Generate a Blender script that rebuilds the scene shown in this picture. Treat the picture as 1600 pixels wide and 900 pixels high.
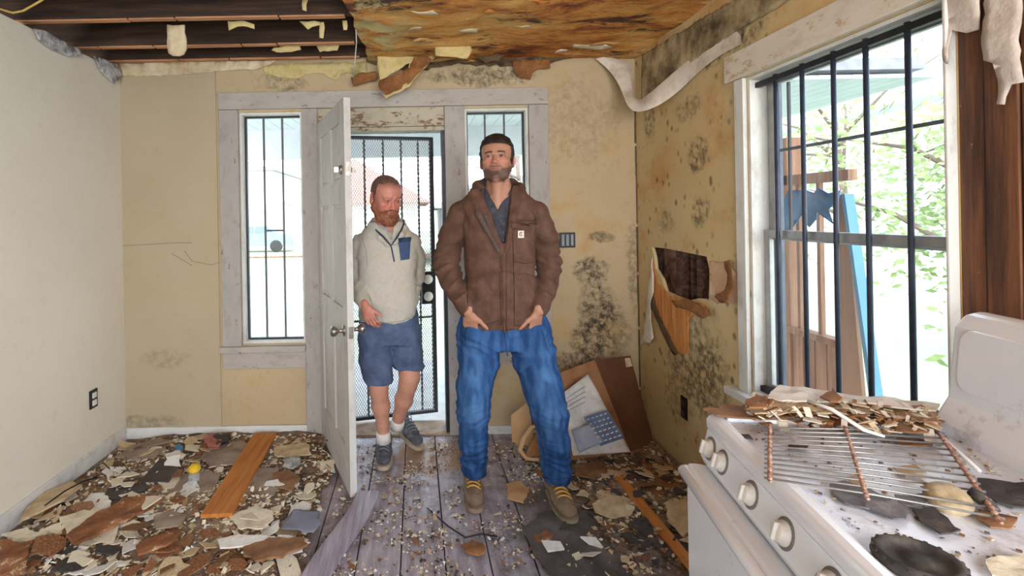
import bpy, bmesh, math, random
import numpy as np
from mathutils import Vector, Matrix, noise as mn
from mathutils.geometry import delaunay_2d_cdt

for o in list(bpy.data.objects): bpy.data.objects.remove(o)
S = bpy.context.scene
C = S.collection
# ---------------------------------------------------------------- camera
F, CX, CY, ROLL, H = 775.0, 650.0, 337.0, 0.018, 1.45
cd = bpy.data.cameras.new('camera'); cam = bpy.data.objects.new('camera', cd); C.objects.link(cam)
cd.sensor_width = 36; cd.lens = F / 1600 * 36
cd.shift_x = (800 - CX) / 1600; cd.shift_y = -(450 - CY) / 1600
cd.clip_start = .02
cr, sr = math.cos(ROLL), math.sin(ROLL)
cam.matrix_world = Matrix(((cr, sr, 0, 0), (0, 0, -1, 0), (-sr, cr, 0, H), (0, 0, 0, 1)))
S.camera = cam
# ---------------------------------------------------------------- sky, sun, added fill lamps, exposure
w = bpy.data.worlds.new('sky'); S.world = w; w.use_nodes = True
wn, wl = w.node_tree.nodes, w.node_tree.links
bg = wn['Background']; tc = wn.new('ShaderNodeTexCoord'); sp = wn.new('ShaderNodeSeparateXYZ'); rp = wn.new('ShaderNodeValToRGB')
wl.new(tc.outputs['Generated'], sp.inputs[0]); wl.new(sp.outputs['Z'], rp.inputs[0])
rp.color_ramp.elements[0].color = (1, 1, 1, 1); rp.color_ramp.elements[0].position = .05
rp.color_ramp.elements[1].color = (.50, .72, 1, 1); rp.color_ramp.elements[1].position = .75
wl.new(rp.outputs[0], bg.inputs[0]); bg.inputs[1].default_value = 4.9
sd = bpy.data.lights.new('sun', 'SUN'); sd.energy = 2.5; sd.angle = math.radians(6); sd.color = (1, .96, .9)
sun = bpy.data.objects.new('sun', sd); C.objects.link(sun); sun.location = (0, 0, 9)
sun.rotation_euler = Vector((.25, .75, -.8)).to_track_quat('-Z', 'Y').to_euler()
def area(name, loc, tgt, sx, sy, e, col=(1, 1, 1)):
    d = bpy.data.lights.new(name, 'AREA'); d.shape = 'RECTANGLE'; d.size = sx; d.size_y = sy; d.energy = e; d.color = col
    o = bpy.data.objects.new(name, d); C.objects.link(o); o.location = loc
    o.rotation_euler = (Vector(tgt) - Vector(loc)).to_track_quat('-Z', 'Y').to_euler()
area('rear_fill', (.2, -2.1, 1.6), (-.3, 3, 1.0), 1.8, 1.4, 36, (1, 1, 1))  # unseen area lamp added as interior fill; the window behind it is assumed
area('left_wall_fill', (1.38, -.75, 1.65), (-1.94, 1.9, 1.1), 1.0, 1.2, 46, (.99, 1, 1))  # unseen fill lamp added to brighten the left wall; no window stands here
S.view_settings.view_transform = 'Standard'; S.view_settings.look = 'None'
S.view_settings.gamma = 1; S.view_settings.use_curve_mapping = False
S.view_settings.exposure = 0.36
# ---------------------------------------------------------------- geometry of the picture
def at(px, py, Y):
    u, v = px - CX, CY - py
    return Vector(((u*cr + v*sr)/F*Y, Y, (-u*sr + v*cr)/F*Y + H))
def onz(px, py, z=0.):
    u, v = px - CX, CY - py
    return at(px, py, (z - H)*F/(-u*sr + v*cr))
def onx(px, py, X):
    u, v = px - CX, CY - py
    return at(px, py, X*F/(u*cr + v*sr))
YB, XL, XR, ZC, YR = 3.285, -1.94, 1.466, 2.47, -2.2
# ---------------------------------------------------------------- materials
def lin(c):
    c = [x/255 for x in c]
    return tuple(x/12.92 if x <= .04045 else ((x+.055)/1.055)**2.4 for x in c) + (1.,)
class Mat:
    def __init__(s, name, rough=.8, metal=0, spec=.4, world=False):
        s.m = bpy.data.materials.new(name); s.m.use_nodes = True
        s.n, s.l = s.m.node_tree.nodes, s.m.node_tree.links
        s.b = s.n['Principled BSDF']; s.b.inputs['Roughness'].default_value = rough
        s.b.inputs['Metallic'].default_value = metal; s.b.inputs['Specular IOR Level'].default_value = spec
        if world: s.vec = s.n.new('ShaderNodeNewGeometry').outputs['Position']
        else: s.vec = s.n.new('ShaderNodeTexCoord').outputs['Object']
        s.c = None
    def inp(s, sock, v):
        if hasattr(v, 'is_linked') or isinstance(v, bpy.types.NodeSocket): s.l.new(v, sock)
        else: sock.default_value = v
    def map(s, scale=(1, 1, 1), loc=(0, 0, 0), rot=(0, 0, 0), vec=None):
        n = s.n.new('ShaderNodeMapping'); s.l.new(vec or s.vec, n.inputs[0])
        n.inputs['Scale'].default_value = scale; n.inputs['Location'].default_value = loc; n.inputs['Rotation'].default_value = rot
        return n.outputs[0]
    def noise(s, sc=5, det=5, ro=.6, vec=None, dist=0):
        n = s.n.new('ShaderNodeTexNoise'); s.l.new(vec or s.vec, n.inputs['Vector'])
        n.inputs['Scale'].default_value = sc; n.inputs['Detail'].default_value = det
        n.inputs['Roughness'].default_value = ro; n.inputs['Distortion'].default_value = dist
        return n.outputs[0]
    def vor(s, sc=5, vec=None, feat='F1', out='Distance'):
        n = s.n.new('ShaderNodeTexVoronoi'); n.feature = feat; s.l.new(vec or s.vec, n.inputs['Vector']); n.inputs['Scale'].default_value = sc
        return n.outputs[out]
    def ramp(s, f, stops, interp='LINEAR'):
        n = s.n.new('ShaderNodeValToRGB'); s.l.new(f, n.inputs[0]); n.color_ramp.interpolation = interp
        e = n.color_ramp.elements
        while len(e) < len(stops): e.new(.5)
        for i, (p, c) in enumerate(stops):
            e[i].position = p; e[i].color = lin(c) if isinstance(c, tuple) else (c, c, c, 1)
        return n.outputs[0]
    def mask(s, f, a, b): return s.ramp(f, [(a, 0.), (b, 1.)])
    def math(s, op, a, b=0., clamp=False):
        n = s.n.new('ShaderNodeMath'); n.operation = op; n.use_clamp = clamp; s.inp(n.inputs[0], a); s.inp(n.inputs[1], b); return n.outputs[0]
    def mix(s, f, a, b):
        n = s.n.new('ShaderNodeMix'); n.data_type = 'RGBA'; s.inp(n.inputs[0], f)
        s.inp(n.inputs[6], lin(a) if isinstance(a, tuple) else a); s.inp(n.inputs[7], lin(b) if isinstance(b, tuple) else b)
        return n.outputs[2]
    def spot(s, c, r, grow=.5):
        """1 inside an irregular blotch of half sizes r round the point c"""
        v = s.map(tuple(1/x for x in r), tuple(-a/x for a, x in zip(c, r)))
        n = s.n.new('ShaderNodeVectorMath'); n.operation = 'LENGTH'; s.l.new(v, n.inputs[0])
        return s.math('SUBTRACT', 1., n.outputs['Value'], True)
    def over(s, f, col): s.c = s.mix(f, s.c, col); return s
    def done(s, bump=.3, bs=20, bh=None, dist=.01):
        s.l.new(s.c, s.b.inputs['Base Color'])
        if bump:
            n = s.n.new('ShaderNodeBump'); n.inputs['Strength'].default_value = bump; n.inputs['Distance'].default_value = dist
            s.l.new(bh if bh is not None else s.noise(bs, 6), n.inputs['Height']); s.l.new(n.outputs[0], s.b.inputs['Normal'])
        return s.m
def mat(name, stops, sc=6, rough=.8, bump=.3, bs=25, metal=0, stretch=None, world=False, spec=.4, dist=.01, det=6):
    m = Mat(name, rough, metal, spec, world); v = m.map(stretch) if stretch else None
    k = len(stops)
    if isinstance(stops[0], int): m.c = m.ramp(m.noise(sc, det, vec=v), [(.3, tuple(max(0, x*.93) for x in stops)), (.7, tuple(min(255, x*1.06) for x in stops))])
    else: m.c = m.ramp(m.noise(sc, det, .65, vec=v), [(.32 + .36*i/(k-1), c) for i, c in enumerate(stops)])
    return m.done(bump, bs, None if not stretch else m.noise(bs, 6, vec=v), dist)
# ---------------------------------------------------------------- objects
def link(name, me, mat_=None, parent=None):
    if mat_ is not None and not me.materials:
        for m in (mat_ if isinstance(mat_, (list, tuple)) else [mat_]): me.materials.append(m)
    o = bpy.data.objects.new(name, me); C.objects.link(o)
    if parent is not None: o.parent = parent
    return o
def wloc(o):
    v = Vector((0, 0, 0))
    while o is not None: v += o.location; o = o.parent
    return v
def tag(o, label=None, cat=None, group=None, kind=None):
    if label: o['label'] = label
    if cat: o['category'] = cat
    if group: o['group'] = group
    if kind: o['kind'] = kind
    return o
def thing(name, loc, label=None, cat=None, group=None, kind=None):
    o = bpy.data.objects.new(name, None); C.objects.link(o); o.location = loc; o.empty_display_size = .05
    return tag(o, label, cat, group, kind)
class MB:
    def __init__(s): s.v = []; s.f = []; s.mi = []
    def add(s, vs, fs, m=0):
        k = len(s.v); s.v += [tuple(v) for v in vs]; s.f += [tuple(i+k for i in f) for f in fs]; s.mi += [m]*len(fs); return s
    def box(s, a, b, m=0):
        (x0, y0, z0), (x1, y1, z1) = a, b
        return s.add([(x, y, z) for x in (x0, x1) for y in (y0, y1) for z in (z0, z1)],
            [(0, 1, 3, 2), (4, 6, 7, 5), (0, 4, 5, 1), (2, 3, 7, 6), (0, 2, 6, 4), (1, 5, 7, 3)], m)
    def obox(s, c, ex, ey, ez, m=0):
        """box round c with half-axis vectors"""
        c, ex, ey, ez = map(Vector, (c, ex, ey, ez))
        return s.add([c+ex*i+ey*j+ez*k for i in (-1, 1) for j in (-1, 1) for k in (-1, 1)],
            [(0, 1, 3, 2), (4, 6, 7, 5), (0, 4, 5, 1), (2, 3, 7, 6), (0, 2, 6, 4), (1, 5, 7, 3)], m)
    def bar(s, a, b, wd, hd, up=(0, 0, 1), m=0):
        a, b = Vector(a), Vector(b); d = b-a; L = d.length; d.normalize(); sd_ = d.cross(Vector(up))
        if sd_.length < 1e-4: sd_ = Vector((1, 0, 0))
        sd_.normalize(); u = sd_.cross(d)
        return s.obox((a+b)/2, d*L/2, sd_*wd/2, u*hd/2, m)
    def tube(s, pts, r, n=8, m=0, caps=True):
        pts = [Vector(p) for p in pts]; rs = r if isinstance(r, (list, tuple)) else [r]*len(pts)
        vs = []; fs = []; ref = None
        for i, p in enumerate(pts):
            d = (pts[min(i+1, len(pts)-1)] - pts[max(i-1, 0)]).normalized()
            if ref is None:
                ref = d.orthogonal().normalized()
            ref = (ref - d*ref.dot(d)).normalized(); q = d.cross(ref)
            for k in range(n):
                a = 2*math.pi*k/n; vs.append(p + (ref*math.cos(a) + q*math.sin(a))*rs[i])
        for i in range(len(pts)-1):
            for k in range(n): fs.append((i*n+k, i*n+(k+1) % n, (i+1)*n+(k+1) % n, (i+1)*n+k))
        if caps: fs += [tuple(range(n-1, -1, -1)), tuple(range((len(pts)-1)*n, len(pts)*n))]
        return s.add(vs, fs, m)
    def lathe(s, o, ax, prof, n=24, m=0):
        """prof: (radius, height along ax)"""
        o, ax = Vector(o), Vector(ax).normalized(); e1 = ax.orthogonal().normalized(); e2 = ax.cross(e1)
        vs = []; fs = []
        for r, h in prof:
            for k in range(n):
                a = 2*math.pi*k/n; vs.append(o + ax*h + (e1*math.cos(a)+e2*math.sin(a))*max(r, 1e-5))
        for i in range(len(prof)-1):
            for k in range(n): fs.append((i*n+k, i*n+(k+1) % n, (i+1)*n+(k+1) % n, (i+1)*n+k))
        fs += [tuple(range(n-1, -1, -1)), tuple(range((len(prof)-1)*n, len(prof)*n))]
        return s.add(vs, fs, m)
    def build(s, name, mat_, parent=None, bevel=0, smooth=False, origin='base', fix=True):
        v = np.array(s.v)
        if parent is not None: off = np.array(wloc(parent))
        elif origin == 'base': off = np.array([(v[:, 0].min()+v[:, 0].max())/2, (v[:, 1].min()+v[:, 1].max())/2, v[:, 2].min()])
        else: off = np.zeros(3)
        me = bpy.data.meshes.new(name); me.from_pydata([tuple(p) for p in v-off], [], s.f)
        if fix or bevel:
            bm = bmesh.new(); bm.from_mesh(me)
            for i, f in enumerate(bm.faces): f.material_index = s.mi[i] if i < len(s.mi) else 0
            bmesh.ops.recalc_face_normals(bm, faces=bm.faces)
            if bevel:
                ed = [e for e in bm.edges if len(e.link_faces) == 2 and e.calc_face_angle(0) > .6]
                bmesh.ops.bevel(bm, geom=ed, offset=bevel, segments=2, affect='EDGES', profile=.5)
            bm.to_mesh(me); bm.free()
        if smooth:
            me.polygons.foreach_set('use_smooth', [True]*len(me.polygons))
        o = link(name, me, mat_, parent)
        if parent is None: o.location = Vector(off)
        return o
def inside(p, poly):
    x, y = p; r = False; j = len(poly)-1
    for i in range(len(poly)):
        xi, yi = poly[i]; xj, yj = poly[j]
        if (yi > y) != (yj > y) and x < (xj-xi)*(y-yi)/(yj-yi)+xi: r = not r
        j = i
    return r
def refine(poly, res, jit, rnd):
    out = []
    for i in range(len(poly)):
        a, b = Vector(poly[i]), Vector(poly[(i+1) % len(poly)]); L = (b-a).length; n = max(1, int(L/res))
        for k in range(n):
            p = a.lerp(b, k/n)
            if k or True:
                p = p + Vector((rnd.uniform(-jit, jit), rnd.uniform(-jit, jit)))
            out.append(p)
    return out
def sheet(mb, poly, fn, th, res=.03, jit=0., holes=(), seed=1, m=0, rawhole=False):
    """irregular sheet: polygon in the plane, fn(a, b, h) -> world, thickness th"""
    rnd = random.Random(seed)
    loops = [refine(poly, res, jit, rnd)] + [refine(h, res if not rawhole else 9, jit if not rawhole else 0, rnd) for h in holes]
    vs = []; ed = []
    for lp in loops:
        k = len(vs); vs += lp; ed += [(k+i, k+(i+1) % len(lp)) for i in range(len(lp))]
    xs = [p[0] for p in loops[0]]; ys = [p[1] for p in loops[0]]
    P = [tuple(p) for p in loops[0]]; HL = [[tuple(p) for p in l] for l in loops[1:]]
    nx, ny = int((max(xs)-min(xs))/res), int((max(ys)-min(ys))/res)
    for i in range(1, nx+1):
        for j in range(1, ny+1):
            q = (min(xs)+i*res+rnd.uniform(-.2, .2)*res, min(ys)+j*res+rnd.uniform(-.2, .2)*res)
            if inside(q, P) and not any(inside(q, h) for h in HL): vs.append(Vector(q))
    V, E, Fc, *_ = delaunay_2d_cdt(vs, ed, [], 0, 1e-5)
    tri = []
    for f in Fc:
        c = sum((V[i] for i in f), Vector((0, 0)))/len(f); c = (c[0], c[1])
        if inside(c, P) and not any(inside(c, h) for h in HL): tri.append(tuple(f))
    n = len(V); top = [fn(p[0], p[1], th) for p in V]; bot = [fn(p[0], p[1], 0) for p in V]
    cnt = {}
    for f in tri:
        for a, b in zip(f, f[1:]+f[:1]): cnt[(a, b)] = 1
    side = [(a, b, b+n, a+n) for (a, b) in cnt if (b, a) not in cnt]
    mb.add(top+bot, tri + [tuple(i+n for i in reversed(f)) for f in tri] + side, m)
    return mb
def nz(p, s=1., o=0): return mn.noise(Vector((p[0]*s+o, p[1]*s+o*.7, (p[2] if len(p) > 2 else 0)*s)))
# ================================================================ materials of the setting
def wallmat(name, a, b, spots=(), mold=(58, 50, 42), dirt=(140, 120, 85), small=.0, streak=None, yellow=None, strips=False):
    m = Mat(name, .75, world=True, spec=.25)
    m.c = m.ramp(m.noise(1.6, 5, .55), [(.3, a), (.7, b)])
    if yellow: m.over(m.mask(m.noise(3.2, 8, .7), .52, .7), yellow)
    m.over(m.math('MULTIPLY', m.mask(m.noise(13, 8, .75), .56, .72), .35), dirt)
    big = m.noise(26, 8, .72, dist=.4); cell = m.noise(9, 6, .7)
    for c, r, k in spots:
        f = m.math('MULTIPLY', m.spot(c, r), 1.5, True)
        f = m.math('ADD', f, m.math('MULTIPLY', m.math('SUBTRACT', cell, .5), 1.6))
        f = m.math('MULTIPLY', m.mask(f, .35, .75), m.mask(big, .40, .60))
        m.over(m.math('MULTIPLY', f, k), mold)
    if small:
        v = m.vor(17, vec=m.map((1, 1, .75))); g = m.mask(m.noise(4.1, 3), .46, .56)
        d = m.math('MULTIPLY', m.ramp(v, [(.14, 1.), (.30, 0.)]), g)
        m.over(m.math('MULTIPLY', d, small), (98, 84, 60))
    return m.done(.25, 60, dist=.004)
W_LEFT = wallmat('cream_wall_paint', (224, 218, 204), (231, 226, 213), dirt=(200, 190, 168))
def bw(px, py): return tuple(at(px, py, YB))
W_BACK = wallmat('stained_cream_wall_paint', (182, 162, 128), (193, 176, 145),
    [(bw(925, 425), (.18, .3, .14), .9), (bw(935, 480), (.2, .3, .22), .85), (bw(925, 535), (.22, .3, .2), .9), (bw(900, 565), (.25, .3, .10), .8), (bw(955, 520), (.18, .3, .3), .5),
     (bw(995, 420), (.10, .3, .5), .5), (bw(445, 125), (.22, .3, .12), .6), (bw(760, 120), (.5, .3, .10), .7), (bw(940, 370), (.12, .3, .05), .7), (bw(900, 190), (.4, .3, .4), .22), (bw(415, 560), (.2, .3, .08), .5)],
    yellow=(188, 156, 104), dirt=(150, 122, 82))
def rw(px, py): return tuple(onx(px, py, XR))
W_RIGHT = wallmat('mouldy_wall_paint', (210, 192, 148), (204, 174, 122),
    [(rw(1085, 560), (.3, .36, .42), .6), (rw(1110, 600), (.3, .26, .3), .6), (rw(1060, 600), (.3, .25, .35), .5), (rw(1090, 240), (.3, .13, .15), .8), (rw(1095, 330), (.3, .12, .13), .75), (rw(1040, 345), (.3, .15, .1), .5),
     (rw(1075, 170), (.3, .2, .1), .5), (rw(1120, 70), (.3, .5, .14), .85), (rw(1015, 170), (.3, .12, .35), .6), (rw(1050, 95), (.3, .3, .12), .8)],
    yellow=(196, 152, 94), dirt=(148, 116, 74), small=.75)
m = Mat('rotten_ceiling_board', .7, world=True)
v = m.map((.62, 1.8, 1), rot=(0, 0, .2)); f = m.noise(2.3, 12, .78, vec=v, dist=.25)
m.c = m.ramp(f, [(.32, (82, 38, 14)), (.42, (158, 84, 30)), (.49, (222, 146, 58)), (.60, (238, 186, 104)), (.74, (226, 196, 142))])
m.over(m.mask(m.noise(3.1, 10, .78, vec=v), .53, .59), (78, 40, 18))
m.over(m.math('MULTIPLY', m.mask(m.noise(7, 9, .78, vec=m.map((.7, 1.5, 1), (3, 1, 0))), .60, .66), .8), (232, 210, 166))
g = m.spot((-.25, 2.3, ZC), (.34, 1.8, 1)); m.over(m.math('MULTIPLY', m.math('MULTIPLY', g, 1.6, True), m.mask(m.noise(5, 9, .75), .46, .54)), (214, 196, 136))
M_CEIL = m.done(1, 9, m.noise(5, 10, .75, vec=v), .06)
def wood(name, stops, sc=3, ax=0, rough=.75, bump=.4, world=False, k=14):
    st = [k, k, k]; st[ax] = 1
    return mat(name, stops, sc, rough, bump, sc*2, stretch=tuple(st), world=world, dist=.004)
M_JOIST = wood('old_dark_joist_wood', [(44, 32, 26), (62, 46, 36), (84, 62, 48)], 2.5, 0, .85)
M_JEDGE = wood('raw_joist_edge_wood', [(150, 104, 72), (188, 136, 98), (212, 166, 128)], 3, 0, .8)
M_DECK = wood('dark_roof_boards', [(28, 20, 18), (38, 28, 24), (52, 38, 32)], 2, 1, .9)
def paint(name, base, wear, amt=.60, dirt=(120, 108, 92), rough=.6, ax=2, world=True):
    m = Mat(name, rough, world=world, spec=.35); st = [1.7, 1.7, 1.7]; st[ax] = .8
    v = m.map(tuple(st)); m.c = m.ramp(m.noise(4, 6, .6, vec=v), [(.3, tuple(int(x*.93) for x in base)), (.7, base)])
    m.over(m.math('MULTIPLY', m.mask(m.noise(9, 8, .7, vec=v), .5, .75), .45), dirt)
    m.over(m.mask(m.noise(13, 9, .75, vec=v), amt, amt+.05), wear)
    return m.done(.4, 30, m.noise(13, 9, .75, vec=v), .006)
M_TRIM = paint('weathered_white_trim_paint', (176, 171, 166), (122, 106, 88), .60, dirt=(112, 102, 90))
M_TRIMH = paint('weathered_head_trim_paint', (182, 176, 168), (128, 112, 94), .59, ax=0, dirt=(116, 106, 92))
M_TRANS = paint('peeling_transom_paint', (188, 180, 160), (122, 96, 62), .54, ax=0)
M_CASR = paint('chalky_window_casing_paint', (228, 220, 204), (196, 172, 142), .55, dirt=(188, 164, 136), ax=1)
M_JAMB = paint('white_jamb_paint', (222, 222, 216), (180, 170, 150), .68)
M_BASE = paint('white_baseboard_paint', (226, 226, 224), (176, 160, 136), .66, ax=0)
M_DOOR = paint('aged_white_door_paint', (200, 198, 194), (132, 112, 84), .65)
M_DARKM = mat('dark_window_metal', [(38, 40, 46), (52, 55, 62)], 20, .45, .1, 60, metal=.3)
M_BLACK = mat('black_iron_bar', [(30, 32, 38), (48, 50, 58)], 14, .5, .15, 60, metal=.4)
M_ALU = mat('dull_aluminium', [(150, 152, 154), (184, 185, 184)], 12, .42, .1, 60, metal=.5)
M_MESH = mat('galvanised_mesh', [(120, 120, 126), (150, 150, 156)], 20, .6, 0, metal=.2)
M_CHROME = mat('tarnished_chrome', [(120, 112, 104), (178, 172, 166)], 18, .3, .05, metal=.9)
M_WHITEP = mat('white_plastic', (226, 226, 222), 9, .4, 0)
M_BLACKP = mat('black_plastic', (26, 26, 28), 9, .4, 0)
# floor planks
m = Mat('worn_lavender_grey_floor_paint', .38, world=True, spec=.5)
v = m.map((9, 1.1, 1)); m.c = m.ramp(m.noise(3, 8, .7, vec=v), [(.3, (112, 102, 106)), (.5, (156, 146, 152)), (.7, (186, 178, 186))])
m.over(m.mask(m.noise(7, 9, .72), .54, .66), (98, 82, 74))
m.over(m.mask(m.noise(17, 8, .7), .60, .66), (198, 190, 186))
c = onz(675, 712); m.over(m.mask(m.math('ADD', m.spot((c.x, c.y, 0), (.36, .34, 1)), m.math('MULTIPLY', m.math('SUBTRACT', m.noise(8, 6), .5), 1.2)), .25, .5), (152, 116, 80))
c = onz(1010, 830); m.over(m.math('MULTIPLY', m.mask(m.math('ADD', m.spot((c.x, c.y, 0), (.85, .9, 1)), m.math('MULTIPLY', m.math('SUBTRACT', m.noise(5, 6), .5), 1.4)), .15, .55), .85), (78, 68, 62))
c = onz(200, 800); m.over(m.math('MULTIPLY', m.mask(m.math('ADD', m.spot((c.x-.2, c.y+.1, 0), (1.5, 1.6, 1)), m.math('MULTIPLY', m.math('SUBTRACT', m.noise(6, 6), .5), 1.2)), .15, .4), .85), (92, 72, 58))
m.l.new(m.ramp(m.noise(11, 6), [(.4, .28), (.65, .7)]), m.b.inputs['Roughness'])
M_FLOOR = m.done(.35, 30, m.noise(26, 8, .7), .006)
M_SUB = mat('dark_subfloor', (40, 32, 28), 4, .9, .2)
# ================================================================ floor
fl = thing('floor', (0, 0, 0), kind='structure')
MB().box((XL-.1, YR, -.09), (XR+.1, YB+.12, -.026)).build('subfloor', M_SUB, fl)
x = -.09 - .187*11; rnd = random.Random(4)
while x < XR+.05:
    cuts = [YR, rnd.uniform(-.5, 1.2)] + ([rnd.uniform(2.2, 2.7)] if rnd.random() < .45 else []) + [YB+.1]
    for a, b in zip(cuts, cuts[1:]):
        dz = rnd.uniform(-.003, .002)
        x0, x1 = max(x+.0025, XL-.05), min(x+.187-.0025, XR+.05)
        if x1-x0 > .02: MB().box((x0, a+.002, -.025), (x1, b-.002, dz)).build('floor_plank', M_FLOOR, fl, bevel=.003)
    x += .187
# ================================================================ walls
M_DECK0 = mat('dark_eave_board', [(28, 20, 18), (44, 34, 30)], 4, .9, .2)
def Xb(px, py=340): return at(px, py, YB).x
def Zb(px, py): return at(px, py, YB).z
wzl, wzb = Zb(425, 175), Zb(425, 537)          # side windows top and bottom
A0, A1 = Xb(376), Xb(475)                      # left side window
D0, D1 = Xb(500), Xb(697)                      # doorway
B0, B1 = Xb(728), Xb(828)                      # right side window
DT = Zb(640, 197)
ZT = 2.86
def back(a, b, h): return Vector((a, YB+.12-h, b))
mb = MB(); rnd = random.Random(2)
top = [(XR+.12, ZT), (XL-.12, ZT)]
sheet(mb, [(XL-.12, -.09), (XR+.12, -.09)] + top, back, .12, .25, 0,
      holes=[[(A0, wzb), (A1, wzb), (A1, wzl), (A0, wzl)], [(D0, -.02), (D1, -.02), (D1, DT), (D0, DT)], [(B0, wzb), (B1, wzb), (B1, wzl), (B0, wzl)]], rawhole=True)
tag(mb.build('wall_back', W_BACK, origin=0), kind='structure')
# plasterboard seam and crack on the back wall
mb = MB()
sheet(mb, [(XL, -.0), (XL+1e-3, 0), (Xb(341), 0), (Xb(341), ZC-.02), (XL, ZC-.03)], lambda a, b, h: Vector((a, YB-h, b)), .008, .2, 0)
tag(mb.build('wall_back_board', wallmat('smooth_cream_wall_board', (186, 172, 146), (178, 163, 136), [(bw(260, 560), (.25, .3, .1), .25), (bw(215, 660), (.4, .3, .08), .4)], dirt=(164, 146, 112)), origin=0), kind='structure')
mb = MB(); M_CRACK = mat('dark_crack', (86, 74, 56), 9, .9, 0)
for pp in ([(192, 384), (230, 382), (262, 380), (300, 379)], [(288, 392), (300, 408), (330, 414), (343, 410)], [(268, 396), (300, 415)]):
    P = [at(x, y, YB-.0085) for x, y in pp]; mb.tube(P, .0012, 5)
tag(mb.build('wall_back_crack', M_CRACK), kind='structure')
def leftf(a, b, h): return Vector((XL-.12+h, a, b))
tag(sheet(MB(), [(YR-.1, -.09), (YB+.12, -.09), (YB+.12, ZC-.035), (YR-.1, ZC-.02)], leftf, .12, .5, 0).build('wall_left', W_LEFT, origin=0), kind='structure')
tag(MB().box((XL-.42, YR-.1, ZC-.3), (XL-.40, YB+.12, ZT)).build('wall_left_eave_board', M_DECK0, origin=0), kind='structure')
# right wall: window opening and a torn hole
WY0, WY1 = onx(1492, 250, XR).y, onx(1172, 400, XR).y
WZ1, WZ0 = (onx(1175, 113, XR).z + onx(1426, 21, XR).z)/2 - .0, onx(1172, 612, XR).z
print('window', WY0, WY1, WZ0, WZ1)
def rp_(px, py): q = onx(px, py, XR); return (q.y, q.z)
hole = [rp_(*p) for p in [(1018, 386), (1040, 388), (1104, 401), (1109, 425), (1107, 468), (1092, 466), (1075, 470), (1058, 463), (1040, 455), (1034, 436), (1024, 420), (1022, 402)]]
def rightf(a, b, h): return Vector((XR+.0+.02-h, a, b))
mb = MB()
sheet(mb, [(WY0-.011, -.09), (YB, -.09), (YB, ZT), (WY0-.011, ZT)], rightf, .02, .22, 0, holes=[[(WY0, WZ0), (WY1, WZ0), (WY1, WZ1), (WY0, WZ1)], hole], rawhole=True)
tag(mb.build('wall_right', W_RIGHT, origin=0), kind='structure')
M_SHEA = wood('dark_sheathing_boards', [(52, 34, 28), (84, 58, 48), (120, 92, 82)], 3, 1, .9)
mb = MB()
for z0, z1 in ((-.09, WZ0), (WZ1, ZT)): mb.box((XR+.12, .93, z0), (XR+.14, YB, z1))
mb.box((XR+.12, WY1, WZ0), (XR+.14, YB, WZ1)); mb.box((XR+.12, YR, -.09), (XR+.14, WY0, ZT))
tag(mb.build('wall_right_sheathing', M_SHEA, origin=0), kind='structure')
# exposed tall boards right of the window
m = Mat('exposed_red_brown_boards', .6, world=False, spec=.35)
v = m.map((14, 14, .9)); m.c = m.ramp(m.noise(1.8, 8, .65, vec=v), [(.3, (44, 30, 24)), (.45, (84, 54, 38)), (.58, (124, 80, 52)), (.7, (98, 62, 42))])
m.over(m.mask(m.noise(34, 5, .6, vec=m.map((1, 1, .5))), .69, .74), (190, 160, 128)); M_RBOARD = m.done(.5, 20, m.noise(2.5, 8, vec=v), .006)
wr = thing('wall_right_boards', (XR, WY0, 0), kind='structure')
y = WY0-.012
for k in range(20):
    wd = [.062, .075, .09, .085][k % 4]
    MB().box((XR-.004*(k % 2), y-wd+.003, -.05), (XR+.10, y, ZT)).build('wall_board', M_RBOARD, wr, bevel=.003)
    y -= wd
    if y < YR: break
# walls behind the camera, with a wide window opening, unseen and assumed from the light
mb = MB()
sheet(mb, [(XL-.12, -.09), (XR+.14, -.09), (XR+.14, ZT), (XL-.12, ZT)], lambda a, b, h: Vector((a, YR-.12+h, b)), .12, .6, 0,
      holes=[[(-1.6, .6), (1.3, .6), (1.3, 2.35), (-1.6, 2.35)]], rawhole=True)
tag(mb.build('wall_front', W_LEFT, origin=0), kind='structure')
# wooden sill plates under the joists, studs in the torn hole
mb = MB(); 
st = thing('wall_right_framing', (XR+.07, 2.6, 0), kind='structure')
for yy in (2.27, 2.44, 2.62, 2.83, 3.2): MB().box((XR+.022, yy-.02, -.05), (XR+.12, yy+.02, ZC)).build('stud', M_SHEA, st, bevel=.002)
# ================================================================ ceiling
ce = thing('ceiling', (0, 2, ZC), kind='structure')
edge = [(-.30, YB), (-.285, 3.0), (-.32, 2.75), (-.30, 2.5), (-.34, 2.3), (-.32, 2.0), (-.36, 1.7), (-.33, 1.4), (-.37, 1.1), (-.40, .4), (-.38, -.5), (-.42, YR)]
def cf(a, b, h):
    return Vector((a, b, ZC + .02 - h + (.022*nz((a, b, 0), 3.2, 5) + .012*nz((a, b, 2), 9, 1))*(1 if h > 0 else .3)))
mb = MB(); sheet(mb, edge + [(XR, YR), (XR, YB)], cf, .02, .05, .006, seed=3); mb.build('rotten_board', M_CEIL, ce, smooth=False)
for i, y in enumerate((3.235, 2.975, 2.57, 2.16, 1.75, 1.34, .93, .52, .1, -.3, -.7, -1.1, -1.5, -1.9)):
    MB().box((XL-.38, y-.022, ZC+.024), (XR, y+.022, ZC+.19)).build('joist', M_JOIST, ce, bevel=.004)
    if i < 6 :
        rnd = random.Random(i); mb = MB(); x = XL-.2
        while x < -.36:
            x2 = min(x+rnd.uniform(.2, .7), -.34)
            mb.box((x, y-.021+rnd.uniform(0, .006), ZC+.016), (x2-.01, y+.021-rnd.uniform(0, .01), ZC+.025)); x = x2
        mb.build('joist_edge_strip', M_JEDGE, ce)
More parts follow.
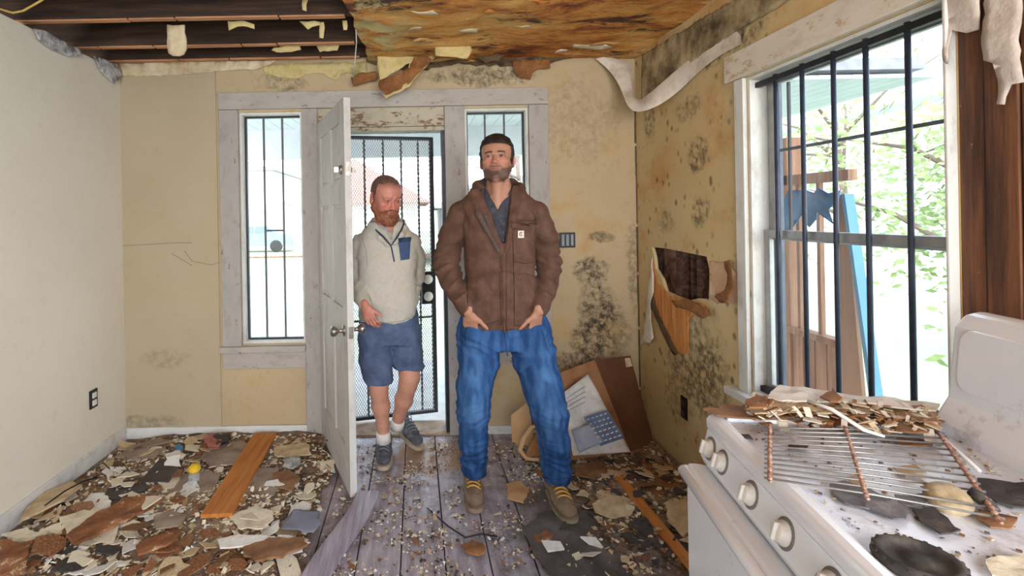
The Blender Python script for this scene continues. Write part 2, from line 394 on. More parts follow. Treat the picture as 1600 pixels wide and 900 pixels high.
x = XL-.48
while x < XR:
    MB().box((x+.004, YR, ZC+.20), (min(x+.235, XR), YB, ZC+.22)).build('attic_board', M_DECK, ce); x += .24
MB().box((XL-.6, YR-.3, ZT-.01), (XR+.45, YB+.3, ZT+.06)).build('roof_slab', M_DECK, ce)
# shard of plasterboard and rags left on the joists
M_PAPER = mat('torn_drywall_paper', [(172, 150, 116), (206, 188, 156), (222, 208, 180)], 9, .9, .5, 30)
M_BRPEEL = mat('brown_soaked_board', [(98, 62, 34), (138, 92, 52), (166, 118, 72)], 8, .85, .6, 22)
M_YPEEL = mat('yellowed_wallpaper_peel', [(176, 156, 100), (206, 188, 134), (150, 136, 88)], 6, .85, .4, 25)
M_WPAPER = mat('peeled_pale_paper', [(206, 194, 176), (226, 216, 202), (190, 176, 156)], 5, .85, .4, 18)
M_DKPEEL = mat('dark_mouldy_paper', [(70, 54, 38), (104, 84, 60), (60, 46, 34)], 8, .9, .5, 25)
def peel(name, pts, Y, mat_, label, cat, bend=0., crump=.012, th=.004, res=.025, group=None, slope=0., seed=1, parent=None, jit=.004, smooth=True):
    """sheet hanging in front of the back wall, outline given where it shows; bend lets it stand off towards its foot"""
    P = [at(x, y, Y) for x, y in pts]; zt = max(p.z for p in P); x0 = min(p.x for p in P)
    def fn(a, b, h):
        d = zt-b
        return Vector((a, Y - h - bend*d*d - slope*(a-x0) - crump*(1+nz((a, b, seed), 9, seed)), b))
    mb = MB(); sheet(mb, [(p.x, p.z) for p in P], fn, th, res, jit, seed=seed)
    o = mb.build(name, mat_, parent, smooth=smooth)
    if parent is None: tag(o, label, cat, group)
    return o
peel('plasterboard_shard', [(264, 41), (290, 41), (293, 78), (289, 87), (272, 88), (264, 84)], 2.54, M_PAPER, 'grey-tan plasterboard shard hanging from a ceiling joist', 'plaster shard', th=.01, crump=.004)
for i, (pp, Y) in enumerate([([(357, 36), (382, 34), (398, 40), (400, 48), (388, 43), (372, 44), (360, 50)], 2.54), ([(470, 36), (492, 34), (508, 40), (488, 42), (482, 48)], 2.54),
        ([(500, 38), (508, 36), (506, 62), (500, 60)], 2.54), ([(536, 34), (543, 34), (544, 50), (538, 48)], 2.54), ([(430, 75), (470, 72), (472, 80), (440, 84), (425, 80)], 2.95), ([(495, 74), (530, 72), (528, 80), (500, 82)], 2.95), ([(473, 0), (482, 0), (480, 20), (474, 18)], 2.5)]):
    peel('paper_scrap', pp, Y, M_YPEEL, 'small yellowed paper scrap caught on the bare joists', 'scrap', group='paper scraps caught on the bare joists', seed=i)
# torn rags of paint at the wall tops
def wallpeel(name, pts, mat_, label, cat, side=XL, off=.004, crump=.01, th=.004, seed=1, group=None, bend=0., res=.025, kind=None, jit=.004):
    sg = 1 if side < 0 else -1; P = [onx(x, y, side) for x, y in pts]; zt = max(p.z for p in P)
    def fn(a, b, h): return Vector((side + sg*(off + h + bend*(zt-b)**2 + crump*(1+nz((a, b, seed), 10, seed))), a, b))
    mb = MB(); sheet(mb, [(p.y, p.z) for p in P], fn, th, res, jit, seed=seed); o = mb.build(name, mat_, smooth=True)
    return tag(o, label, cat, group, kind)
M_SILV = mat('crumpled_foil_backed_paper', [(150, 152, 158), (206, 208, 214), (120, 118, 118)], 14, .45, .9, 18, metal=.15, dist=.03)
wallpeel('torn_liner', [(44, 44), (60, 48), (85, 62), (118, 78), (120, 86), (100, 88), (75, 78), (52, 62)], M_SILV, 'crumpled silvery torn liner at the left wall top, nearer the camera', 'torn liner', crump=.02, seed=4)
wallpeel('torn_liner', [(138, 88), (160, 94), (182, 108), (184, 118), (172, 132), (158, 118), (148, 104)], M_SILV, 'crumpled silvery torn liner at the left wall top beside the corner', 'torn liner', crump=.02, seed=6)
mb = MB(); 
sheet(mb, [(XL, 2.405), (-1.7, 2.40), (-1.5, 2.41), (-1.3, 2.425), (-1.05, 2.43), (-.95, 2.46), (-.9, ZC+.02), (XL, ZC+.02)], lambda a, b, h: Vector((a, YB-.010-h-.008*abs(nz((a, b, 1), 18)), b)), .006, .03, .006)
tag(mb.build('torn_paper_edge', M_PAPER, smooth=True), 'torn pale paper edge along the back wall top, left half', 'torn paper')
mb = MB(); sheet(mb, [(-.98, 2.40), (-.8, 2.37), (-.62, 2.405), (-.5, 2.35), (-.45, 2.41), (-.30, 2.36), (-.30, ZC), (-1.0, ZC)], lambda a, b, h: Vector((a, YB-.004-h-.012*abs(nz((a, b, 1), 14)), b)), .005, .03, .008, seed=9)
tag(mb.build('mouldy_paper_edge', M_YPEEL, smooth=True), 'mouldy yellow paper edge above the door and left window', 'torn paper')
peel('wood_scrap', [(550, 124), (560, 116), (588, 112), (591, 124), (572, 130), (553, 136)], YB-.05, M_BRPEEL, 'curled brown board scrap at the wall top above the open door', 'board scrap', th=.012)
peel('hanging_board', [(646, 90), (668, 90), (674, 96), (652, 118), (640, 134), (603, 153), (592, 140), (593, 127), (618, 121), (640, 108)], 3.17, M_BRPEEL, 'brown rag of soaked board drooping above the doorway', 'hanging board', bend=.5, crump=.02, th=.008, seed=2)
peel('hanging_paper', [(588, 82), (640, 80), (676, 70), (680, 92), (660, 110), (640, 137), (604, 157), (600, 150), (636, 130), (640, 100), (594, 128)], 3.17, M_YPEEL, 'yellow torn wall paper behind the drooping brown board', 'hanging paper', bend=.3, crump=.01, seed=5)
peel('hanging_paper', [(680, 70), (735, 74), (737, 80), (728, 94), (700, 90), (680, 88)], 3.0, M_YPEEL, 'green-yellow paper flap below the ceiling edge above the doorway', 'hanging paper', bend=.9, crump=.015, seed=7)
peel('hanging_board', [(800, 96), (858, 94), (858, 108), (842, 108), (830, 116), (828, 126), (812, 122), (800, 110)], 3.262, M_BRPEEL, 'ragged dark brown flap hanging above the right side window', 'hanging board', crump=.015, th=.006, seed=3)
peel('mouldy_rag', [(740, 88), (790, 86), (778, 96), (760, 99)], 3.18, M_DKPEEL, 'dark mouldy rag at the ceiling edge between the hanging flaps', 'rag', crump=.015, seed=8)
mb = MB(); rnd = random.Random(8)
sheet(mb, [(-.30, 2.46), (0.0, 2.40), (.3, 2.45), (.62, 2.42), (.9, 2.44), (1.05, 2.47), (1.05, 2.49), (-.3, 2.49)], lambda a, b, h: Vector((a, YB-.012-h-.03*abs(nz((a, b, 1), 8)), b)), .008, .04, .012)
tag(mb.build('torn_paper_edge', M_DKPEEL, smooth=True), 'dark ragged paper edge where the back wall meets the rotten ceiling', 'torn paper')
# big loop of peeled paper in the corner
P = [at(1042-60, 90, 3.2), at(985, 172, 3.05)]
def loopfn(a, b, h): return None
mb = MB()
L0 = [(930, 92, 3.26), (950, 108, 3.22), (965, 128, 3.16), (974, 150, 3.08), (980, 166, 3.0), (988, 174, 2.96), (1000, 176, 2.9), (1020, 170, 2.82), (1046, 156, 2.75), (1080, 128, 2.62), (1110, 108, 2.5), (1150, 84, 2.34), (1176, 70, 2.2)]
L1 = [(958, 90, 3.27), (986, 96, 3.25), (989, 112, 3.22), (988, 134, 3.14), (991, 150, 3.06), (998, 156, 3.0), (1004, 154, 2.94), (1014, 146, 2.88), (1038, 126, 2.80), (1068, 100, 2.68), (1100, 88, 2.58), (1140, 60, 2.40), (1172, 46, 2.26)]
def clampx(p): return Vector((min(p.x, XR-.012), p.y, p.z))
vs = []; n = 6
for a, b in zip(L0, L1):
    pa, pb = clampx(at(*a)), clampx(at(*b))
    for k in range(n):
        t = k/(n-1); p = pa.lerp(pb, t); p.y -= .03*math.sin(math.pi*t); vs.append(clampx(p))
N = len(vs); vs += [v+Vector((.002, .004, .002)) for v in vs]; fs = []
R_ = len(L0)
for i in range(R_-1):
    for k in range(n-1):
        q = (i*n+k, i*n+k+1, (i+1)*n+k+1, (i+1)*n+k); fs += [q, tuple(j+N for j in reversed(q))]
    fs += [(i*n, (i+1)*n, (i+1)*n+N, i*n+N), ((i+1)*n-1, (i+2)*n-1, (i+2)*n-1+N, (i+1)*n-1+N)]
mb.add(vs, fs)
o = mb.build('peeled_wallpaper', M_WPAPER, smooth=True); md = o.modifiers.new('s', 'SUBSURF'); md.levels = md.render_levels = 2
tag(o, 'pale sheet of wallpaper peeled off and sagging across the ceiling corner', 'wallpaper')
# light band of casing-coloured plaster above the right wall
M_MOLD = mat('black_mouldy_paper', [(66, 56, 42), (124, 108, 80), (164, 146, 112), (190, 172, 136)], 7, .85, .4, 25)
wallpeel('wall_right_crown', [(1006, 86), (1150, 0), (1300, -100), (1300, -50), (1230, 4), (1150, 52), (1100, 84), (1040, 140), (1006, 158)], M_MOLD, None, None, side=XR, crump=.006, seed=3, kind='structure')
# ================================================================ trims of the back wall
def trim(n, x0, x1, z0, z1, y=.022, m_=M_TRIM, par=None):
    return tag(MB().box((x0, YB-y, z0), (x1, YB-.001, z1)).build('trim_%d' % n, m_, bevel=.003), kind='structure')
T0, T1 = Xb(346), Xb(858); ZH = Zb(600, 142); ZHb = Zb(600, 168)
trim(1, T0, T1, ZHb, ZH, .026, M_TRIMH)
trim(2, T0, A0, Zb(425, 545), ZHb-.002)
trim(3, A1, D0-.004, .0, ZHb-.002)
trim(4, D1, B0, .0, ZHb-.002)
trim(5, B1, T1, Zb(425, 545), ZHb-.002)
trim(6, T0-.01, A1+.003, Zb(425, 548), Zb(425, 539), .05, M_TRIMH)
trim(7, T0, A1, Zb(425, 574), Zb(425, 549), .024, M_TRIMH)
trim(8, B0-.003, T1+.01, Zb(425, 548), Zb(425, 539), .05, M_TRIMH)
trim(9, B0, T1, Zb(425, 574), Zb(425, 549), .024, M_TRIMH)
trim(10, D0+.002, D1-.002, DT-.002, ZHb-.004, .008, M_TRANS)
tag(MB().box((D0, YB, DT-.03), (D1, YB+.118, DT-.004)).build('trim_11', M_TRANS), kind='structure')
tag(MB().box((D1-.022, YB+.001, 0), (D1-.001, YB+.118, DT-.03)).build('trim_12', M_DARKM), kind='structure')
tag(MB().box((D0+.001, YB+.001, 0), (D0+.022, YB+.118, DT-.03)).build('trim_13', M_JAMB), kind='structure')
tag(MB().box((D0, YB-.02, -.004), (D1, YB+.2, .012)).build('trim_14', mat('worn_threshold', [(120, 92, 66), (160, 132, 104), (186, 168, 146)], 8, .7, .4), bevel=.003), kind='structure')
tag(MB().box((XL, YB-.022, 0), (T0+.0+ (A1-T0) + .0, YB-.008, .085)).build('baseboard_back', M_BASE, bevel=.003), kind='structure')
tag(MB().box((B0+.0, YB-.016, 0), (XR-.02, YB-.001, .055)).build('baseboard_back_right', M_BASE, bevel=.003), kind='structure')
tag(MB().box((XL+.001, YR, 0), (XL+.016, YB-.024, .105)).build('baseboard_left', M_BASE, bevel=.003), kind='structure')
# ================================================================ side windows
def glassmat(name, tint=(1, 1, 1), dirt=.04):
    m = bpy.data.materials.new(name); m.use_nodes = True; n, l = m.node_tree.nodes, m.node_tree.links
    for x in list(n):
        if x.type != 'OUTPUT_MATERIAL': n.remove(x)
    out = n[0]; t = n.new('ShaderNodeBsdfTransparent'); g = n.new('ShaderNodeBsdfGlossy'); g.inputs['Roughness'].default_value = .02
    t.inputs[0].default_value = tint + (1,); d = n.new('ShaderNodeBsdfDiffuse'); d.inputs[0].default_value = (.8, .8, .8, 1)
    a = n.new('ShaderNodeMixShader'); b = n.new('ShaderNodeMixShader'); lw = n.new('ShaderNodeLayerWeight'); lw.inputs[0].default_value = .5; fr = n.new('ShaderNodeMath'); fr.operation = 'POWER'; fr.inputs[1].default_value = 5; l.new(lw.outputs['Facing'], fr.inputs[0])
    no = n.new('ShaderNodeTexNoise'); no.inputs['Scale'].default_value = 3; mu = n.new('ShaderNodeMath'); mu.operation = 'MULTIPLY'; mu.inputs[1].default_value = dirt
    l.new(no.outputs[0], mu.inputs[0]); l.new(fr.outputs[0], a.inputs[0]); l.new(t.outputs[0], a.inputs[1]); l.new(g.outputs[0], a.inputs[2])
    l.new(mu.outputs[0], b.inputs[0]); l.new(a.outputs[0], b.inputs[1]); l.new(d.outputs[0], b.inputs[2]); l.new(b.outputs[0], out.inputs[0])
    return m
M_GLASS = glassmat('dusty_hazed_glass', dirt=.14)  # white haze put into the glass over slight dirt, washing out the view
def frame(mb, x0, x1, z0, z1, y0, y1, t):
    mb.box((x0, y0, z0), (x0+t, y1, z1)); mb.box((x1-t, y0, z0), (x1, y1, z1)); mb.box((x0+t, y0, z0), (x1-t, y1, z0+t)); mb.box((x0+t, y0, z1-t), (x1-t, y1, z1))
for k, (x0, x1, bars) in enumerate(((A0, A1, (415, 444)), (B0, B1, (760, 790)))):
    wd = thing('window_%d' % (k+1), ((x0+x1)/2, YB+.06, wzb), kind='structure')
    mb = MB(); frame(mb, x0+.001, x1-.001, wzb+.001, wzl-.001, YB+.001, YB+.10, .016); mb.build('window_jamb', M_JAMB, wd, bevel=.002)
    mb = MB(); frame(mb, x0+.018, x1-.018, wzb+.018, wzl-.018, YB+.055, YB+.085, .010); mb.build('sash', M_DARKM, wd, bevel=.002)
    MB().box((x0+.028, YB+.068, wzb+.028), (x1-.028, YB+.072, wzl-.028)).build('pane', M_GLASS, wd)
    for b in bars:
        X = at(b, 350, YB+.115).x; MB().box((X-.006, YB+.105, wzb+.01), (X+.006, YB+.117, wzl-.01)).build('security_bar', M_BLACK, wd)
    Xa, Xc = at(bars[0], 350, YB+.115).x, at(bars[1], 350, YB+.115).x
    MB().box((Xa+.006, YB+.105, 1.36), (Xc-.006, YB+.117, 1.372)).build('security_crossbar', M_BLACK, wd)
# ================================================================ big right window
M_BAR3 = mat('slate_iron_bar', [(44, 50, 64), (62, 70, 86)], 14, .5, .1, metal=.2)
M_SLATE_ = mat('slate_window_metal', [(62, 70, 84), (84, 92, 106)], 14, .4, .1, metal=.3)
w3 = thing('window_3', (XR+.05, (WY0+WY1)/2, WZ0), kind='structure')
def rbox(y0, y1, z0, z1, x0, x1): return (XR+x0, y0, z0), (XR+x1, y1, z1)
def rframe(mb, y0, y1, z0, z1, x0, x1, t, ts=None):
    ts = ts or t
    mb.box(*rbox(y0, y0+t, z0, z1, x0, x1)); mb.box(*rbox(y1-t, y1, z0, z1, x0, x1)); mb.box(*rbox(y0+t, y1-t, z0, z0+ts, x0, x1)); mb.box(*rbox(y0+t, y1-t, z1-ts, z1, x0, x1))
mb = MB(); rframe(mb, WY0+.001, WY1-.001, WZ0+.001, WZ1-.001, .001, .118, .014); mb.build('window_jamb', M_JAMB, w3, bevel=.002)
mb = MB(); rframe(mb, WY0+.016, WY1-.016, WZ0+.016, WZ1-.016, .096, .112, .040, .022); mb.build('window_frame', M_SLATE_, w3, bevel=.002)
zm = onx(1300, 372, XR+.06).z
mb = MB(); rframe(mb, WY0+.020, WY1-.020, zm-.022, WZ1-.02, .074, .094, .034, .028); mb.build('upper_sash', M_ALU, w3, bevel=.002)
mb = MB(); rframe(mb, WY0+.020, WY1-.020, WZ0+.02, zm+.022, .050, .070, .030, .034); mb.build('lower_sash', M_ALU, w3, bevel=.002)
MB().box(*rbox(WY0+.055, WY1-.055, zm+.008, WZ1-.05, .083, .086)).build('pane', M_GLASS, w3)
MB().box(*rbox(WY0+.051, WY1-.051, WZ0+.055, zm-.014, .059, .062)).build('pane', M_GLASS, w3)
for b in (1257, 1306, 1357, 1423, 1215):
    q = onx(b, 330, XR+.035); MB().lathe((XR+.035, q.y, WZ0+.02), (0, 0, 1), [(.0082, 0), (.0082, WZ1-WZ0-.04)], 12).build('security_bar', M_BAR3, w3, smooth=True)
MB().box(*rbox(WY0+.016, WY1-.016, WZ1-.05, WZ1-.028, .024, .044)).build('security_rail', M_BLACK, w3)
MB().box(*rbox(WY0+.016, WY1-.016, WZ0+.016, WZ0+.04, .024, .044)).build('security_rail', M_BLACK, w3)
zq = onx(1300, 220, XR+.09).z
MB().box(*rbox(WY0+.06, WY1-.06, zq-.006, zq+.006, .096, .104)).build('muntin', M_DARKM, w3)
for px in (1215,):
    q = onx(1212, 330, XR+.10); MB().box((XR+.096, WY1-.115, zm+.01), (XR+.104, WY1-.103, WZ1-.05)).build('muntin', M_DARKM, w3)
# casing of the big window
def rtrim(n, y0, y1, z0, z1, x=.02, m_=M_CASR): return tag(MB().box((XR-x, y0, z0), (XR-.001, y1, z1)).build('trim_%d' % n, m_, bevel=.003), kind='structure')
rtrim(15, WY1+.001, WY1+.062, WZ0-.03, WZ1+.0, m_=M_JAMB)
rtrim(16, WY0-.012, WY1+.12, WZ1+.004, WZ1+.125, .026)
rtrim(17, WY0-.012, WY1+.11, WZ0-.035, WZ0-.002, .06, M_JAMB)
rtrim(18, WY0-.010, WY0-.0, WZ0, WZ1, .03, M_JAMB)
# remains of paper and plaster hanging over the boards right of the window
def rpeel(name, pts, mat_, label, cat, **k): return wallpeel(name, pts, mat_, label, cat, side=XR, **k)
M_GPLA = mat('grey_plaster_remnant', [(186, 172, 158), (208, 196, 184), (168, 152, 136)], 7, .85, .5, 24)
rpeel('plaster_remnant', [(1491, -30), (1546, -30), (1547, 20), (1540, 45), (1520, 50), (1500, 46), (1496, 98), (1491, 96)], M_GPLA, 'grey plaster remnant at the top beside the window jamb', 'plaster remnant', off=.012, seed=2, res=.02)
rpeel('plaster_remnant', [(1552, -30), (1610, -30), (1612, 130), (1592, 134), (1582, 162), (1576, 162), (1568, 100), (1556, 96)], M_GPLA, 'long grey plaster remnant with a hanging point at the right edge', 'plaster remnant', off=.012, seed=3, res=.02)

# dark crack and stain line in the back right corner, ragged flakes under the ceiling
mb = MB(); rnd = random.Random(12); z = .15
while z < 2.15:
    h = rnd.uniform(.05, .2); t_ = rnd.uniform(.002, .007); mb.box((XR-.004-t_, YB-.006, z), (XR-.0005, YB-.0005, z+h)); z += h+rnd.choice([0, 0, .02])
tag(mb.build('wall_corner_crack', M_DKPEEL), kind='structure')
M_FL = [mat('tan_ceiling_flake', [(170, 128, 72), (206, 168, 110)], 9, .85, .4), M_PAPER, mat('rust_ceiling_flake', [(150, 84, 36), (196, 128, 62)], 9, .85, .4)]
rnd = random.Random(21)
for i in range(20):
    x, y = rnd.uniform(-.2, 1.3), rnd.uniform(1.9, 3.2); a = rnd.uniform(.015, .05); pts = [(x+a*rnd.uniform(.6, 2.6)*math.cos(k)*1.2, y+a*math.sin(k)*rnd.uniform(.3, 1.3)) for k in [q*6.283/7 for q in range(7)]]
    tl = rnd.uniform(-.25, .25); dr_ = rnd.uniform(.004, .018)
    mb = MB(); sheet(mb, pts, lambda p, q, h: Vector((p, q, ZC-.026-h-dr_*abs(nz((p, q, i), 20))-abs(tl)*max(0, (p-x)*(1 if tl > 0 else -1)))), .003, .03, .004, seed=i); mb.build('peeling_flake', M_FL[i % 3], ce, smooth=True)
# ================================================================ torn hole in the right wall
M_ORB = wood('exposed_orange_board', [(176, 108, 52), (208, 140, 76), (226, 166, 104)], 3, 2, .8)
M_PINK = mat('pinkish_crumbling_backing', [(96, 66, 56), (170, 130, 112), (200, 164, 144)], 9, .9, .6, 22)
M_YEL = mat('yellow_strip', (222, 184, 40), 9, .5, 0)
mb = MB()
y0, y1 = rp_(1107, 400)[0], rp_(1015, 400)[0]; z0, z1 = rp_(1030, 470)[1]-.05, rp_(1015, 380)[1]+.06
sheet(mb, [(y0-.05, z0), (y1+.03, z0), (y1+.03, z1), (y0-.05, z1)], lambda a, b, h: Vector((XR+.115-h-.03*abs(nz((a, b, 0), 13)), a, b)), .01, .03, 0)
mb.build('rotten_backing', M_PINK, st)
mb = MB(); q = onx(1096, 435, XR+.04)
mb.obox((XR+.045, q.y, q.z), (.012, 0, 0), (0, .010, 0), (0, 0, .12)); tag(mb.build('yellow_strip', M_YEL, bevel=.002), 'yellow strip standing inside the torn hole in the right wall', 'strip')
mb = MB(); q = onx(1084, 430, XR+.05); mb.obox((XR+.06, q.y, q.z), (.02, 0, 0), (0, .012, 0), (0, 0, .14)); mb.build('dark_stud', M_SHEA, st)
rpeel('exposed_board', [(1019, 400), (1030, 442), (1048, 462), (1080, 470), (1102, 476), (1108, 486), (1090, 484), (1078, 500), (1077, 552), (1064, 554), (1050, 540), (1034, 505), (1022, 468), (1018, 430)], M_ORB, 'orange bare board laid open below the torn wall hole', 'exposed board', off=.001, crump=.001, th=.003, seed=4, res=.03)
rpeel('wall_gash', [(1016, 455), (1021, 462), (1030, 488), (1046, 520), (1058, 545), (1063, 553), (1055, 556), (1044, 535), (1028, 500), (1017, 475)], M_DKPEEL, 'dark gash running down along the bare orange board', 'gash', off=.005, crump=.002, th=.003, seed=6)
rpeel('torn_wall_paper', [(1024, 400), (1015, 470), (1011, 520), (1005, 538), (1012, 534), (1020, 536), (1026, 528), (1022, 505), (1021, 475), (1026, 455)], M_WPAPER, 'pale paper strip torn loose left of the orange board', 'torn paper', off=.008, crump=.01, seed=7)
rpeel('torn_wall_paper', [(1062, 470), (1084, 466), (1112, 480), (1120, 492), (1113, 498), (1098, 488), (1080, 482), (1066, 480)], M_BRPEEL, 'brown curled paper lip below the torn wall hole', 'torn paper', off=.01, crump=.03, seed=8, bend=-.2)
rpeel('torn_wall_paper', [(1110, 408), (1140, 410), (1155, 430), (1158, 470), (1140, 474), (1132, 460), (1122, 474), (1110, 462)], mat('pinkish_bare_plaster', [(214, 184, 150), (200, 160, 124), (226, 204, 178)], 8, .9, .4, 26), 'pinkish bare plaster patch between the wall hole and the window', 'bare plaster', off=.0, crump=.003, seed=9)
rpeel('paper_curl', [(1146, 408), (1156, 405), (1161, 430), (1158, 472), (1140, 474), (1134, 464), (1148, 452), (1152, 430)], M_BRPEEL, 'tan paper curl on the right wall beside the window casing', 'paper curl', off=.012, crump=.03, seed=10)
# ================================================================ electrical fittings
def boxfit(name, c, ey, ez, n, label, cat, slots, w_, h_, mp, ms):
    c = Vector(c); ey = Vector(ey); ez = Vector(ez); n = Vector(n)
    t = thing(name, c, label, cat)
    MB().obox(c+n*.004, ey*w_/2, ez*h_/2, n*.004).build('plate', mp, t, bevel=.0015)
    for (a, b, sw, sh) in slots: MB().obox(c+n*.011+ey*a+ez*b, ey*sw/2, ez*sh/2, n*.003).build('receptacle', ms, t, bevel=.001)
q = onx(145, 623, XL)
boxfit('wall_outlet', q, (0, 1, 0), (0, 0, 1), (1, 0, 0), 'bare electrical outlet low on the left wall', 'outlet', [(0, .022, .034, .032), (0, -.022, .034, .032)], .068, .108, M_BLACKP, M_WHITEP)
q = at(886, 375, YB)
boxfit('switch_box', q, (1, 0, 0), (0, 0, 1), (0, -1, 0), 'three-gang switch box without cover on the back wall', 'switch', [(-.03, 0, .018, .075), (0, 0, .018, .075), (.03, 0, .018, .075)], .105, .10, M_BLACKP, mat('grey_switch', (140, 150, 158), 9, .5, 0))
q = onx(1070, 637, XR)
boxfit('wall_outlet', q, (0, 1, 0), (0, 0, 1), (-1, 0, 0), 'dark uncovered outlet low on the mouldy right wall', 'outlet', [(0, .028, .03, .03), (0, -.028, .03, .03)], .06, .12, M_BLACKP, mat('dark_receptacle', (64, 58, 50), 9, .6, 0))
# ================================================================ cables
mb = MB(); mb.tube([at(552, 20, 2.6), at(556, 42, 2.7), at(557, 66, 2.8), at(555, 90, 2.95), at(552, 122, 3.1)], .0032, 6)
tag(mb.build('hanging_cable', M_WHITEP, smooth=True), 'thin pale cable hanging at the edge of the rotten ceiling', 'cable')
mb = MB(); pp = [(-30, 14), (0, 14), (20, 20), (36, 17), (52, 8), (66, 0), (80, -12)]
mb.tube([at(x, y, 2.30) for x, y in pp], .005, 8)
tag(mb.build('electric_cable', mat('yellowed_cable', (196, 168, 92), 9, .5, 0), smooth=True), 'yellow electric cable looping over the top of the left wall', 'cable')
# ================================================================ open wooden door
hp = Vector((D0+.012, YB-.03, 0)); 
e0 = onz(553, 776, .02); dirx = Vector((e0.x-hp.x, e0.y-hp.y, 0)); DW = dirx.length; dirx.normalize(); dn = Vector((-dirx.y, dirx.x, 0))
if dn.x > 0: dn = -dn            # face towards the left of the picture
Zd0, Zd1 = .018, at(543, 152, e0.y).z
print('door', DW, Zd1, hp, e0)
dr = thing('door_1', hp, kind='structure')
def dbox(a0, a1, z0, z1, n0, n1, name, m_, par, bev=.002):
    c = hp + dirx*(a0+a1)/2 + dn*(n0+n1)/2 + Vector((0, 0, (z0+z1)/2)); return MB().obox(c, dirx*(a1-a0)/2, dn*(n1-n0)/2, Vector((0, 0, (z1-z0)/2))).build(name, m_, par, bevel=bev)
TH = .036; sw = .105; Hd = Zd1-Zd0
dbox(0, sw, Zd0, Zd1, -TH/2, TH/2, 'stile', M_DOOR, dr); dbox(DW-sw, DW, Zd0, Zd1, -TH/2, TH/2, 'stile', M_DOOR, dr)
rails = [(Zd0, Zd0+.22), (Zd0+.78, Zd0+.95), (Zd0+1.50, Zd0+1.62), (Zd1-.11, Zd1)]
for a, b in rails: dbox(sw, DW-sw, a, b, -TH/2, TH/2, 'rail', M_DOOR, dr)
cs = (DW/2-.045, DW/2+.045)
for (a, b), (c_, d_) in zip(rails, rails[1:]):
    dbox(cs[0], cs[1], b, c_, -TH/2, TH/2, 'muntin', M_DOOR, dr)
    for x0, x1 in ((sw, cs[0]), (cs[1], DW-sw)):
        p = dbox(x0, x1, b, c_, -.006, .006, 'door_panel', M_DOOR, dr, 0)
        dbox(x0+.02, x1-.02, b+.02, c_-.02, -.012, .012, 'raised_field', M_DOOR, p, .006)
# lock set
zk = at(553, 520, e0.y).z; kc = hp + dirx*(DW-.07)
for sgn in (1, -1):
    k = MB().lathe(kc+Vector((0, 0, zk))+dn*TH/2*sgn, dn*sgn, [(.03, 0), (.03, .006), (.012, .010), (.010, .032), (.018, .040), (.027, .052), (.028, .062), (.020, .072), (.004, .075)], 24).build('door_knob', M_CHROME, dr, smooth=True)
MB().obox(hp+dirx*(DW+.002)+Vector((0, 0, zk)), dirx*.002, dn*.012, Vector((0, 0, .03))).build('latch_plate', M_CHROME, dr)
zk2 = at(548, 264, e0.y+.02).z
for sgn in (1, -1):
    k = MB().lathe(kc+Vector((0, 0, zk2))+dn*TH/2*sgn, dn*sgn, [(.024, 0), (.024, .01), (.018, .016), (.016, .018)], 20); k.obox(kc+Vector((0, 0, zk2))+dn*(TH/2+.028)*sgn, dirx*.004, dn*.012, Vector((0, 0, .014))); k.build('deadbolt', M_CHROME, dr)
MB().obox(hp+dirx*(DW+.002)+Vector((0, 0, zk2)), dirx*.003, dn*.013, Vector((0, 0, .035))).build('bolt_plate', M_CHROME, dr)
for z in (.38, 1.05, 1.75):
    mb = MB().lathe((hp.x-.006, hp.y+.0, z-.045), (0, 0, 1), [(.007, 0), (.007, .09)], 10); mb.build('hinge', M_CHROME, dr)
# ================================================================ security screen gate (ajar, outside the doorway)
g0 = Vector((D0+.03, YB+.135, 0)); ge = at(681, 500, YB+.25); gd = Vector((ge.x-g0.x, .17, 0)); GW = gd.length; gd.normalize(); gn = Vector((-gd.y, gd.x, 0)); GH = DT-.03
gt = thing('door_2', g0, kind='structure')
def gp(a, z, n=0): return g0 + gd*a + gn*n + Vector((0, 0, z))
def gbar(a0, z0, a1, z1, w_, d_, name='gate_bar', par=gt, m_=M_BLACK, n=0.):
    return MB().bar(gp(a0, z0, n), gp(a1, z1, n), w_, d_, up=gn).build(name, m_, par)
gbar(0.012, .03, 0.012, GH, .025, .025, 'gate_frame'); gbar(GW-.012, .03, GW-.012, GH, .030, .025, 'gate_frame')
gbar(.025, .042, GW-.027, .042, .025, .025, 'gate_frame'); gbar(.025, GH-.012, GW-.027, GH-.012, .025, .025, 'gate_frame')
def twist(a, z0, z1, name):
    mb = MB(); n = int((z1-z0)/.0125); vs = []; fs = []
    for i in range(n+1):
        z = z0+(z1-z0)*i/n; an = i*math.pi/8
        for k in range(4):
            t = an+k*math.pi/2; vs.append(gp(a+.0085*math.cos(t), z, .0085*math.sin(t)))
    for i in range(n):
        for k in range(4): fs.append((i*4+k, i*4+(k+1) % 4, (i+1)*4+(k+1) % 4, (i+1)*4+k))
    mb.add(vs, fs); return mb.build(name, M_BLACK, gt)
for px in (517, 543, 571, 600, 628, 655):
    q = at(px, 350, YB+.2); a = (q.x-g0.x)/gd.x; twist(a, .055, GH-.024, 'twisted_bar')
gbar(.025, 1.0, GW-.027, 1.0, .014, .014, 'gate_rail'); gbar(.025, .72, GW-.027, .72, .014, .014, 'gate_rail')
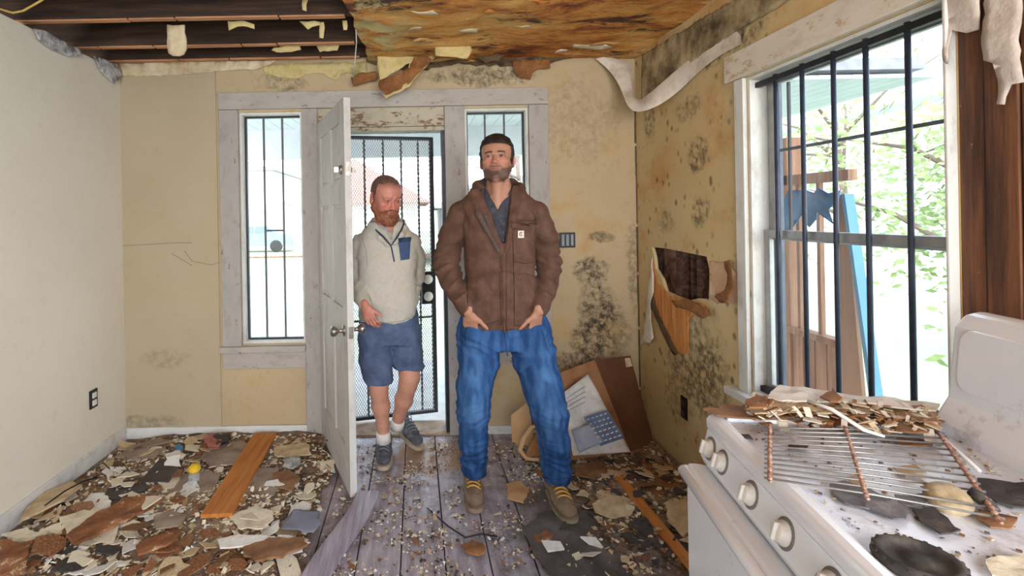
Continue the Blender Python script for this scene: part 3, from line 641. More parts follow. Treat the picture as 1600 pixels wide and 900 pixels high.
# expanded metal mesh: crossing zigzag strands
mb = MB(); aw, ah = .017, .030; z0, z1 = .05, GH-.02; W = GW-.05
def strand(s_):
    k = -int((z1-z0)/ah)
    while k*aw < W:
        # line a = k*aw + (z-z0)*aw/ah
        pts = []
        a0_ = k*aw; t0 = max(0, -a0_/(aw/ah)); t1 = min(z1-z0, (W-a0_)/(aw/ah))
        if t1 > t0+.01:
            q0 = (a0_+t0*aw/ah, z0+t0); q1 = (a0_+t1*aw/ah, z0+t1)
            if s_ < 0: q0 = (W-q0[0], q0[1]); q1 = (W-q1[0], q1[1])
            mb.bar(gp(.025+q0[0], q0[1], -.016), gp(.025+q1[0], q1[1], -.016), .003, .0018, up=gn)
        k += 1
strand(1); strand(-1)
tag(mb.build('wire_mesh', M_MESH, gt, fix=False), kind='stuff')
za, zb = at(668, 476, YB+.25).z, at(668, 425, YB+.25).z; ac = GW-.055
MB().obox(gp(ac, (za+zb)/2, .0), gd*.045, gn*.02, Vector((0, 0, (zb-za)/2))).build('lock_box', M_BLACKP, gt, bevel=.004)
for z in (za+.055, zb-.055): MB().lathe(gp(ac, z, -.018), -gn, [(.034, 0), (.034, .006), (.018, .012), (.016, .016), (.003, .018)], 24).build('lock_cylinder', M_WHITEP, gt, smooth=True)
# ================================================================ outside
M_GRASS = mat('grass', [(150, 158, 122), (172, 178, 142), (186, 188, 162)], 30, .9, .5, 90)
M_CONC = mat('pale_concrete', [(160, 158, 154), (186, 184, 178)], 6, .85, .2, 50)
M_SOFF = mat('pale_blue_porch_paint', [(186, 198, 208), (206, 214, 222)], 4, .7, .1)
M_WH = mat('white_siding', [(226, 224, 220), (240, 238, 234)], 4, .8, .1)
M_ROOFR = mat('faded_red_roof', [(196, 140, 130), (214, 164, 150)], 12, .9, .3)
M_ROOFG = mat('grey_roof', [(120, 122, 126), (150, 150, 152)], 14, .9, .3)
M_BRWALL = wood('brown_fence_boards', [(112, 78, 58), (140, 102, 78), (160, 124, 98)], 2, 2, .85)
tag(MB().box((-30, YB+.3, -.5), (30, 60, -.35)).build('lawn', M_GRASS, origin=0), kind='structure')
tag(MB().box((XR+.3, -12, -.5), (30, YB+.3, -.352)).build('side_lawn', M_GRASS, origin=0), kind='structure')
tag(MB().box((-3, YB+.205, -.35), (3.2, 5.1, -.03)).build('porch_floor', M_CONC, bevel=.01, origin=0), kind='structure')
tag(MB().box((-20, 9.5, -.35), (30, 13.5, -.34)).build('street', M_CONC, origin=0), kind='structure')
pr = thing('porch_roof', (0, 4.2, 2.3), kind='structure')
x = -3.4
while x < 3.6:
    MB().box((x+.003, YB+.2, 2.36), (x+.117, 5.15, 2.385)).build('soffit_board', M_SOFF, pr); x += .12
MB().box((-3.4, 5.12, 2.06), (3.6, 5.2, 2.42)).build('fascia', M_SOFF, pr, bevel=.005); MB().box((-3.4, YB+.2, 2.42), (3.6, 5.3, 2.5)).build('roof_deck', M_ROOFG, pr)
def house(label, x0, x1, y0, y1, h, rh, wall_, roof_, wins):
    t = thing('house', ((x0+x1)/2, (y0+y1)/2, -.35), label, 'house')
    mb = MB(); n = int((h+.35)/.2); dz = (h+.35)/n
    for i in range(n):
        z = -.35+i*dz; mb.box((x0, y0-.01*(i % 2), z+.004), (x1, y1, z+dz))
    mb.build('wall', wall_, t)
    xm = (x0+x1)/2
    MB().add([(x0-.4, y0-.4, h), (x1+.4, y0-.4, h), (xm, y0-.4, h+rh), (x0-.4, y1, h), (x1+.4, y1, h), (xm, y1, h+rh)], [(0, 1, 2), (3, 5, 4), (0, 3, 4, 1), (0, 2, 5, 3), (1, 4, 5, 2)]).build('roof', roof_, t)
    for (a, b, c_, d_) in wins:
        f_ = MB().box((a, y0-.06, c_), (b, y0-.011, d_)).build('window', M_WH, t); MB().box((a+.08, y0-.08, c_+.08), (b-.08, y0-.061, d_-.08)).build('pane', M_GLASSD, f_)
M_GLASSD = mat('far_window_glass', (96, 112, 128), 4, .2, 0)
house('pale house with a faded red gable roof seen through the gate behind the red-bearded person', -4.2, .1, 17, 24, 1.9, 1.5, M_WH, M_ROOFR, [(-3.2, -2.4, .5, 1.5), (-1.4, -.6, .5, 1.5)])
house('pale house with a grey gable roof seen between the two people', 1.0, 5.2, 18, 26, 1.7, 1.5, M_WH, M_ROOFG, [(1.0, 1.9, .4, 1.3), (3.2, 4.1, .4, 1.3)])
house('long white house seen through the left side window', -26, -9.5, 33, 42, 4.6, 3, M_WH, M_ROOFG, [(-13, -11.4, .8, 2.6)])
# low wire fence in front
fe = thing('wire_fence', (-3, 8.6, -.35), 'low chain fence beside the street seen through the left side window', 'fence')
for i in range(9): MB().lathe((-8+i*1.25, 8.6, -.35), (0, 0, 1), [(.025, 0), (.025, 1.15)], 8).build('post', M_ALU, fe)
MB().tube([(-8, 8.6, .78), (2, 8.6, .78)], .018, 8).build('top_rail', M_BRWALL, fe)
mb = MB()
for i in range(100): mb.bar((-8+i*.1, 8.6, -.34), (-7.4+i*.1, 8.6, .77), .004, .004); mb.bar((-7.4+i*.1, 8.6, -.34), (-8+i*.1, 8.6, .77), .004, .004)
tag(mb.build('chain_mesh', M_MESH, fe, fix=False), kind='stuff')
# parked car
def car(px, Y, label, body):
    c = at(px, 480, Y); t = thing('car', (c.x, Y, -.34), label, 'car'); x0 = c.x-2.1
    prof = [(0, .35), (0, .75), (.15, .88), (1.0, .98), (1.6, 1.42), (2.9, 1.45), (3.6, 1.02), (4.15, .92), (4.25, .7), (4.2, .35)]
    mb = MB(); n = len(prof)
    vs = [(x0+a, Y-.85+(.12 if b > 1.1 else 0), -.34+b) for a, b in prof]+[(x0+a, Y+.85-(.12 if b > 1.1 else 0), -.34+b) for a, b in prof]
    mb.add(vs, [tuple(range(n)), tuple(range(2*n-1, n-1, -1))]+[(i, (i+1) % n, (i+1) % n+n, i+n) for i in range(n)]); mb.build('car_body', body, t, bevel=.03)
    for a, b in ((1.15, 2.15), (2.25, 3.2)): MB().add([(x0+a, Y-.87, .68), (x0+b, Y-.87, .68), (x0+min(b, 2.9), Y-.76, 1.02), (x0+max(a, 1.6), Y-.76, 1.02), (x0+a, Y-.80, .68), (x0+b, Y-.80, .68), (x0+min(b, 2.9), Y-.7, 1.02), (x0+max(a, 1.6), Y-.7, 1.02)], [(0, 1, 2, 3), (4, 7, 6, 5), (0, 4, 5, 1), (1, 5, 6, 2), (2, 6, 7, 3), (3, 7, 4, 0)]).build('side_window', M_GLASSD, t)
    for a in (.85, 3.35): MB().lathe((x0+a, Y-.88, -.02), (0, 1, 0), [(.2, 0), (.32, .01), (.32, .22), (.1, .23)], 20).build('wheel', M_BLACKP, t)
car(404, 27, 'light blue car parked across the street beyond the left side window', mat('light_blue_car_paint', (128, 160, 190), 4, .3, 0))
# trees and shrubs
M_LEAF = mat('light_green_leaves', [(104, 130, 62), (140, 160, 92), (160, 172, 120)], 3, .8, 0)
M_BARK = mat('bark', [(96, 82, 70), (140, 122, 106)], 8, .9, .4)
def tree(label, base, hgt, rad, n, seed, trunk=.09, low=.3, branches=9):
    rnd = random.Random(seed); base = Vector(base); t = thing('tree', base, label, 'tree')
    mb = MB(); mb.tube([base, base+Vector((.05, 0, hgt*.35)), base+Vector((-.05, .1, hgt*.75))], [trunk, trunk*.8, trunk*.4], 8); tips = []
    for i in range(branches):
        s0 = base+Vector((0, 0, hgt*rnd.uniform(.3, .7))); e = base+Vector((rnd.uniform(-1, 1)*rad, rnd.uniform(-1, 1)*rad, hgt*rnd.uniform(low+.2, 1)))
        m_ = (s0+e)/2+Vector((rnd.uniform(-.2, .2), 0, .2)); mb.tube([s0, m_, e], [trunk*.4, trunk*.25, trunk*.08], 6); tips += [e, m_, (m_+e)/2]
    mb.build('trunk', M_BARK, t, smooth=True); mb = MB()
    for i in range(n):
        c = rnd.choice(tips)+Vector([rnd.gauss(0, rad*.28) for _ in range(3)]); a = Vector([rnd.uniform(-1, 1) for _ in range(3)]).normalized(); b = a.orthogonal().normalized(); s_ = rnd.uniform(.03, .07)
        mb.add([c-a*s_, c+b*s_*.5, c+a*s_, c-b*s_*.5], [(0, 1, 2, 3)])
    tag(mb.build('foliage', M_LEAF, t, fix=False), kind='stuff')
tree('light green tree beyond the lower right of the big barred window', (5.6, 4.6, -.35), 3.2, 1.3, 2600, 3)
tree('sparse tree in the middle of the big barred window', (8.2, 9.5, -.35), 4.6, 1.6, 1400, 5)
tree('thin bare-branched tree beyond the right side window', (1.6, 7.6, -.35), 4.2, 1.0, 120, 7, .05, branches=14)
tree('low leafy shrub outside near the foot of the big barred window', (4.2, 3.1, -.35), 1.35, .6, 1500, 8, .03, 0.1)
tree('tall pale-leaved shrub outside just beyond the plywood panel', (6.6, 5.6, -.35), 2.1, 1.1, 2200, 14, .03, 0.05)
tree('distant leafy shrub behind the stove backguard beyond the big window', (7.4, 4.2, -.35), 1.7, 1.1, 2000, 15, .03, 0.05)
# neighbour behind the big window: white house with blue eaves, boarded porch, plywood and tarp
t = thing('house', (14, 12, -.35), 'white house with blue eaves seen through the top of the big barred window', 'house')
mb = MB()
for i in range(20): mb.box((11-.01*(i % 2), 6, -.35+i*.2+.004), (17, 22, -.35+(i+1)*.2))
mb.build('wall', M_WH, t); MB().box((10.2, 5.4, 3.65), (18, 22.6, 3.95)).build('eaves', M_SOFF, t)
MB().add([(10.2, 5.4, 3.95), (18, 5.4, 3.95), (14, 5.4, 5.6), (10.2, 22.6, 3.95), (18, 22.6, 3.95), (14, 22.6, 5.6)], [(0, 1, 2), (3, 5, 4), (0, 3, 4, 1), (0, 2, 5, 3), (1, 4, 5, 2)]).build('roof', M_ROOFG, t)
XO = 2.35
def ob(px, py, X=XO): return onx(px, py, X)
lt = thing('porch_lattice', (XO, ob(1270, 600).y, -.35), 'brown boarded side rail with upright slats outside the big barred window', 'railing')
yl, yr_ = ob(1222, 500).y, ob(1332, 500).y; zt = ob(1270, 530).z
n = 6; d = (yl-yr_)/n
for i in range(n): MB().box((XO, yr_+i*d+.003, -.35), (XO+.03, yr_+(i+1)*d-.003, zt)).build('board', M_BRWALL, lt, bevel=.003)
MB().box((XO-.02, yr_, zt), (XO+.05, yl, zt+.04)).build('rail', M_BRWALL, lt, bevel=.003)
for px in (1248, 1280): 
    y = ob(px, 450).y; MB().box((XO, y-.012, zt+.04), (XO+.025, y+.012, 1.62)).build('slat', M_BRWALL, lt)
for y in (yl-.03,): MB().box((XO-.01, y-.05, -.35), (XO+.09, y+.05, 1.9)).build('post', M_BRWALL, lt, bevel=.004)
MB().box((XO-.01, yr_, 1.60), (XO+.04, yl, 1.66)).build('rail', M_BRWALL, lt)
M_PLY = wood('weathered_plywood', [(140, 104, 78), (166, 130, 102)], 2, 2, .85)
M_TARP = mat('faded_blue_tarp', [(20, 70, 112), (36, 98, 144), (70, 128, 164)], 5, .6, .5, 14)
a, b, c_, d_ = ob(1312, 304), ob(1322, 304), ob(1378, 640), ob(1312, 640); 
pl = thing('plywood_panel', (XO+.1, d_.y, -.35), 'leaning plywood panel with the blue tarp reflection made as an edge strip outside the window', 'panel')
def yz(px, py, X): q = onx(px, py, X); return (q.y, q.z)
mb = MB(); sheet(mb, [yz(1306, 306, XO-.1), yz(1320, 304, XO-.1), (yz(1366, 640, XO-.1)[0], -.35), (yz(1306, 640, XO-.1)[0], -.35)], lambda a, b, h: Vector((XO-.1+h, a, b)), .02, .2, 0); mb.build('board', M_PLY, pl)
mb = MB(); sheet(mb, [yz(1319, 303, XO-.11), yz(1324, 303, XO-.11), yz(1372, 640, XO-.11), yz(1365, 640, XO-.11)], lambda a, b, h: Vector((XO-.125+h, a, b)), .05, .2, 0); mb.build('tarp_reflection', mat('pale_blue_reflection', (96, 146, 172), 6, .7, 0), pl)  # solid strip standing in for the reflection of the blue tarp edge
XT = 2.2
mb = MB(); sheet(mb, [yz(*p, XT) for p in [(1222, 302), (1240, 294), (1262, 300), (1290, 292), (1314, 300), (1312, 318), (1296, 322), (1290, 350), (1276, 330), (1262, 352), (1250, 336), (1240, 348), (1232, 362), (1222, 362)]], lambda a, b, h: Vector((XT+h+.06*nz((a, b, 0), 5), a, b)), .006, .05, .02)
tag(mb.build('tarp', M_TARP, smooth=True), 'tattered blue tarp hanging outside the left part of the big window', 'tarp')
# ================================================================ stove
YAW = math.radians(10); SA = Vector((math.cos(YAW), -math.sin(YAW), 0)); SB = Vector((-math.sin(YAW), -math.cos(YAW), 0)); UP = Vector((0, 0, 1))
S0 = Vector((.765, 1.30, 0)); SD, SW_, SH = .62, .76, .915
def sp_(a, b, z): return S0 + SA*a + SB*b + UP*z
m = Mat('white_stove_enamel', .15, spec=.6); m.c = m.ramp(m.noise(3, 5), [(.3, (234, 237, 244)), (.7, (242, 245, 251))])
m.over(m.math('MULTIPLY', m.mask(m.noise(7, 8, .7), .62, .74), .6), (148, 140, 134)); M_EN = m.done(.05, 12)
m = Mat('dirty_cooktop_enamel', .25, spec=.6); m.c = m.ramp(m.noise(3, 5), [(.3, (220, 226, 240)), (.7, (238, 242, 251))])
m.over(m.math('MULTIPLY', m.mask(m.noise(6, 9, .74), .52, .66), .75), (150, 140, 130)); m.over(m.mask(m.noise(11, 9, .78, dist=.6), .60, .66), (112, 96, 84)); m.over(m.mask(m.noise(9, 10, .8, dist=.8), .63, .67), (58, 50, 50))
M_TOP = m.done(.25, 30, dist=.003)
sv = thing('stove', sp_(SD/2, SW_/2, 0), 'white enamel kitchen stove covered in dirt and debris at the right', 'stove')
def sbox(a0, a1, b0, b1, z0, z1): return MB().obox(sp_((a0+a1)/2, (b0+b1)/2, (z0+z1)/2), SA*(a1-a0)/2, SB*(b1-b0)/2, UP*(z1-z0)/2)
sbox(.03, SD, .004, SW_-.004, .06, SH-.125).build('stove_body', M_EN, sv, bevel=.006)
sbox(.06, SD-.02, .02, SW_-.02, 0, .06).build('plinth', M_BLACKP, sv)
# cooktop with raised, rounded rim
def prof_sweep(pts, b0, b1):
    vs = [sp_(a, b0, z) for a, z in pts]+[sp_(a, b1, z) for a, z in pts]; n = len(pts)
    return MB().add(vs, [tuple(range(n)), tuple(range(2*n-1, n-1, -1))]+[(i, (i+1) % n, (i+1) % n+n, i+n) for i in range(n)])
rim = [(-.012, SH-.035), (-.014, SH-.012), (-.008, SH-.002), (.004, SH+.003), (.018, SH+.002), (.030, SH-.006), (.030, SH-.035)]
prof_sweep(rim, .0, SW_).build('front_rim', M_EN, sv, bevel=.003, smooth=False)
sbox(.03, SD-.03, .0, .02, SH-.035, SH+.001).build('side_rim', M_EN, sv, bevel=.005)
sbox(.03, SD-.03, SW_-.02, SW_, SH-.035, SH+.001).build('side_rim', M_EN, sv, bevel=.005)
top = MB(); n1, n2 = 20, 24
tv = [sp_(.03+(SD-.06)*i/n1, .02+(SW_-.04)*j/n2, SH-.008) for i in range(n1+1) for j in range(n2+1)]
top.add(tv, [(i*(n2+1)+j, i*(n2+1)+j+1, (i+1)*(n2+1)+j+1, (i+1)*(n2+1)+j) for i in range(n1) for j in range(n2)])
sbox(.03, SD-.03, .02, SW_-.02, SH-.12, SH-.008).build('cooktop', M_TOP, sv)
# slanted control panel, knobs
cp = [(-.012, SH-.035), (-.030, SH-.105), (-.022, SH-.125), (.03, SH-.125), (.03, SH-.035)]
prof_sweep(cp, .003, SW_-.003).build('control_panel', M_EN, sv, bevel=.003)
M_KNOB = mat('aged_white_knob', [(198, 194, 186), (222, 220, 214)], 9, .4, 0)
kn = (SA*-.97 + UP*.25).normalized()
for b in (.045, .115, .255, .385, .52, .65):
    c = sp_(-.021, b, SH-.07)
    k = MB().lathe(c, kn, [(.023, 0), (.0225, .006), (.019, .009), (.0175, .015), (.016, .0175), (.004, .018)], 28).build('knob', M_KNOB, sv, smooth=True)
    MB().obox(c+kn*.017, SB*.0045, kn*.007, (kn.cross(SB))*.017).build('knob_grip', M_KNOB, k, bevel=.002)
    k2 = MB().lathe(c, kn, [(.029, -.004), (.029, .0015), (.024, .002)], 28).build('knob_bezel', mat('grey_bezel', (120, 116, 112), 9, .5, 0) if b < .05 else bpy.data.materials['grey_bezel'], sv, smooth=True)
# oven door standing proud, with its top ledge and handle
dpf = [(-.065, .30), (-.065, .745), (-.070, .775), (-.060, .788), (-.040, .788), (.029, .780), (.029, .30)]
dr2 = prof_sweep(dpf, .006, SW_-.006).build('oven_door', M_EN, sv, bevel=.004)
MB().tube([sp_(-.066, .012, .772), sp_(-.078, .02, .774), sp_(-.078, SW_-.02, .774), sp_(-.066, SW_-.012, .772)], .013, 12).build('door_handle', M_EN, dr2, smooth=True)
sbox(-.05, .029, .008, SW_-.008, .07, .29).build('drawer', M_EN, sv, bevel=.006)
# backguard: rounded upright with a recessed face
bgp = [(SD-.125, SH-.03), (SD-.125, SH+.02), (SD-.095, SH+.075), (SD-.078, SH+.245), (SD-.055, SH+.275), (SD-.02, SH+.283), (SD+.028, SH+.255), (SD+.03, SH-.03)]
o = prof_sweep(bgp, .0, SW_).build('backguard', M_EN, sv, bevel=.012); o.data.polygons.foreach_set('use_smooth', [False]*len(o.data.polygons))
fz0, fz1 = SH+.10, SH+.245
for (b0, b1) in ((.03, SW_-.03),):
    mb = MB()
    def fr(a, b, h): return sp_(SD-.092 + .013*((b-fz0)/(fz1-fz0)) + .004 - h, a, b)
    P = []
    for (cx, cz, a0) in ((b1-.03, fz1-.03, 0), (b0+.03, fz1-.03, 90), (b0+.03, fz0+.03, 180), (b1-.03, fz0+.03, 270)):
        for k in range(5): t_ = math.radians(a0+k*22.5); P.append((cx+.03*math.cos(t_), cz+.03*math.sin(t_)))
    sheet(mb, P, fr, .010, .12, 0); mb.build('backguard_face', M_EN, sv, bevel=.003)
# burner ring on the cooktop, near side
M_BURN = mat('burnt_black_iron', [(34, 32, 32), (62, 58, 56), (92, 86, 80)], 20, .75, .6, 50, dist=.004)
z_ = SH-.006; q = onz(1435, 872, z_+.012)
bt = thing('burner_cap', (q.x, q.y, z_), 'round black burnt burner ring lying on the near part of the cooktop', 'burner')
MB().lathe((q.x, q.y, z_), (0, 0, 1), [(.052, .0), (.055, .006), (.052, .015), (.046, .018), (.040, .014), (.036, .008), (.020, .009), (.016, .013), (.002, .013)], 32).build('ring', M_BURN, bt, smooth=True)
for k in range(20):
    a_ = k*math.pi/10; e = Vector((math.cos(a_), math.sin(a_), 0)); f_ = Vector((-e.y, e.x, 0)); MB().obox(Vector((q.x, q.y, z_+.012))+e*.051, e*.0022, f_*.0025, UP*.004).build('tooth', M_BURN, bt)
M_RUST2 = mat('greasy_tan_metal', [(118, 96, 70), (178, 160, 128), (206, 190, 158)], 14, .5, .3, 40)
q = onz(1480, 782, z_+.01); bt = thing('burner_cap', (q.x, q.y, z_), 'tan greasy burner cup lying tilted by the right twisted bar of the rack', 'burner')
MB().lathe((q.x, q.y, z_+.006), (-.25, -.35, .9), [(.030, 0), (.033, .012), (.028, .020), (.010, .022), (.002, .022)], 26).build('cup', M_RUST2, bt, smooth=True)
MB().lathe((q.x+.045, q.y-.012, z_+.012), (.5, -.4, .8), [(.020, 0), (.022, .012), (.012, .016), (.002, .016)], 20).build('collar', M_BURN, bt, smooth=True)
# oven rack lying on the cooktop
M_ROD = mat('dull_steel_rod', [(140, 138, 134), (180, 178, 174)], 12, .35, 0, metal=.7)
M_COP = mat('rusty_copper_wire', [(134, 90, 70), (190, 146, 124), (226, 204, 190)], 60, .4, .2, 60, metal=.5)
zr = SH+.016
Q = [onz(1203, 668, zr), onz(1466, 676, zr), onz(1560, 812, zr), onz(1203, 750, zr)]
def rk(s_, t_): return (Q[0].lerp(Q[1], s_)).lerp(Q[3].lerp(Q[2], s_), t_)
rt = thing('oven_rack', rk(.5, .5) - Vector((0, 0, .010)), 'wire oven rack with rusty twisted cross bars lying askew on the cooktop', 'oven rack')
NR = 13
for i in range(NR):
    t_ = .01+.97*i/(NR-1); MB().tube([rk(-.03, t_), rk(.5, t_)+Vector((0, 0, .003)), rk(1.03, t_)], .0021, 8).build('rod', M_ROD, rt, smooth=True)
for s_ in (0, .46, 1):
    pts = []; rr = []
    for i in range(97):
        t_ = -.03+1.06*i/96; ph = i/96*24*2*math.pi
        p = rk(s_, t_) + Vector((.0016*math.cos(ph), 0, .001+.0016*math.sin(ph))); pts.append(p); rr.append(.0032+.0014*math.sin(ph))
    MB().tube(pts, rr, 8).build('twisted_bar', M_COP, rt, smooth=True)
def mbm(mb, name, mats):
    o = mb.build(name, mats, fix=False); o.data.polygons.foreach_set('material_index', mb.mi); return o
# rubbish on the stove
def zsheet(name, pts, z, mat_, label, cat, th=.003, crump=.006, res=.02, seed=1, group=None, freq=14, fold=0, jit=.003, smooth=False, curl=.0, dz=None):
    P = [onz(x, y, z) for x, y in pts]; cx = sum(p.x for p in P)/len(P); cy = sum(p.y for p in P)/len(P)
    def fn(a, b, h):
        r2 = (a-cx)**2+(b-cy)**2
        return Vector((a, b, z + h + crump*(1+nz((a, b, seed), freq, seed)) + curl*r2 + (dz(a, b) if dz else 0)))
    mb = MB(); sheet(mb, [(p.x, p.y) for p in P], fn, th, res, jit, seed=seed); o = mb.build(name, mat_, smooth=smooth)
    return tag(o, label, cat, group)
M_GREASE = mat('greasy_grey_flake', [(72, 66, 66), (104, 98, 100), (132, 124, 120)], 18, .5, .4, 40)
M_TAN = mat('tan_plaster', [(168, 140, 106), (196, 172, 136), (214, 196, 164)], 12, .9, .4, 40)
M_CRM = mat('cream_plaster', [(206, 194, 168), (226, 216, 194), (190, 174, 146)], 10, .9, .4, 40)
M_WHP = mat('whitish_plaster', [(214, 210, 202), (232, 230, 224), (196, 186, 172)], 10, .9, .4, 40)
M_BRN = mat('brown_board_scrap', [(98, 66, 44), (134, 96, 66), (160, 122, 88)], 9, .85, .4, 40)
m = Mat('rust_orange_board_scrap', .8); m.c = m.ramp(m.noise(8, 7, .7), [(.32, (92, 58, 38)), (.5, (140, 88, 54)), (.68, (176, 126, 86))])
m.over(m.mask(m.noise(12, 8, .75), .58, .63), (210, 188, 158)); M_RUS = m.done(.5, 30)
M_DRK = mat('dark_grey_scrap', [(48, 44, 44), (70, 64, 62), (92, 84, 80)], 9, .85, .4, 40)
zt_ = SH-.006
for i, (pts, m_, lb) in enumerate([
  ([(1298, 762), (1320, 756), (1350, 766), (1390, 782), (1420, 800), (1416, 816), (1395, 816), (1360, 800), (1320, 792), (1302, 778)], M_GREASE, 'large curled grey flake at the foot of the middle twisted bar'),
  ([(1425, 800), (1460, 800), (1480, 815), (1500, 836), (1470, 838), (1440, 822)], M_DRK, 'dark flake on the cooktop between the burner ring and the tan cup'),
  ([(1528, 752), (1600, 760), (1625, 790), (1600, 800), (1560, 790), (1530, 775)], M_DRK, 'dark scrap on the cooktop against the right edge of the photo'),
  ([(1528, 800), (1560, 806), (1590, 815), (1578, 832), (1545, 828), (1525, 815)], M_BRN, 'brown scrap under the near end of the right twisted bar'),
  ([(1325, 752), (1345, 746), (1352, 758), (1335, 764)], M_TAN, 'small tan crumb by the middle twisted bar'),
  ([(1230, 696), (1264, 700), (1262, 706), (1232, 704)], M_DRK, 'small black burnt flake inside the left half of the rack'),
  ([(1150, 681), (1170, 683), (1178, 690), (1160, 690)], M_DRK, 'small black flake at the far front corner of the cooktop'),
  ([(1400, 780), (1440, 776), (1462, 786), (1440, 796), (1410, 794)], M_GREASE, 'grey flake between the middle and right twisted bars'),
  ([(1540, 880), (1600, 872), (1640, 890), (1600, 915), (1550, 905)], M_CRM, 'cream flake on the near right of the cooktop'),
  ([(1395, 735), (1430, 730), (1445, 742), (1415, 750)], M_TAN, 'tan flake under the rods in the middle of the rack'),
  ([(1400, 690), (1455, 692), (1458, 700), (1405, 700)], M_BRN, 'thin brown strip under the far rods of the rack')]):
    zsheet('flake', pts, zt_, m_, lb, 'flake', seed=i+1, res=.012, crump=.004, freq=40, jit=.002)
rnd = random.Random(5); mb = MB()
for i in range(420):
    a, b = rnd.uniform(.04, SD-.1), rnd.uniform(.03, SW_-.03); s_ = rnd.uniform(.0008, .0035)
    c = sp_(a, b, zt_+s_*.3); t_ = rnd.random()*6.3; e = Vector((math.cos(t_), math.sin(t_), 0)); mb.obox(c, e*s_, Vector((-e.y, e.x, 0))*s_*rnd.uniform(.5, 1), UP*s_*.35, rnd.randrange(3))
tag(mbm(mb, 'crumbs', [M_GREASE, M_TAN, M_BRN]), 'fine crumbs of plaster and rust all over the white cooktop', 'crumbs', kind='stuff')
# heap of peeled paper layers at the far side of the stove
def crumb(a, b): return 0
for i, (pts, m_, z, lb) in enumerate([
  ([(1100, 646), (1140, 640), (1200, 644), (1240, 656), (1200, 664), (1120, 654)], M_BRN, SH+.002, 'flat tan strip reaching over the far left corner of the stove'),
  ([(1160, 640), (1210, 622), (1300, 630), (1400, 640), (1465, 648), (1460, 672), (1400, 676), (1320, 664), (1240, 660), (1190, 656)], M_BRN, SH+.004, 'brown bottom layer of the paper heap on the far side of the stove'),
  ([(1165, 642), (1200, 630), (1260, 634), (1330, 644), (1300, 654), (1230, 650), (1180, 652)], M_TAN, SH+.022, 'pale crumpled layer on the left of the paper heap'),
  ([(1300, 640), (1370, 640), (1462, 650), (1466, 662), (1420, 660), (1350, 654)], M_TAN, SH+.020, 'tan layer on the right of the paper heap'),
  ([(1196, 626), (1220, 608), (1290, 618), (1380, 628), (1468, 640), (1464, 650), (1380, 640), (1300, 634), (1220, 634)], M_WPAPER, SH+.035, 'long pale paper sheet topping the heap below the big window'),
  ([(1284, 628), (1300, 614), (1318, 630), (1300, 636)], M_BRPEEL, SH+.05, 'small peaked brown scrap on top of the paper heap'),
  ([(1164, 636), (1180, 626), (1200, 630), (1196, 642), (1172, 644)], M_BRPEEL, SH+.040, 'brown scrap at the left end of the paper heap'),
  ([(1385, 668), (1420, 660), (1462, 660), (1468, 676), (1450, 684), (1400, 680)], M_BRN, SH+.012, 'brown scrap at the right end of the paper heap')]):
    zsheet('paper_layer', pts, z, m_, lb, 'paper', seed=i+3, res=.02, crump=.009, freq=22, jit=.004, th=.004)
rnd = random.Random(9); mb = MB()
for i in range(260):
    px, py = rnd.uniform(1170, 1464), 0; py = 640+(px-1170)*.085+rnd.uniform(-12, 16); c = onz(px, py, SH+.02); c.z = SH+rnd.uniform(.012, .048); t_ = rnd.random()*6.3; s_ = rnd.uniform(.005, .018)
    e = Vector((math.cos(t_), math.sin(t_)*.6, rnd.gauss(0, .4))).normalized(); f_ = e.cross(UP).normalized(); mb.obox(c, e*s_, f_*s_*rnd.uniform(.2, .6), e.cross(f_)*.0010, rnd.randrange(4))
tag(mbm(mb, 'paper_shreds', [M_BRN, M_TAN, M_BRPEEL, M_WPAPER]), 'brown and tan paper shreds filling the heap on the far side of the stove', 'shreds', kind='stuff')
mb = MB(); P = [onz(1262, 626, SH+.06), onz(1300, 640, SH+.055), onz(1350, 672, SH+.03), onz(1382, 682, SH+.022)]
mb.tube(P, [.004, .005, .0045, .003], 8); tag(mb.build('plastic_strip', M_WHITEP, smooth=True), 'white plastic strip lying diagonally from the paper heap onto the rack', 'strip')
mb = MB(); P = [onz(1458, 668, SH+.02), onz(1490, 700, SH+.014), onz(1530, 736, SH+.008)]
mb.tube(P, .004, 8); tag(mb.build('plastic_strip', M_WHITEP, smooth=True), 'white rod lying along the right twisted bar towards the backguard', 'strip')
# ================================================================ cardboard box and plastic bag in the corner
M_CARD = mat('damp_brown_cardboard', [(128, 90, 58), (156, 114, 78), (172, 130, 92)], 5, .85, .25, 30)
M_CARDD = mat('dark_brown_cardboard', [(88, 56, 36), (112, 76, 50)], 5, .8, .25, 30)  # darker brown, used on one side panel of each box
cb = thing('cardboard_box', onz(960, 700), 'brown cardboard box slumped in the back right corner', 'cardboard box')
def quad3(pts4, th, name, mat_, par, nn=8, crump=.006, seed=1, smooth=False, bulge=0.):
    """curved panel through four world corners, with thickness"""
    a, b, c_, d_ = map(Vector, pts4); nr = ((b-a).cross(d_-a)).normalized(); vs = []
    for i in range(nn+1):
        for j in range(nn+1):
            p = (a.lerp(b, i/nn)).lerp(d_.lerp(c_, i/nn), j/nn); vs.append(p + nr*(crump*nz(p, 8, seed) + bulge*math.sin(math.pi*i/nn)*math.sin(math.pi*j/nn)))
    N = len(vs); vs += [v-nr*th for v in vs]; fs = []
    W = nn+1
    for i in range(nn):
        for j in range(nn):
            q = (i*W+j, i*W+j+1, (i+1)*W+j+1, (i+1)*W+j); fs += [q, tuple(k+N for k in reversed(q))]
    for i in range(nn):
        for (u, v) in ((i*W, (i+1)*W), (i*W+nn, (i+1)*W+nn), (i, i+1), (nn*W+i, nn*W+i+1)): fs.append((u, v, v+N, u+N))
    return MB().add(vs, fs).build(name, mat_, par, smooth=smooth)
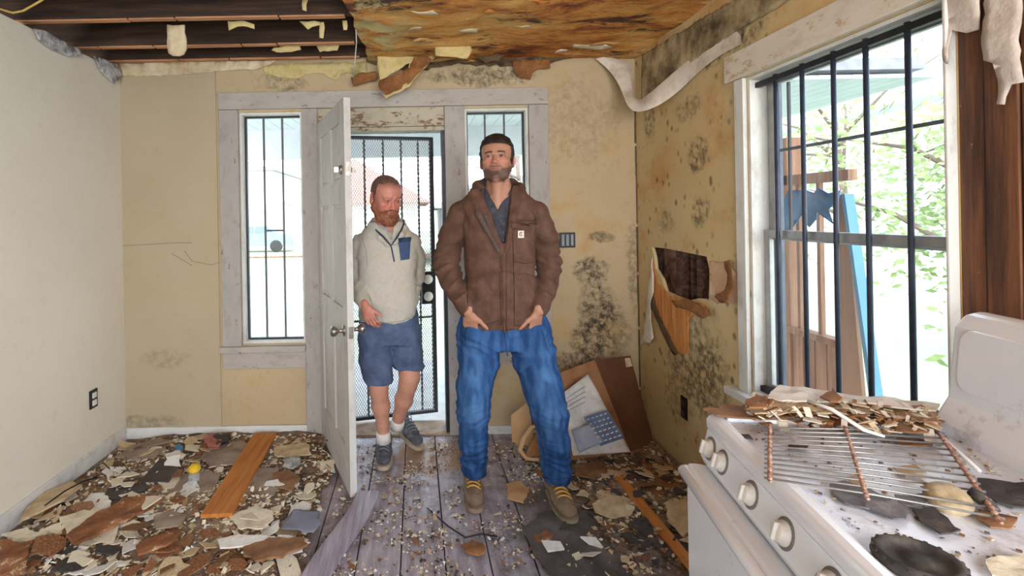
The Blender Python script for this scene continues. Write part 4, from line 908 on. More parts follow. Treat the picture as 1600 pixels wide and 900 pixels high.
quad3([at(928, 562, 3.08), at(984, 556, 3.12), at(1022, 696, 3.06), at(985, 706, 2.90)], .006, 'side_panel', M_CARDD, cb, seed=2)
quad3([at(868, 586, 2.98), at(928, 562, 3.08), at(985, 706, 2.90), at(880, 720, 2.78)], .006, 'front_panel', M_CARD, cb, seed=3)
quad3([at(985, 706, 2.90), at(1022, 696, 3.06), at(1052, 722, 2.98), at(1000, 742, 2.80)], .006, 'bottom_flap', M_CARD, cb, seed=4)
quad3([at(868, 586, 2.98), at(928, 562, 3.08), at(984, 556, 3.12), at(905, 574, 3.16)], .006, 'top_flap', M_CARD, cb, seed=5)
quad3([at(968, 604, 3.085), at(980, 601, 3.09), at(987, 630, 3.055), at(974, 634, 3.045)], .002, 'paper_label', M_PAPER, cb, 3, 0)
quad3([at(976, 560, 3.10), at(984, 559, 3.105), at(988, 572, 3.085), at(978, 574, 3.075)], .002, 'paper_label', M_PAPER, cb, 3, 0)
M_FILM = mat('dusty_grey_plastic_film', [(168, 162, 154), (198, 194, 188), (216, 212, 206)], 7, .38, .5, 14, dist=.02)
M_BLUEP = mat('faded_blue_print', [(66, 84, 116), (88, 106, 136)], 14, .45, .2, 20)
M_GBLUE = mat('grey_blue_print', [(120, 126, 142), (148, 152, 164)], 9, .45, .3, 20)
pb = thing('plastic_bag', onz(925, 705), 'grey plastic package with blue printed panel leaning on the cardboard box', 'plastic bag')
def bp(px, py, d=0.): # plane of the bag
    t_ = (py-580)/150; return at(px, py, 2.93-.22*t_-d)
quad3([bp(878, 615), bp(918, 585), bp(985, 706), bp(895, 712)], .008, 'film', M_FILM, pb, 16, .018, 5, True, .02)
quad3([bp(912, 652, .045), bp(948, 640, .045), bp(976, 684, .04), bp(938, 697, .04)], .002, 'printed_panel', M_BLUEP, pb, 10, .002, 3)
rnd = random.Random(3)
for r_ in range(6):
    for c_ in range(5):
        a = (r_+.5)/6; b = (c_+.5)/5; A = bp(914, 653, .052).lerp(bp(937, 695, .047), a); B_ = bp(947, 642, .052).lerp(bp(974, 683, .047), a); p = A.lerp(B_, b); e = (B_-A).normalized()
        MB().obox(p, e*rnd.uniform(.006, .010), Vector((0, .0008, 0)), Vector((0, 0, .0035))).build('print_mark', M_FILM if 'pm' not in dir() else M_FILM, pb)
quad3([bp(893, 672, .045), bp(922, 662, .045), bp(945, 690, .045), bp(905, 708, .04)], .002, 'grey_print', M_GBLUE, pb, 8, .004, 3, True)
for k in range(4):
    A, B_ = bp(886, 622+k*7, .035), bp(914, 604+k*8, .035); MB().bar(A, B_, .0008, .006, up=(0, -1, 0)).build('print_line', M_GBLUE, pb)
# torn carton in front
ct = thing('torn_carton', onz(830, 700), 'torn open tan carton between the legs of the person in jeans', 'carton')
M_CARL = mat('light_cardboard', [(176, 136, 92), (198, 158, 112)], 6, .85, .2, 30)
quad3([at(798, 650, 2.92), at(826, 628, 2.96), at(836, 700, 2.86), at(800, 690, 2.84)], .005, 'side_panel', M_CARL, ct, 8, .02, 2)
quad3([at(826, 628, 2.96), at(866, 640, 2.98), at(868, 672, 2.92), at(832, 670, 2.9)], .005, 'side_panel', M_CARDD, ct, 8, .02, 6)
mb = MB(); mb.tube([at(842, 664, 2.82), at(830, 668, 2.80), at(818, 686, 2.78), at(812, 704, 2.75), at(822, 716, 2.73), at(842, 719, 2.72)], [.006, .012, .014, .014, .012, .006], 8); mb.build('rolled_edge', M_CARL, ct, smooth=True)
quad3([at(842, 668, 2.84), at(880, 664, 2.86), at(880, 716, 2.74), at(820, 712, 2.74)], .005, 'bottom_panel', M_BRPEEL, ct, 8, .015, 9)
quad3([at(846, 650, 2.9), at(868, 646, 2.9), at(872, 672, 2.88), at(856, 684, 2.86)], .004, 'inner_flap', M_FILM, ct, 6, .01, 9)
# ================================================================ rubble on the floor
def mound(x, y):
    h = 0.
    if x < -.42: h = .045*min(1, (-.42-x)/.4)*min(1, max(.25, (x-XL)/.25))*(1+.6*nz((x, y, 0), 2.2, 3)) + .012*nz((x, y, 3), 7)
    if x > .72: h = max(h, .035*min(1, (x-.72)/.3)*(1+.5*nz((x, y, 0), 2.6, 8)) + .01*nz((x, y, 3), 8))
    return max(h, 0)
M_BED = Mat('mixed_rubble_dust', .95)
M_BED.c = M_BED.ramp(M_BED.noise(4.5, 10, .74), [(.34, (66, 52, 44)), (.44, (112, 94, 80)), (.54, (142, 124, 108)), (.66, (164, 146, 130))])
M_BED.over(M_BED.mask(M_BED.noise(3, 6, .6), .58, .66), (112, 74, 50)); M_BED.over(M_BED.mask(M_BED.noise(24, 8, .75), .60, .66), (200, 190, 172)); M_BED.over(M_BED.mask(M_BED.noise(17, 8, .75, vec=M_BED.map((1, 1, 1), (4, 2, 0))), .61, .65), (50, 40, 34))
M_BED = M_BED.done(.8, 40, dist=.02)
def bed(name, x0, x1, y0, y1, label, par=None):
    mb = MB(); d = .03; nx, ny = int((x1-x0)/d), int((y1-y0)/d); vs = []
    for i in range(nx+1):
        for j in range(ny+1):
            x, y = x0+(x1-x0)*i/nx, y0+(y1-y0)*j/ny; e = min(1, min(x-x0 if x0 > -1.8 else 1, x1-x if x1 < 1.3 else 1)*8)
            vs.append((x, y, .001+mound(x, y)*max(0, e) + .004*abs(nz((x, y, 1), 22))*max(e, 0)))
    mb.add(vs, [(i*(ny+1)+j, (i+1)*(ny+1)+j, (i+1)*(ny+1)+j+1, i*(ny+1)+j+1) for i in range(nx) for j in range(ny)])
    tag(mb.build(name, M_BED, smooth=True), label, 'rubble', kind='stuff')
bed('rubble_bed', XL+.018, -.52, 1.2, YB-.024, 'bed of dusty rubble covering the floor left of the door')
bed('rubble_bed', .74, XR-.02, 1.35, YB-.02, 'bed of dusty rubble along the foot of the mouldy right wall')
chipmats = {'cream': M_CRM, 'white': M_WHP, 'tan': M_TAN, 'brown': M_BRN, 'rust': M_RUS, 'dark': M_DRK}
for k_ in ('grit_a',): pass

rnd = random.Random(11)
def chipmesh(col, i):
    n = rnd.randint(5, 8); a0 = rnd.random()*6; pts = []
    for k in range(n):
        a = a0+2*math.pi*(k+rnd.uniform(-.3, .3))/n; r = rnd.choice([.5, .8, .95, 1.15]); pts.append((math.cos(a)*r, math.sin(a)*r*.75))
    t = rnd.uniform(.06, .14); b = rnd.uniform(.0, .15)
    vs = [(x, y, b*(x*x)) for x, y in pts]+[(x*.97, y*.97, b*x*x+t) for x, y in pts]
    me = bpy.data.meshes.new('chip'); me.from_pydata(vs, [], [tuple(reversed(range(n))), tuple(range(n, 2*n))]+[(k, (k+1) % n, (k+1) % n+n, k+n) for k in range(n)])
    me.materials.append(chipmats[col]); return me
variants = {}
for c_ in chipmats: variants[c_] = [chipmesh(c_, i) for i in range(8)]
placed = 0
LAB = {'cream': 'cream painted plaster chip', 'white': 'whitish plaster chip', 'tan': 'tan plaster chip', 'brown': 'brown board chip', 'rust': 'rust-orange board chip', 'dark': 'dark grey chip'}
def put_chip(col, x, y, s_, zone, extra=0.):
    me = rnd.choice(variants[col]); o = bpy.data.objects.new('debris_chip', me); C.objects.link(o)
    tx, ty = rnd.gauss(0, .16), rnd.gauss(0, .16)
    o.scale = (s_, s_, min(s_, .035)); o.rotation_euler = (tx, ty, rnd.random()*6.3)
    o.location = (x, y, mound(x, y)+.003+s_*(abs(tx)+abs(ty))*.45+extra)
    tag(o, '%s %s' % (LAB[col], zone), 'debris', '%ss %s' % (LAB[col], zone))
stoveok = lambda x, y: not (x > .72 and y < 1.34)
def colour_left(x, y):
    n = nz((x, y, 0), 1.6, 20); front = y < 2.5 and x > -1.9
    if front and n > .0 and x < -.75: return rnd.choice(['rust', 'rust', 'rust', 'brown', 'cream', 'tan'])
    if y > 2.85: return rnd.choice(['cream', 'tan', 'brown', 'dark', 'brown', 'tan'])
    return rnd.choice(['cream', 'cream', 'white', 'tan', 'cream', 'brown', 'white', 'dark'])
for i in range(225):
    x = rnd.uniform(XL+.09, -.52); y = 2.0+(3.2-2.0)*rnd.random()**1.7
    if Vector((x, y)).length and x > -.72 and y > 2.5 and rnd.random() < .5: continue
    q_ = ((x/y)*F+CX, CY+(H-mound(x, y))/y*F)
    if inside(q_, [(395, 670), (440, 670), (375, 812), (300, 812)]): continue
    put_chip(colour_left(x, y), x, y, rnd.choice([.022, .03, .036, .045, .055, .07, .085]), 'in the rubble left of the door', rnd.uniform(0, .012))
for i in range(42):
    x = rnd.gauss(-.12, .22); y = rnd.uniform(2.03, 2.75)
    if x < -.42 or x > .5: continue
    put_chip(rnd.choice(['tan', 'cream', 'brown', 'white', 'tan']), x, y, rnd.choice([.010, .014, .018, .024]), 'on the bare middle floorboards')
for i in range(80):
    x = rnd.uniform(.62, 1.40); y = rnd.uniform(2.0, 2.9)
    put_chip(rnd.choice(['tan', 'brown', 'dark', 'cream', 'dark', 'tan', 'brown']), x, y, rnd.choice([.02, .028, .036, .046, .06]), 'in the rubble by the right wall', rnd.uniform(0, .01))
M_RUS2C = mat('dull_rust_crumbs', [(130, 88, 62), (160, 116, 86)], 9, .9, .2)
def grit(name, n, xr, yr, s0, s1, mats, label, seed, gauss=None, keep=None):
    rnd = random.Random(seed); mb = MB()
    for i in range(n):
        x = rnd.gauss(*gauss) if gauss else rnd.uniform(*xr); y = rnd.uniform(*yr)
        if not (xr[0] < x < xr[1]) or (keep and not keep(x, y)): continue
        s_ = rnd.uniform(s0, s1)*rnd.uniform(.5, 1); t_ = rnd.random()*6.3; tl = rnd.gauss(0, .35)
        e = Vector((math.cos(t_), math.sin(t_), tl)).normalized(); f_ = Vector((-math.sin(t_), math.cos(t_), rnd.gauss(0, .3))).normalized(); g = e.cross(f_)
        c = Vector((x, y, mound(x, y)+.002+s_*abs(tl)*.6))
        k = rnd.randint(3, 5); a0 = rnd.random()*6; P = [(math.cos(a0+6.283*q/k)*s_*rnd.uniform(.6, 1.1), math.sin(a0+6.283*q/k)*s_*rnd.uniform(.5, 1)) for q in range(k)]; th = min(.004, s_*.25)
        vs = [c+e*a+f_*b for a, b in P]+[c+e*a+f_*b+g*th for a, b in P]
        mb.add(vs, [tuple(reversed(range(k))), tuple(range(k, 2*k))]+[(q, (q+1) % k, (q+1) % k+k, q+k) for q in range(k)], rnd.randrange(len(mats)))
    tag(mb.build(name, mats, fix=False) if False else mbm(mb, name, mats), label, 'grit', kind='stuff')
grit('fine_rubble', 4200, (XL+.05, -.50), (1.95, 3.22), .004, .026, [M_CRM, M_CRM, M_WHP, M_TAN, M_TAN, M_BRN, M_RUS2C, M_BRN], 'fine chips filling the rubble on the left part of the floor', 1)
grit('fine_rubble', 2400, (.60, 1.43), (1.95, 3.2), .004, .024, [M_TAN, M_BRN, M_DRK, M_DRK, M_CRM, M_TAN, M_RUS], 'fine chips filling the rubble along the right wall', 2, keep=lambda x, y: not (x < .82 and 2.26 < y < 2.66))
grit('fine_rubble', 4200, (-.44, .72), (1.95, 3.15), .002, .014, [M_TAN, M_BRN, M_WHP, M_CRM, M_DRK], 'fine grit strewn over the bare middle floorboards', 3, keep=lambda x, y: not any(abs(x-a) < .075 and abs(y-b) < .18 for a, b in ((-.17, 2.95), (-.02, 3.14), (.29, 2.52), (.70, 2.44))) and nz((x, y, 0), 4.5, 7) + .5*nz((x, y, 0), 12, 2) > .02 - (.25 if y < 2.45 and x < .2 else 0))
grit('fine_rubble', 1500, (-.3, .35), (2.75, 3.24), .002, .008, [M_BRN, M_TAN, M_RUS], 'brown grit just inside the doorway', 4, keep=lambda x, y: not any(abs(x-a) < .075 and abs(y-b) < .18 for a, b in ((-.17, 2.95), (-.02, 3.14))))
# named pieces lying in the rubble
def fsheet(name, pts, z, mat_, label, cat, th=.008, **k):
    k.setdefault('crump', .005); k.setdefault('res', .022); k.setdefault('jit', .007); return zsheet(name, pts, z, mat_, label, cat, th=th, **k)
M_OPL = wood('orange_plank_wood', [(158, 94, 38), (186, 116, 52), (204, 138, 72)], 2.4, 1, .6)
def plank(name, a, b, z0, z1, wd, th, m_, label, cat):
    A, B_ = onz(*a, z0), onz(*b, z1); d = (B_-A).normalized(); s_ = d.cross(UP).normalized(); u = s_.cross(d)
    o = MB().obox((A+B_)/2, d*(B_-A).length/2, s_*wd/2, u*th/2).build(name, m_, bevel=.0025); return tag(o, label, cat)
plank('wood_plank', (415, 678), (338, 806), .06, .075, .145, .020, M_OPL, 'orange-brown wooden plank lying on the rubble left of the door', 'plank')
plank('wood_plank', (968, 746), (1098, 905), .05, .05, .05, .014, M_OPL, 'long narrow orange plank running toward the foot of the stove', 'plank')
mb = MB(); Lf = [(577, 770, .03), (560, 805, .03), (538, 835, .028), (514, 868, .022), (492, 905, .018)]; pts = [onz(a, b, z) for a, b, z in Lf]
vs = []
for i, p in enumerate(pts):
    for sx in (-1, 1):
        for zz in (0, .014): vs.append(p+Vector((sx*.058, 0, zz-(.006 if sx > 0 else 0))))
fs = []
for i in range(len(pts)-1): 
    a = i*4; b = a+4; fs += [(a, b, b+1, a+1), (a+1, b+1, b+3, a+3), (a+3, b+3, b+2, a+2), (a+2, b+2, b, a)]
fs += [(0, 1, 3, 2), (16, 18, 19, 17)]
tag(mb.add(vs, fs).build('loose_floorboard', wood('lavender_painted_board', [(118, 108, 116), (150, 140, 150), (176, 168, 178)], 3, 1, .45), bevel=.002), 'lavender-grey loose floorboard curving toward the camera left of centre', 'floorboard')
M_SLATE = mat('dark_slate_tile', [(58, 50, 50), (78, 70, 68)], 9, .6, .2, 40)
fsheet('floor_tile', [(250, 721), (285, 722), (280, 734), (262, 756), (220, 755), (222, 750)], .06, M_SLATE, 'dark grey floor tile lying left of the plastic bottle', 'tile', th=.012, crump=.0, res=.2)
fsheet('floor_tile', [(176, 755), (218, 750), (233, 764), (195, 786), (165, 780)], .055, M_SLATE, 'broken dark floor tile nearer the left wall', 'tile', th=.010, crump=.002, res=.1)
fsheet('wallboard_piece', [(30, 822), (42, 796), (70, 772), (112, 756), (128, 762), (96, 786), (50, 808)], .06, M_TAN, 'large tan wallboard piece leaning at the left baseboard', 'wallboard', th=.010, seed=3)
fsheet('wallboard_piece', [(5, 838), (40, 830), (72, 838), (60, 852), (20, 850)], .055, M_CRM, 'cream wallboard piece at the lower left edge by the baseboard', 'wallboard', th=.010, seed=4)
fsheet('wallboard_piece', [(140, 776), (162, 774), (176, 790), (170, 800), (140, 804), (118, 800)], .06, M_WHP, 'whitish wallboard piece in front of the broken dark tile', 'wallboard', th=.008, seed=5)
fsheet('rusty_board', [(100, 846), (150, 808), (200, 782), (240, 778), (250, 788), (222, 806), (170, 832), (120, 856)], .065, M_RUS, 'long rusty orange soaked board in the middle of the left rubble', 'board', th=.012, crump=.008, seed=6)
fsheet('rusty_board', [(0, 846), (45, 858), (40, 900), (0, 905)], .065, M_RUS, 'rust-orange soaked board in the bottom left corner', 'board', th=.012, crump=.008, seed=7)
fsheet('rusty_board', [(212, 860), (240, 842), (272, 838), (282, 846), (250, 860), (216, 872)], .065, M_RUS, 'small rust-orange board beside the bottom end of the orange plank', 'board', th=.010, crump=.006, seed=8)
fsheet('brown_board', [(380, 860), (420, 846), (476, 846), (480, 856), (440, 874), (400, 880), (384, 872)], .055, M_BRN, 'flat brown board in the rubble at lower centre left', 'board', th=.010, crump=.006, seed=9)
fsheet('brown_board', [(425, 742), (450, 738), (470, 750), (455, 768), (430, 764)], .055, M_BRN, 'brown board scrap in the rubble between plank and door', 'board', th=.008, seed=10)
fsheet('blue_plastic_sheet', [(440, 818), (460, 802), (495, 800), (505, 822), (490, 836), (440, 832)], .05, mat('blue_grey_plastic', [(104, 106, 124), (130, 132, 148)], 8, .4, .3, 18), 'blue-grey plastic sheet in the rubble left of the door edge', 'plastic sheet', th=.003, crump=.01, seed=11, smooth=True)
fsheet('clear_wrapper', [(445, 722), (468, 718), (472, 732), (460, 740), (442, 736)], .06, M_SILV, 'crumpled clear wrapper in the rubble behind the loose boards', 'wrapper', th=.003, crump=.02, freq=30, seed=12, smooth=True)
fsheet('red_wrapper', [(318, 688), (332, 680), (346, 688), (342, 704), (326, 708)], .07, mat('red_brown_wrapper', [(150, 86, 82), (178, 112, 104)], 12, .5, .3), 'reddish wrapper near the back baseboard left of the plank', 'wrapper', th=.004, crump=.014, freq=26, seed=13)
fsheet('dark_shoe_sole', [(334, 684), (360, 680), (358, 692), (340, 698)], .075, M_BLACKP, 'small black pad next to the reddish wrapper', 'pad', th=.015, crump=0, seed=14)
fsheet('blue_scrap', [(272, 700), (280, 696), (286, 704), (278, 710)], .07, mat('bright_blue_scrap', (70, 130, 180), 9, .6, 0), 'small bright blue scrap near the back left corner', 'scrap', seed=15)
fsheet('white_rag', [(258, 714), (280, 708), (290, 714), (284, 722), (262, 722)], .065, M_WHP, 'small white rag behind the dark floor tile', 'rag', crump=.012, freq=24, seed=16, smooth=True)
M_TAUPE = mat('taupe_backing_sheet', [(122, 104, 92), (148, 130, 116), (166, 150, 136)], 7, .85, .4, 30)
for i, (pts, m_, lb) in enumerate([
  ([(232, 770), (262, 752), (300, 740), (345, 742), (336, 772), (300, 796), (262, 800), (240, 790)], M_TAUPE, 'taupe sheet under the plastic bottle left of the orange plank'),
  ([(330, 700), (380, 690), (392, 704), (372, 728), (330, 730), (312, 718)], M_TAUPE, 'taupe sheet behind the bottle beside the far half of the orange plank'),
  ([(388, 750), (404, 734), (432, 730), (440, 752), (428, 776), (396, 782), (380, 770)], M_TAUPE, 'taupe cracked sheet just right of the orange plank'),
  ([(206, 700), (250, 686), (268, 692), (246, 716), (205, 722), (180, 716)], M_TAUPE, 'grey-brown sheet near the back left corner'),
  ([(430, 700), (480, 694), (486, 712), (452, 716), (428, 714)], M_TAN, 'tan sheet beneath the left side window right of the plank'),
  ([(356, 810), (392, 798), (424, 800), (430, 812), (410, 828), (376, 830)], M_CRM, 'cream plaster sheet in front of the near end of the orange plank'),
  ([(340, 848), (372, 840), (430, 842), (442, 846), (400, 852), (366, 860), (345, 860)], M_WHP, 'long whitish crumbling plaster slab at lower centre left'),
  ([(240, 812), (268, 800), (290, 808), (280, 824), (246, 830)], M_TAUPE, 'small taupe slab between the rusty boards'),
  ([(92, 812), (130, 800), (176, 800), (206, 806), (150, 828), (104, 836)], M_CRM, 'cream wallboard slab behind the long rusty board')]):
    fsheet('board_sheet', pts, .048+.002*i, m_, lb, 'sheet', seed=30+i, th=.007)
for i, (pts, m_, lb) in enumerate([
  ([(925, 790), (950, 776), (985, 782), (990, 806), (955, 812), (930, 804)], M_TAN, 'tan flat sheet left of the narrow orange plank, nearer the boot'),
  ([(1000, 748), (1050, 744), (1066, 766), (1040, 778), (1008, 770)], M_BRN, 'brown flat sheet right of the far end of the narrow orange plank'),
  ([(900, 726), (950, 722), (966, 738), (930, 750), (900, 744)], M_BRN, 'brown flat sheet in front of the plastic package'),
  ([(1050, 800), (1082, 794), (1092, 812), (1070, 822)], M_DRK, 'dark scrap between the narrow orange plank and the stove'),
  ([(985, 820), (1010, 812), (1030, 850), (1005, 858)], M_DRK, 'dark scrap just left of the narrow orange plank')]):
    fsheet('board_sheet', pts, .03, m_, lb, 'sheet', seed=50+i, th=.006)
# bottle with a yellow cap
b0 = onz(303, 756, .055); bt = thing('plastic_bottle', b0, 'small clear plastic bottle with a yellow top in the left rubble', 'bottle')
M_CLR = glassmat('clear_bottle_plastic', (.86, .9, .92), .5)
bx_ = Vector((.15, -.25, .95)).normalized()
MB().lathe(b0, bx_, [(.024, 0), (.028, .008), (.028, .055), (.024, .068), (.014, .08), (.013, .09)], 20).build('bottle_body', M_CLR, bt, smooth=True)
MB().lathe(b0+bx_*.088, bx_, [(.030, 0), (.032, .012), (.026, .020), (.012, .03), (.002, .031)], 14).build('cap', M_YEL, bt, smooth=True)
# black looping wire
mb = MB(); pts = []
for i in range(40):
    t_ = i/39; px = 150+72*t_; py = 745-6*math.sin(t_*6)-14*t_; p = onz(px, py, .07); p.z += .03+.025*math.sin(t_*14); pts.append(p)
mb.tube(pts, .0026, 6); tag(mb.build('black_wire', M_BLACKP, smooth=True), 'black looping wire above the rubble by the left wall', 'wire')
mb = MB(); mb.tube([onz(70, 790, .09), onz(100, 768, .10), onz(130, 752, .085), onz(152, 746, .07)], .004, 6); tag(mb.build('black_cable', M_BLACKP, smooth=True), 'short black cable over the tan wallboard at the left baseboard', 'cable')
mb = MB(); mb.tube([onz(668, 794, .006), onz(700, 822, .008), onz(727, 840, .006), onz(752, 834, .01), onz(777, 838, .006)], .0035, 6); tag(mb.build('bent_wire', M_BLACKP, smooth=True), 'bent thin black wire on the floorboards below the person in jeans', 'wire')
fsheet('curled_chip', [(720, 856), (736, 849), (756, 852), (759, 866), (750, 874), (726, 866)], .004, M_BRPEEL, 'curled brown chip lying alone on the grey floorboards', 'chip', crump=.006, seed=17, res=.02)
fsheet('white_chip', [(848, 848), (876, 848), (882, 860), (856, 864)], .012, M_WHP, 'white square-edged chip right of centre near the bottom', 'chip', seed=18, res=.05, crump=.002)
fsheet('rust_chip', [(833, 842), (852, 834), (868, 838), (858, 850), (838, 850)], .006, M_RUS, 'orange chip touching the white square-edged chip', 'chip', seed=19, res=.03, crump=.003)
fsheet('white_chip', [(905, 842), (930, 844), (944, 858), (938, 860), (920, 852)], .012, M_WHP, 'white narrow chip in front of the right boot', 'chip', seed=20, res=.05, crump=.002)
fsheet('tan_cardboard', [(792, 760), (812, 754), (826, 766), (818, 788), (795, 782)], .004, M_CARL, 'tan cardboard scrap between the two boots', 'cardboard', seed=21)
fsheet('tar_paper', [(815, 830), (850, 800), (930, 800), (980, 820), (1040, 860), (1060, 910), (870, 910), (835, 868)], .004, mat('dark_tar_paper', [(62, 56, 54), (84, 76, 72), (108, 98, 92)], 7, .75, .5, 24), 'sheet of torn dark tar paper on the floor in front of the right boot', 'tar paper', th=.003, crump=.007, seed=22, freq=9)
fsheet('tan_wallboard', [(930, 770), (980, 760), (1000, 780), (970, 800), (940, 790)], .02, M_TAN, 'tan wallboard piece left of the narrow orange plank', 'wallboard', seed=23)
fsheet('tan_wallboard', [(1040, 790), (1080, 780), (1095, 820), (1070, 840), (1045, 820)], .05, M_TAN, 'tan wallboard piece at the foot of the stove corner', 'wallboard', seed=24)
# ================================================================ people: distance fields turned into meshes
def axis(segs):
    """segs: (start, end, step) pieces, ascending"""
    out = []
    for a, b, s_ in segs:
        n = max(1, int(round((b-a)/s_))); out += [a+(b-a)*i/n for i in range(n)]
    out.append(segs[-1][1]); return np.array(out, dtype=np.float32)
def A3(v): return np.array(tuple(v), dtype=np.float32)
class Field:
    def __init__(s, xs, ys, zs):
        s.ax = (xs, ys, zs); s.F = np.full((len(xs), len(ys), len(zs)), .6, dtype=np.float32)
    def sub(s, lo, hi):
        sl = []
        for a, l, h in zip(s.ax, lo, hi):
            i, j = np.searchsorted(a, l), np.searchsorted(a, h); sl.append(slice(max(0, i-1), min(len(a), j+1)))
        X = s.ax[0][sl[0]][:, None, None]; Y = s.ax[1][sl[1]][None, :, None]; Z = s.ax[2][sl[2]][None, None, :]
        return tuple(sl), X, Y, Z
    def comb(s, sl, d, k, op):
        f = s.F[sl]
        if f.size == 0: return
        if op == 'cut': d = -d
        if op == 'add':
            if k > 0: h = np.maximum(k-np.abs(f-d), 0)/k; s.F[sl] = np.minimum(f, d)-h*h*k*.25
            else: s.F[sl] = np.minimum(f, d)
        else:
            if k > 0: h = np.maximum(k-np.abs(f-d), 0)/k; s.F[sl] = np.maximum(f, d)+h*h*k*.25
            else: s.F[sl] = np.maximum(f, d)
    def cap(s, a, b, r1, r2=None, k=.02, op='add', flat=None):
        """tapered capsule; flat=(axis vector, factor) squeezes it along one direction"""
        r2 = r1 if r2 is None else r2; a, b = A3(a), A3(b); r = max(r1, r2); pad = r+k+.02
        sl, X, Y, Z = s.sub(np.minimum(a, b)-pad, np.maximum(a, b)+pad)
        ba = b-a; L = float((ba*ba).sum())+1e-9
        t = np.clip(((X-a[0])*ba[0]+(Y-a[1])*ba[1]+(Z-a[2])*ba[2])/L, 0, 1)
        dx, dy, dz = X-a[0]-t*ba[0], Y-a[1]-t*ba[1], Z-a[2]-t*ba[2]
        q = dx*dx+dy*dy+dz*dz
        if flat is not None:
            n, f = flat; n = A3(n); n = n/np.linalg.norm(n); w_ = dx*n[0]+dy*n[1]+dz*n[2]; q = q+w_*w_*(1/(f*f)-1)
        s.comb(sl, np.sqrt(q)-(r1+(r2-r1)*t), k, op); return s
    def chain(s, pts, rs, k=.02, flat=None):
        for i in range(len(pts)-1): s.cap(pts[i], pts[i+1], rs[i], rs[i+1], k, flat=flat)
        return s
    def ell(s, c, r, R=None, k=.02, op='add'):
        c = A3(c); m_ = max(r)+k+.02; sl, X, Y, Z = s.sub(c-m_, c+m_); x, y, z = X-c[0], Y-c[1], Z-c[2]
        if R is not None: x, y, z = (x*R[0][i]+y*R[1][i]+z*R[2][i] for i in range(3))
        k0 = np.sqrt((x/r[0])**2+(y/r[1])**2+(z/r[2])**2); k1 = np.sqrt((x/r[0]**2)**2+(y/r[1]**2)**2+(z/r[2]**2)**2)+1e-6
        s.comb(sl, k0*(k0-1)/k1, k, op); return s
    def loft(s, keys, k=.03, op='add', p=2.4):
        """keys: (z, cx, cy, a, b) rising"""
        K = np.array(keys, dtype=np.float32); r = max(K[:, 3].max(), K[:, 4].max())+k+.03
        sl, X, Y, Z = s.sub((K[:, 1].min()-r, K[:, 2].min()-r, K[0, 0]-k-.03), (K[:, 1].max()+r, K[:, 2].max()+r, K[-1, 0]+k+.03))
        z = Z; g = lambda i: np.interp(z.ravel(), K[:, 0], K[:, i]).astype(np.float32).reshape(z.shape)
        a, b = g(3), g(4); rho = (np.abs((X-g(1))/a)**p+np.abs((Y-g(2))/b)**p)**(1/p)
        d = (rho-1)*np.minimum(a, b)*1.0; dz = np.maximum(K[0, 0]-z, z-K[-1, 0]); d = np.maximum(d, dz+0*d); s.comb(sl, d, k, op); return s
    def fn(s, lo, hi, f, k=0., op='add'):
        sl, X, Y, Z = s.sub(lo, hi); s.comb(sl, f(X, Y, Z).astype(np.float32), k, op); return s
    def mesh(s):
        F_ = s.F; F_[0] = F_[-1] = .1; F_[:, 0] = F_[:, -1] = .1; F_[:, :, 0] = F_[:, :, -1] = .1
        ins = F_ < 0; nx, ny, nz_ = F_.shape
        cnt = np.zeros((nx-1, ny-1, nz_-1), dtype=np.int8)
        for i in (0, 1):
            for j in (0, 1):
                for k in (0, 1): cnt += ins[i:nx-1+i, j:ny-1+j, k:nz_-1+k]
        act = np.argwhere((cnt > 0) & (cnt < 8)); idx = np.full(cnt.shape, -1, dtype=np.int32); idx[act[:, 0], act[:, 1], act[:, 2]] = np.arange(len(act))
        del cnt
        P = np.zeros((len(act), 3)); W = np.zeros(len(act)); ax = [a.astype(np.float64) for a in s.ax]
        for d in range(3):
            o1, o2 = [q for q in range(3) if q != d]
            for i in (0, 1):
                for j in (0, 1):
                    c0 = act.copy(); c0[:, o1] += i; c0[:, o2] += j; c1 = c0.copy(); c1[:, d] += 1
                    f0 = F_[c0[:, 0], c0[:, 1], c0[:, 2]]; f1 = F_[c1[:, 0], c1[:, 1], c1[:, 2]]; m_ = (f0 < 0) != (f1 < 0)
                    t = np.where(m_, f0/np.where(m_, f0-f1, 1), 0)
                    p = np.stack([ax[q][c0[:, q]] for q in range(3)], 1); p[:, d] += t*(ax[d][c1[:, d]]-ax[d][c0[:, d]]); P += p*m_[:, None]; W += m_
        P /= W[:, None]; quads = []
        for d in range(3):
            o1, o2 = [(1, 2), (2, 0), (0, 1)][d]
            sl0 = [slice(None)]*3; sl1 = [slice(None)]*3; sl0[d] = slice(0, -1); sl1[d] = slice(1, None)
            a_, b_ = ins[tuple(sl0)], ins[tuple(sl1)]; e = np.argwhere(a_ != b_)
            ok = (e[:, o1] > 0) & (e[:, o2] > 0) & (e[:, o1] < F_.shape[o1]-1) & (e[:, o2] < F_.shape[o2]-1); e = e[ok]
            def g(i, j): c = e.copy(); c[:, o1] -= i; c[:, o2] -= j; return idx[c[:, 0], c[:, 1], c[:, 2]]
            q = np.stack([g(1, 1), g(0, 1), g(0, 0), g(1, 0)], 1); fl_ = ~a_[e[:, 0], e[:, 1], e[:, 2]]; q[fl_] = q[fl_][:, ::-1]; quads.append(q)
        return P, np.concatenate(quads)
def vnormals(P, Q):
    a = P[Q[:, 2]]-P[Q[:, 0]]; b = P[Q[:, 3]]-P[Q[:, 1]]; n = np.cross(a, b); N = np.zeros_like(P)
    for i in range(4): np.add.at(N, Q[:, i], n)
    return N/(np.linalg.norm(N, axis=1)[:, None]+1e-12)
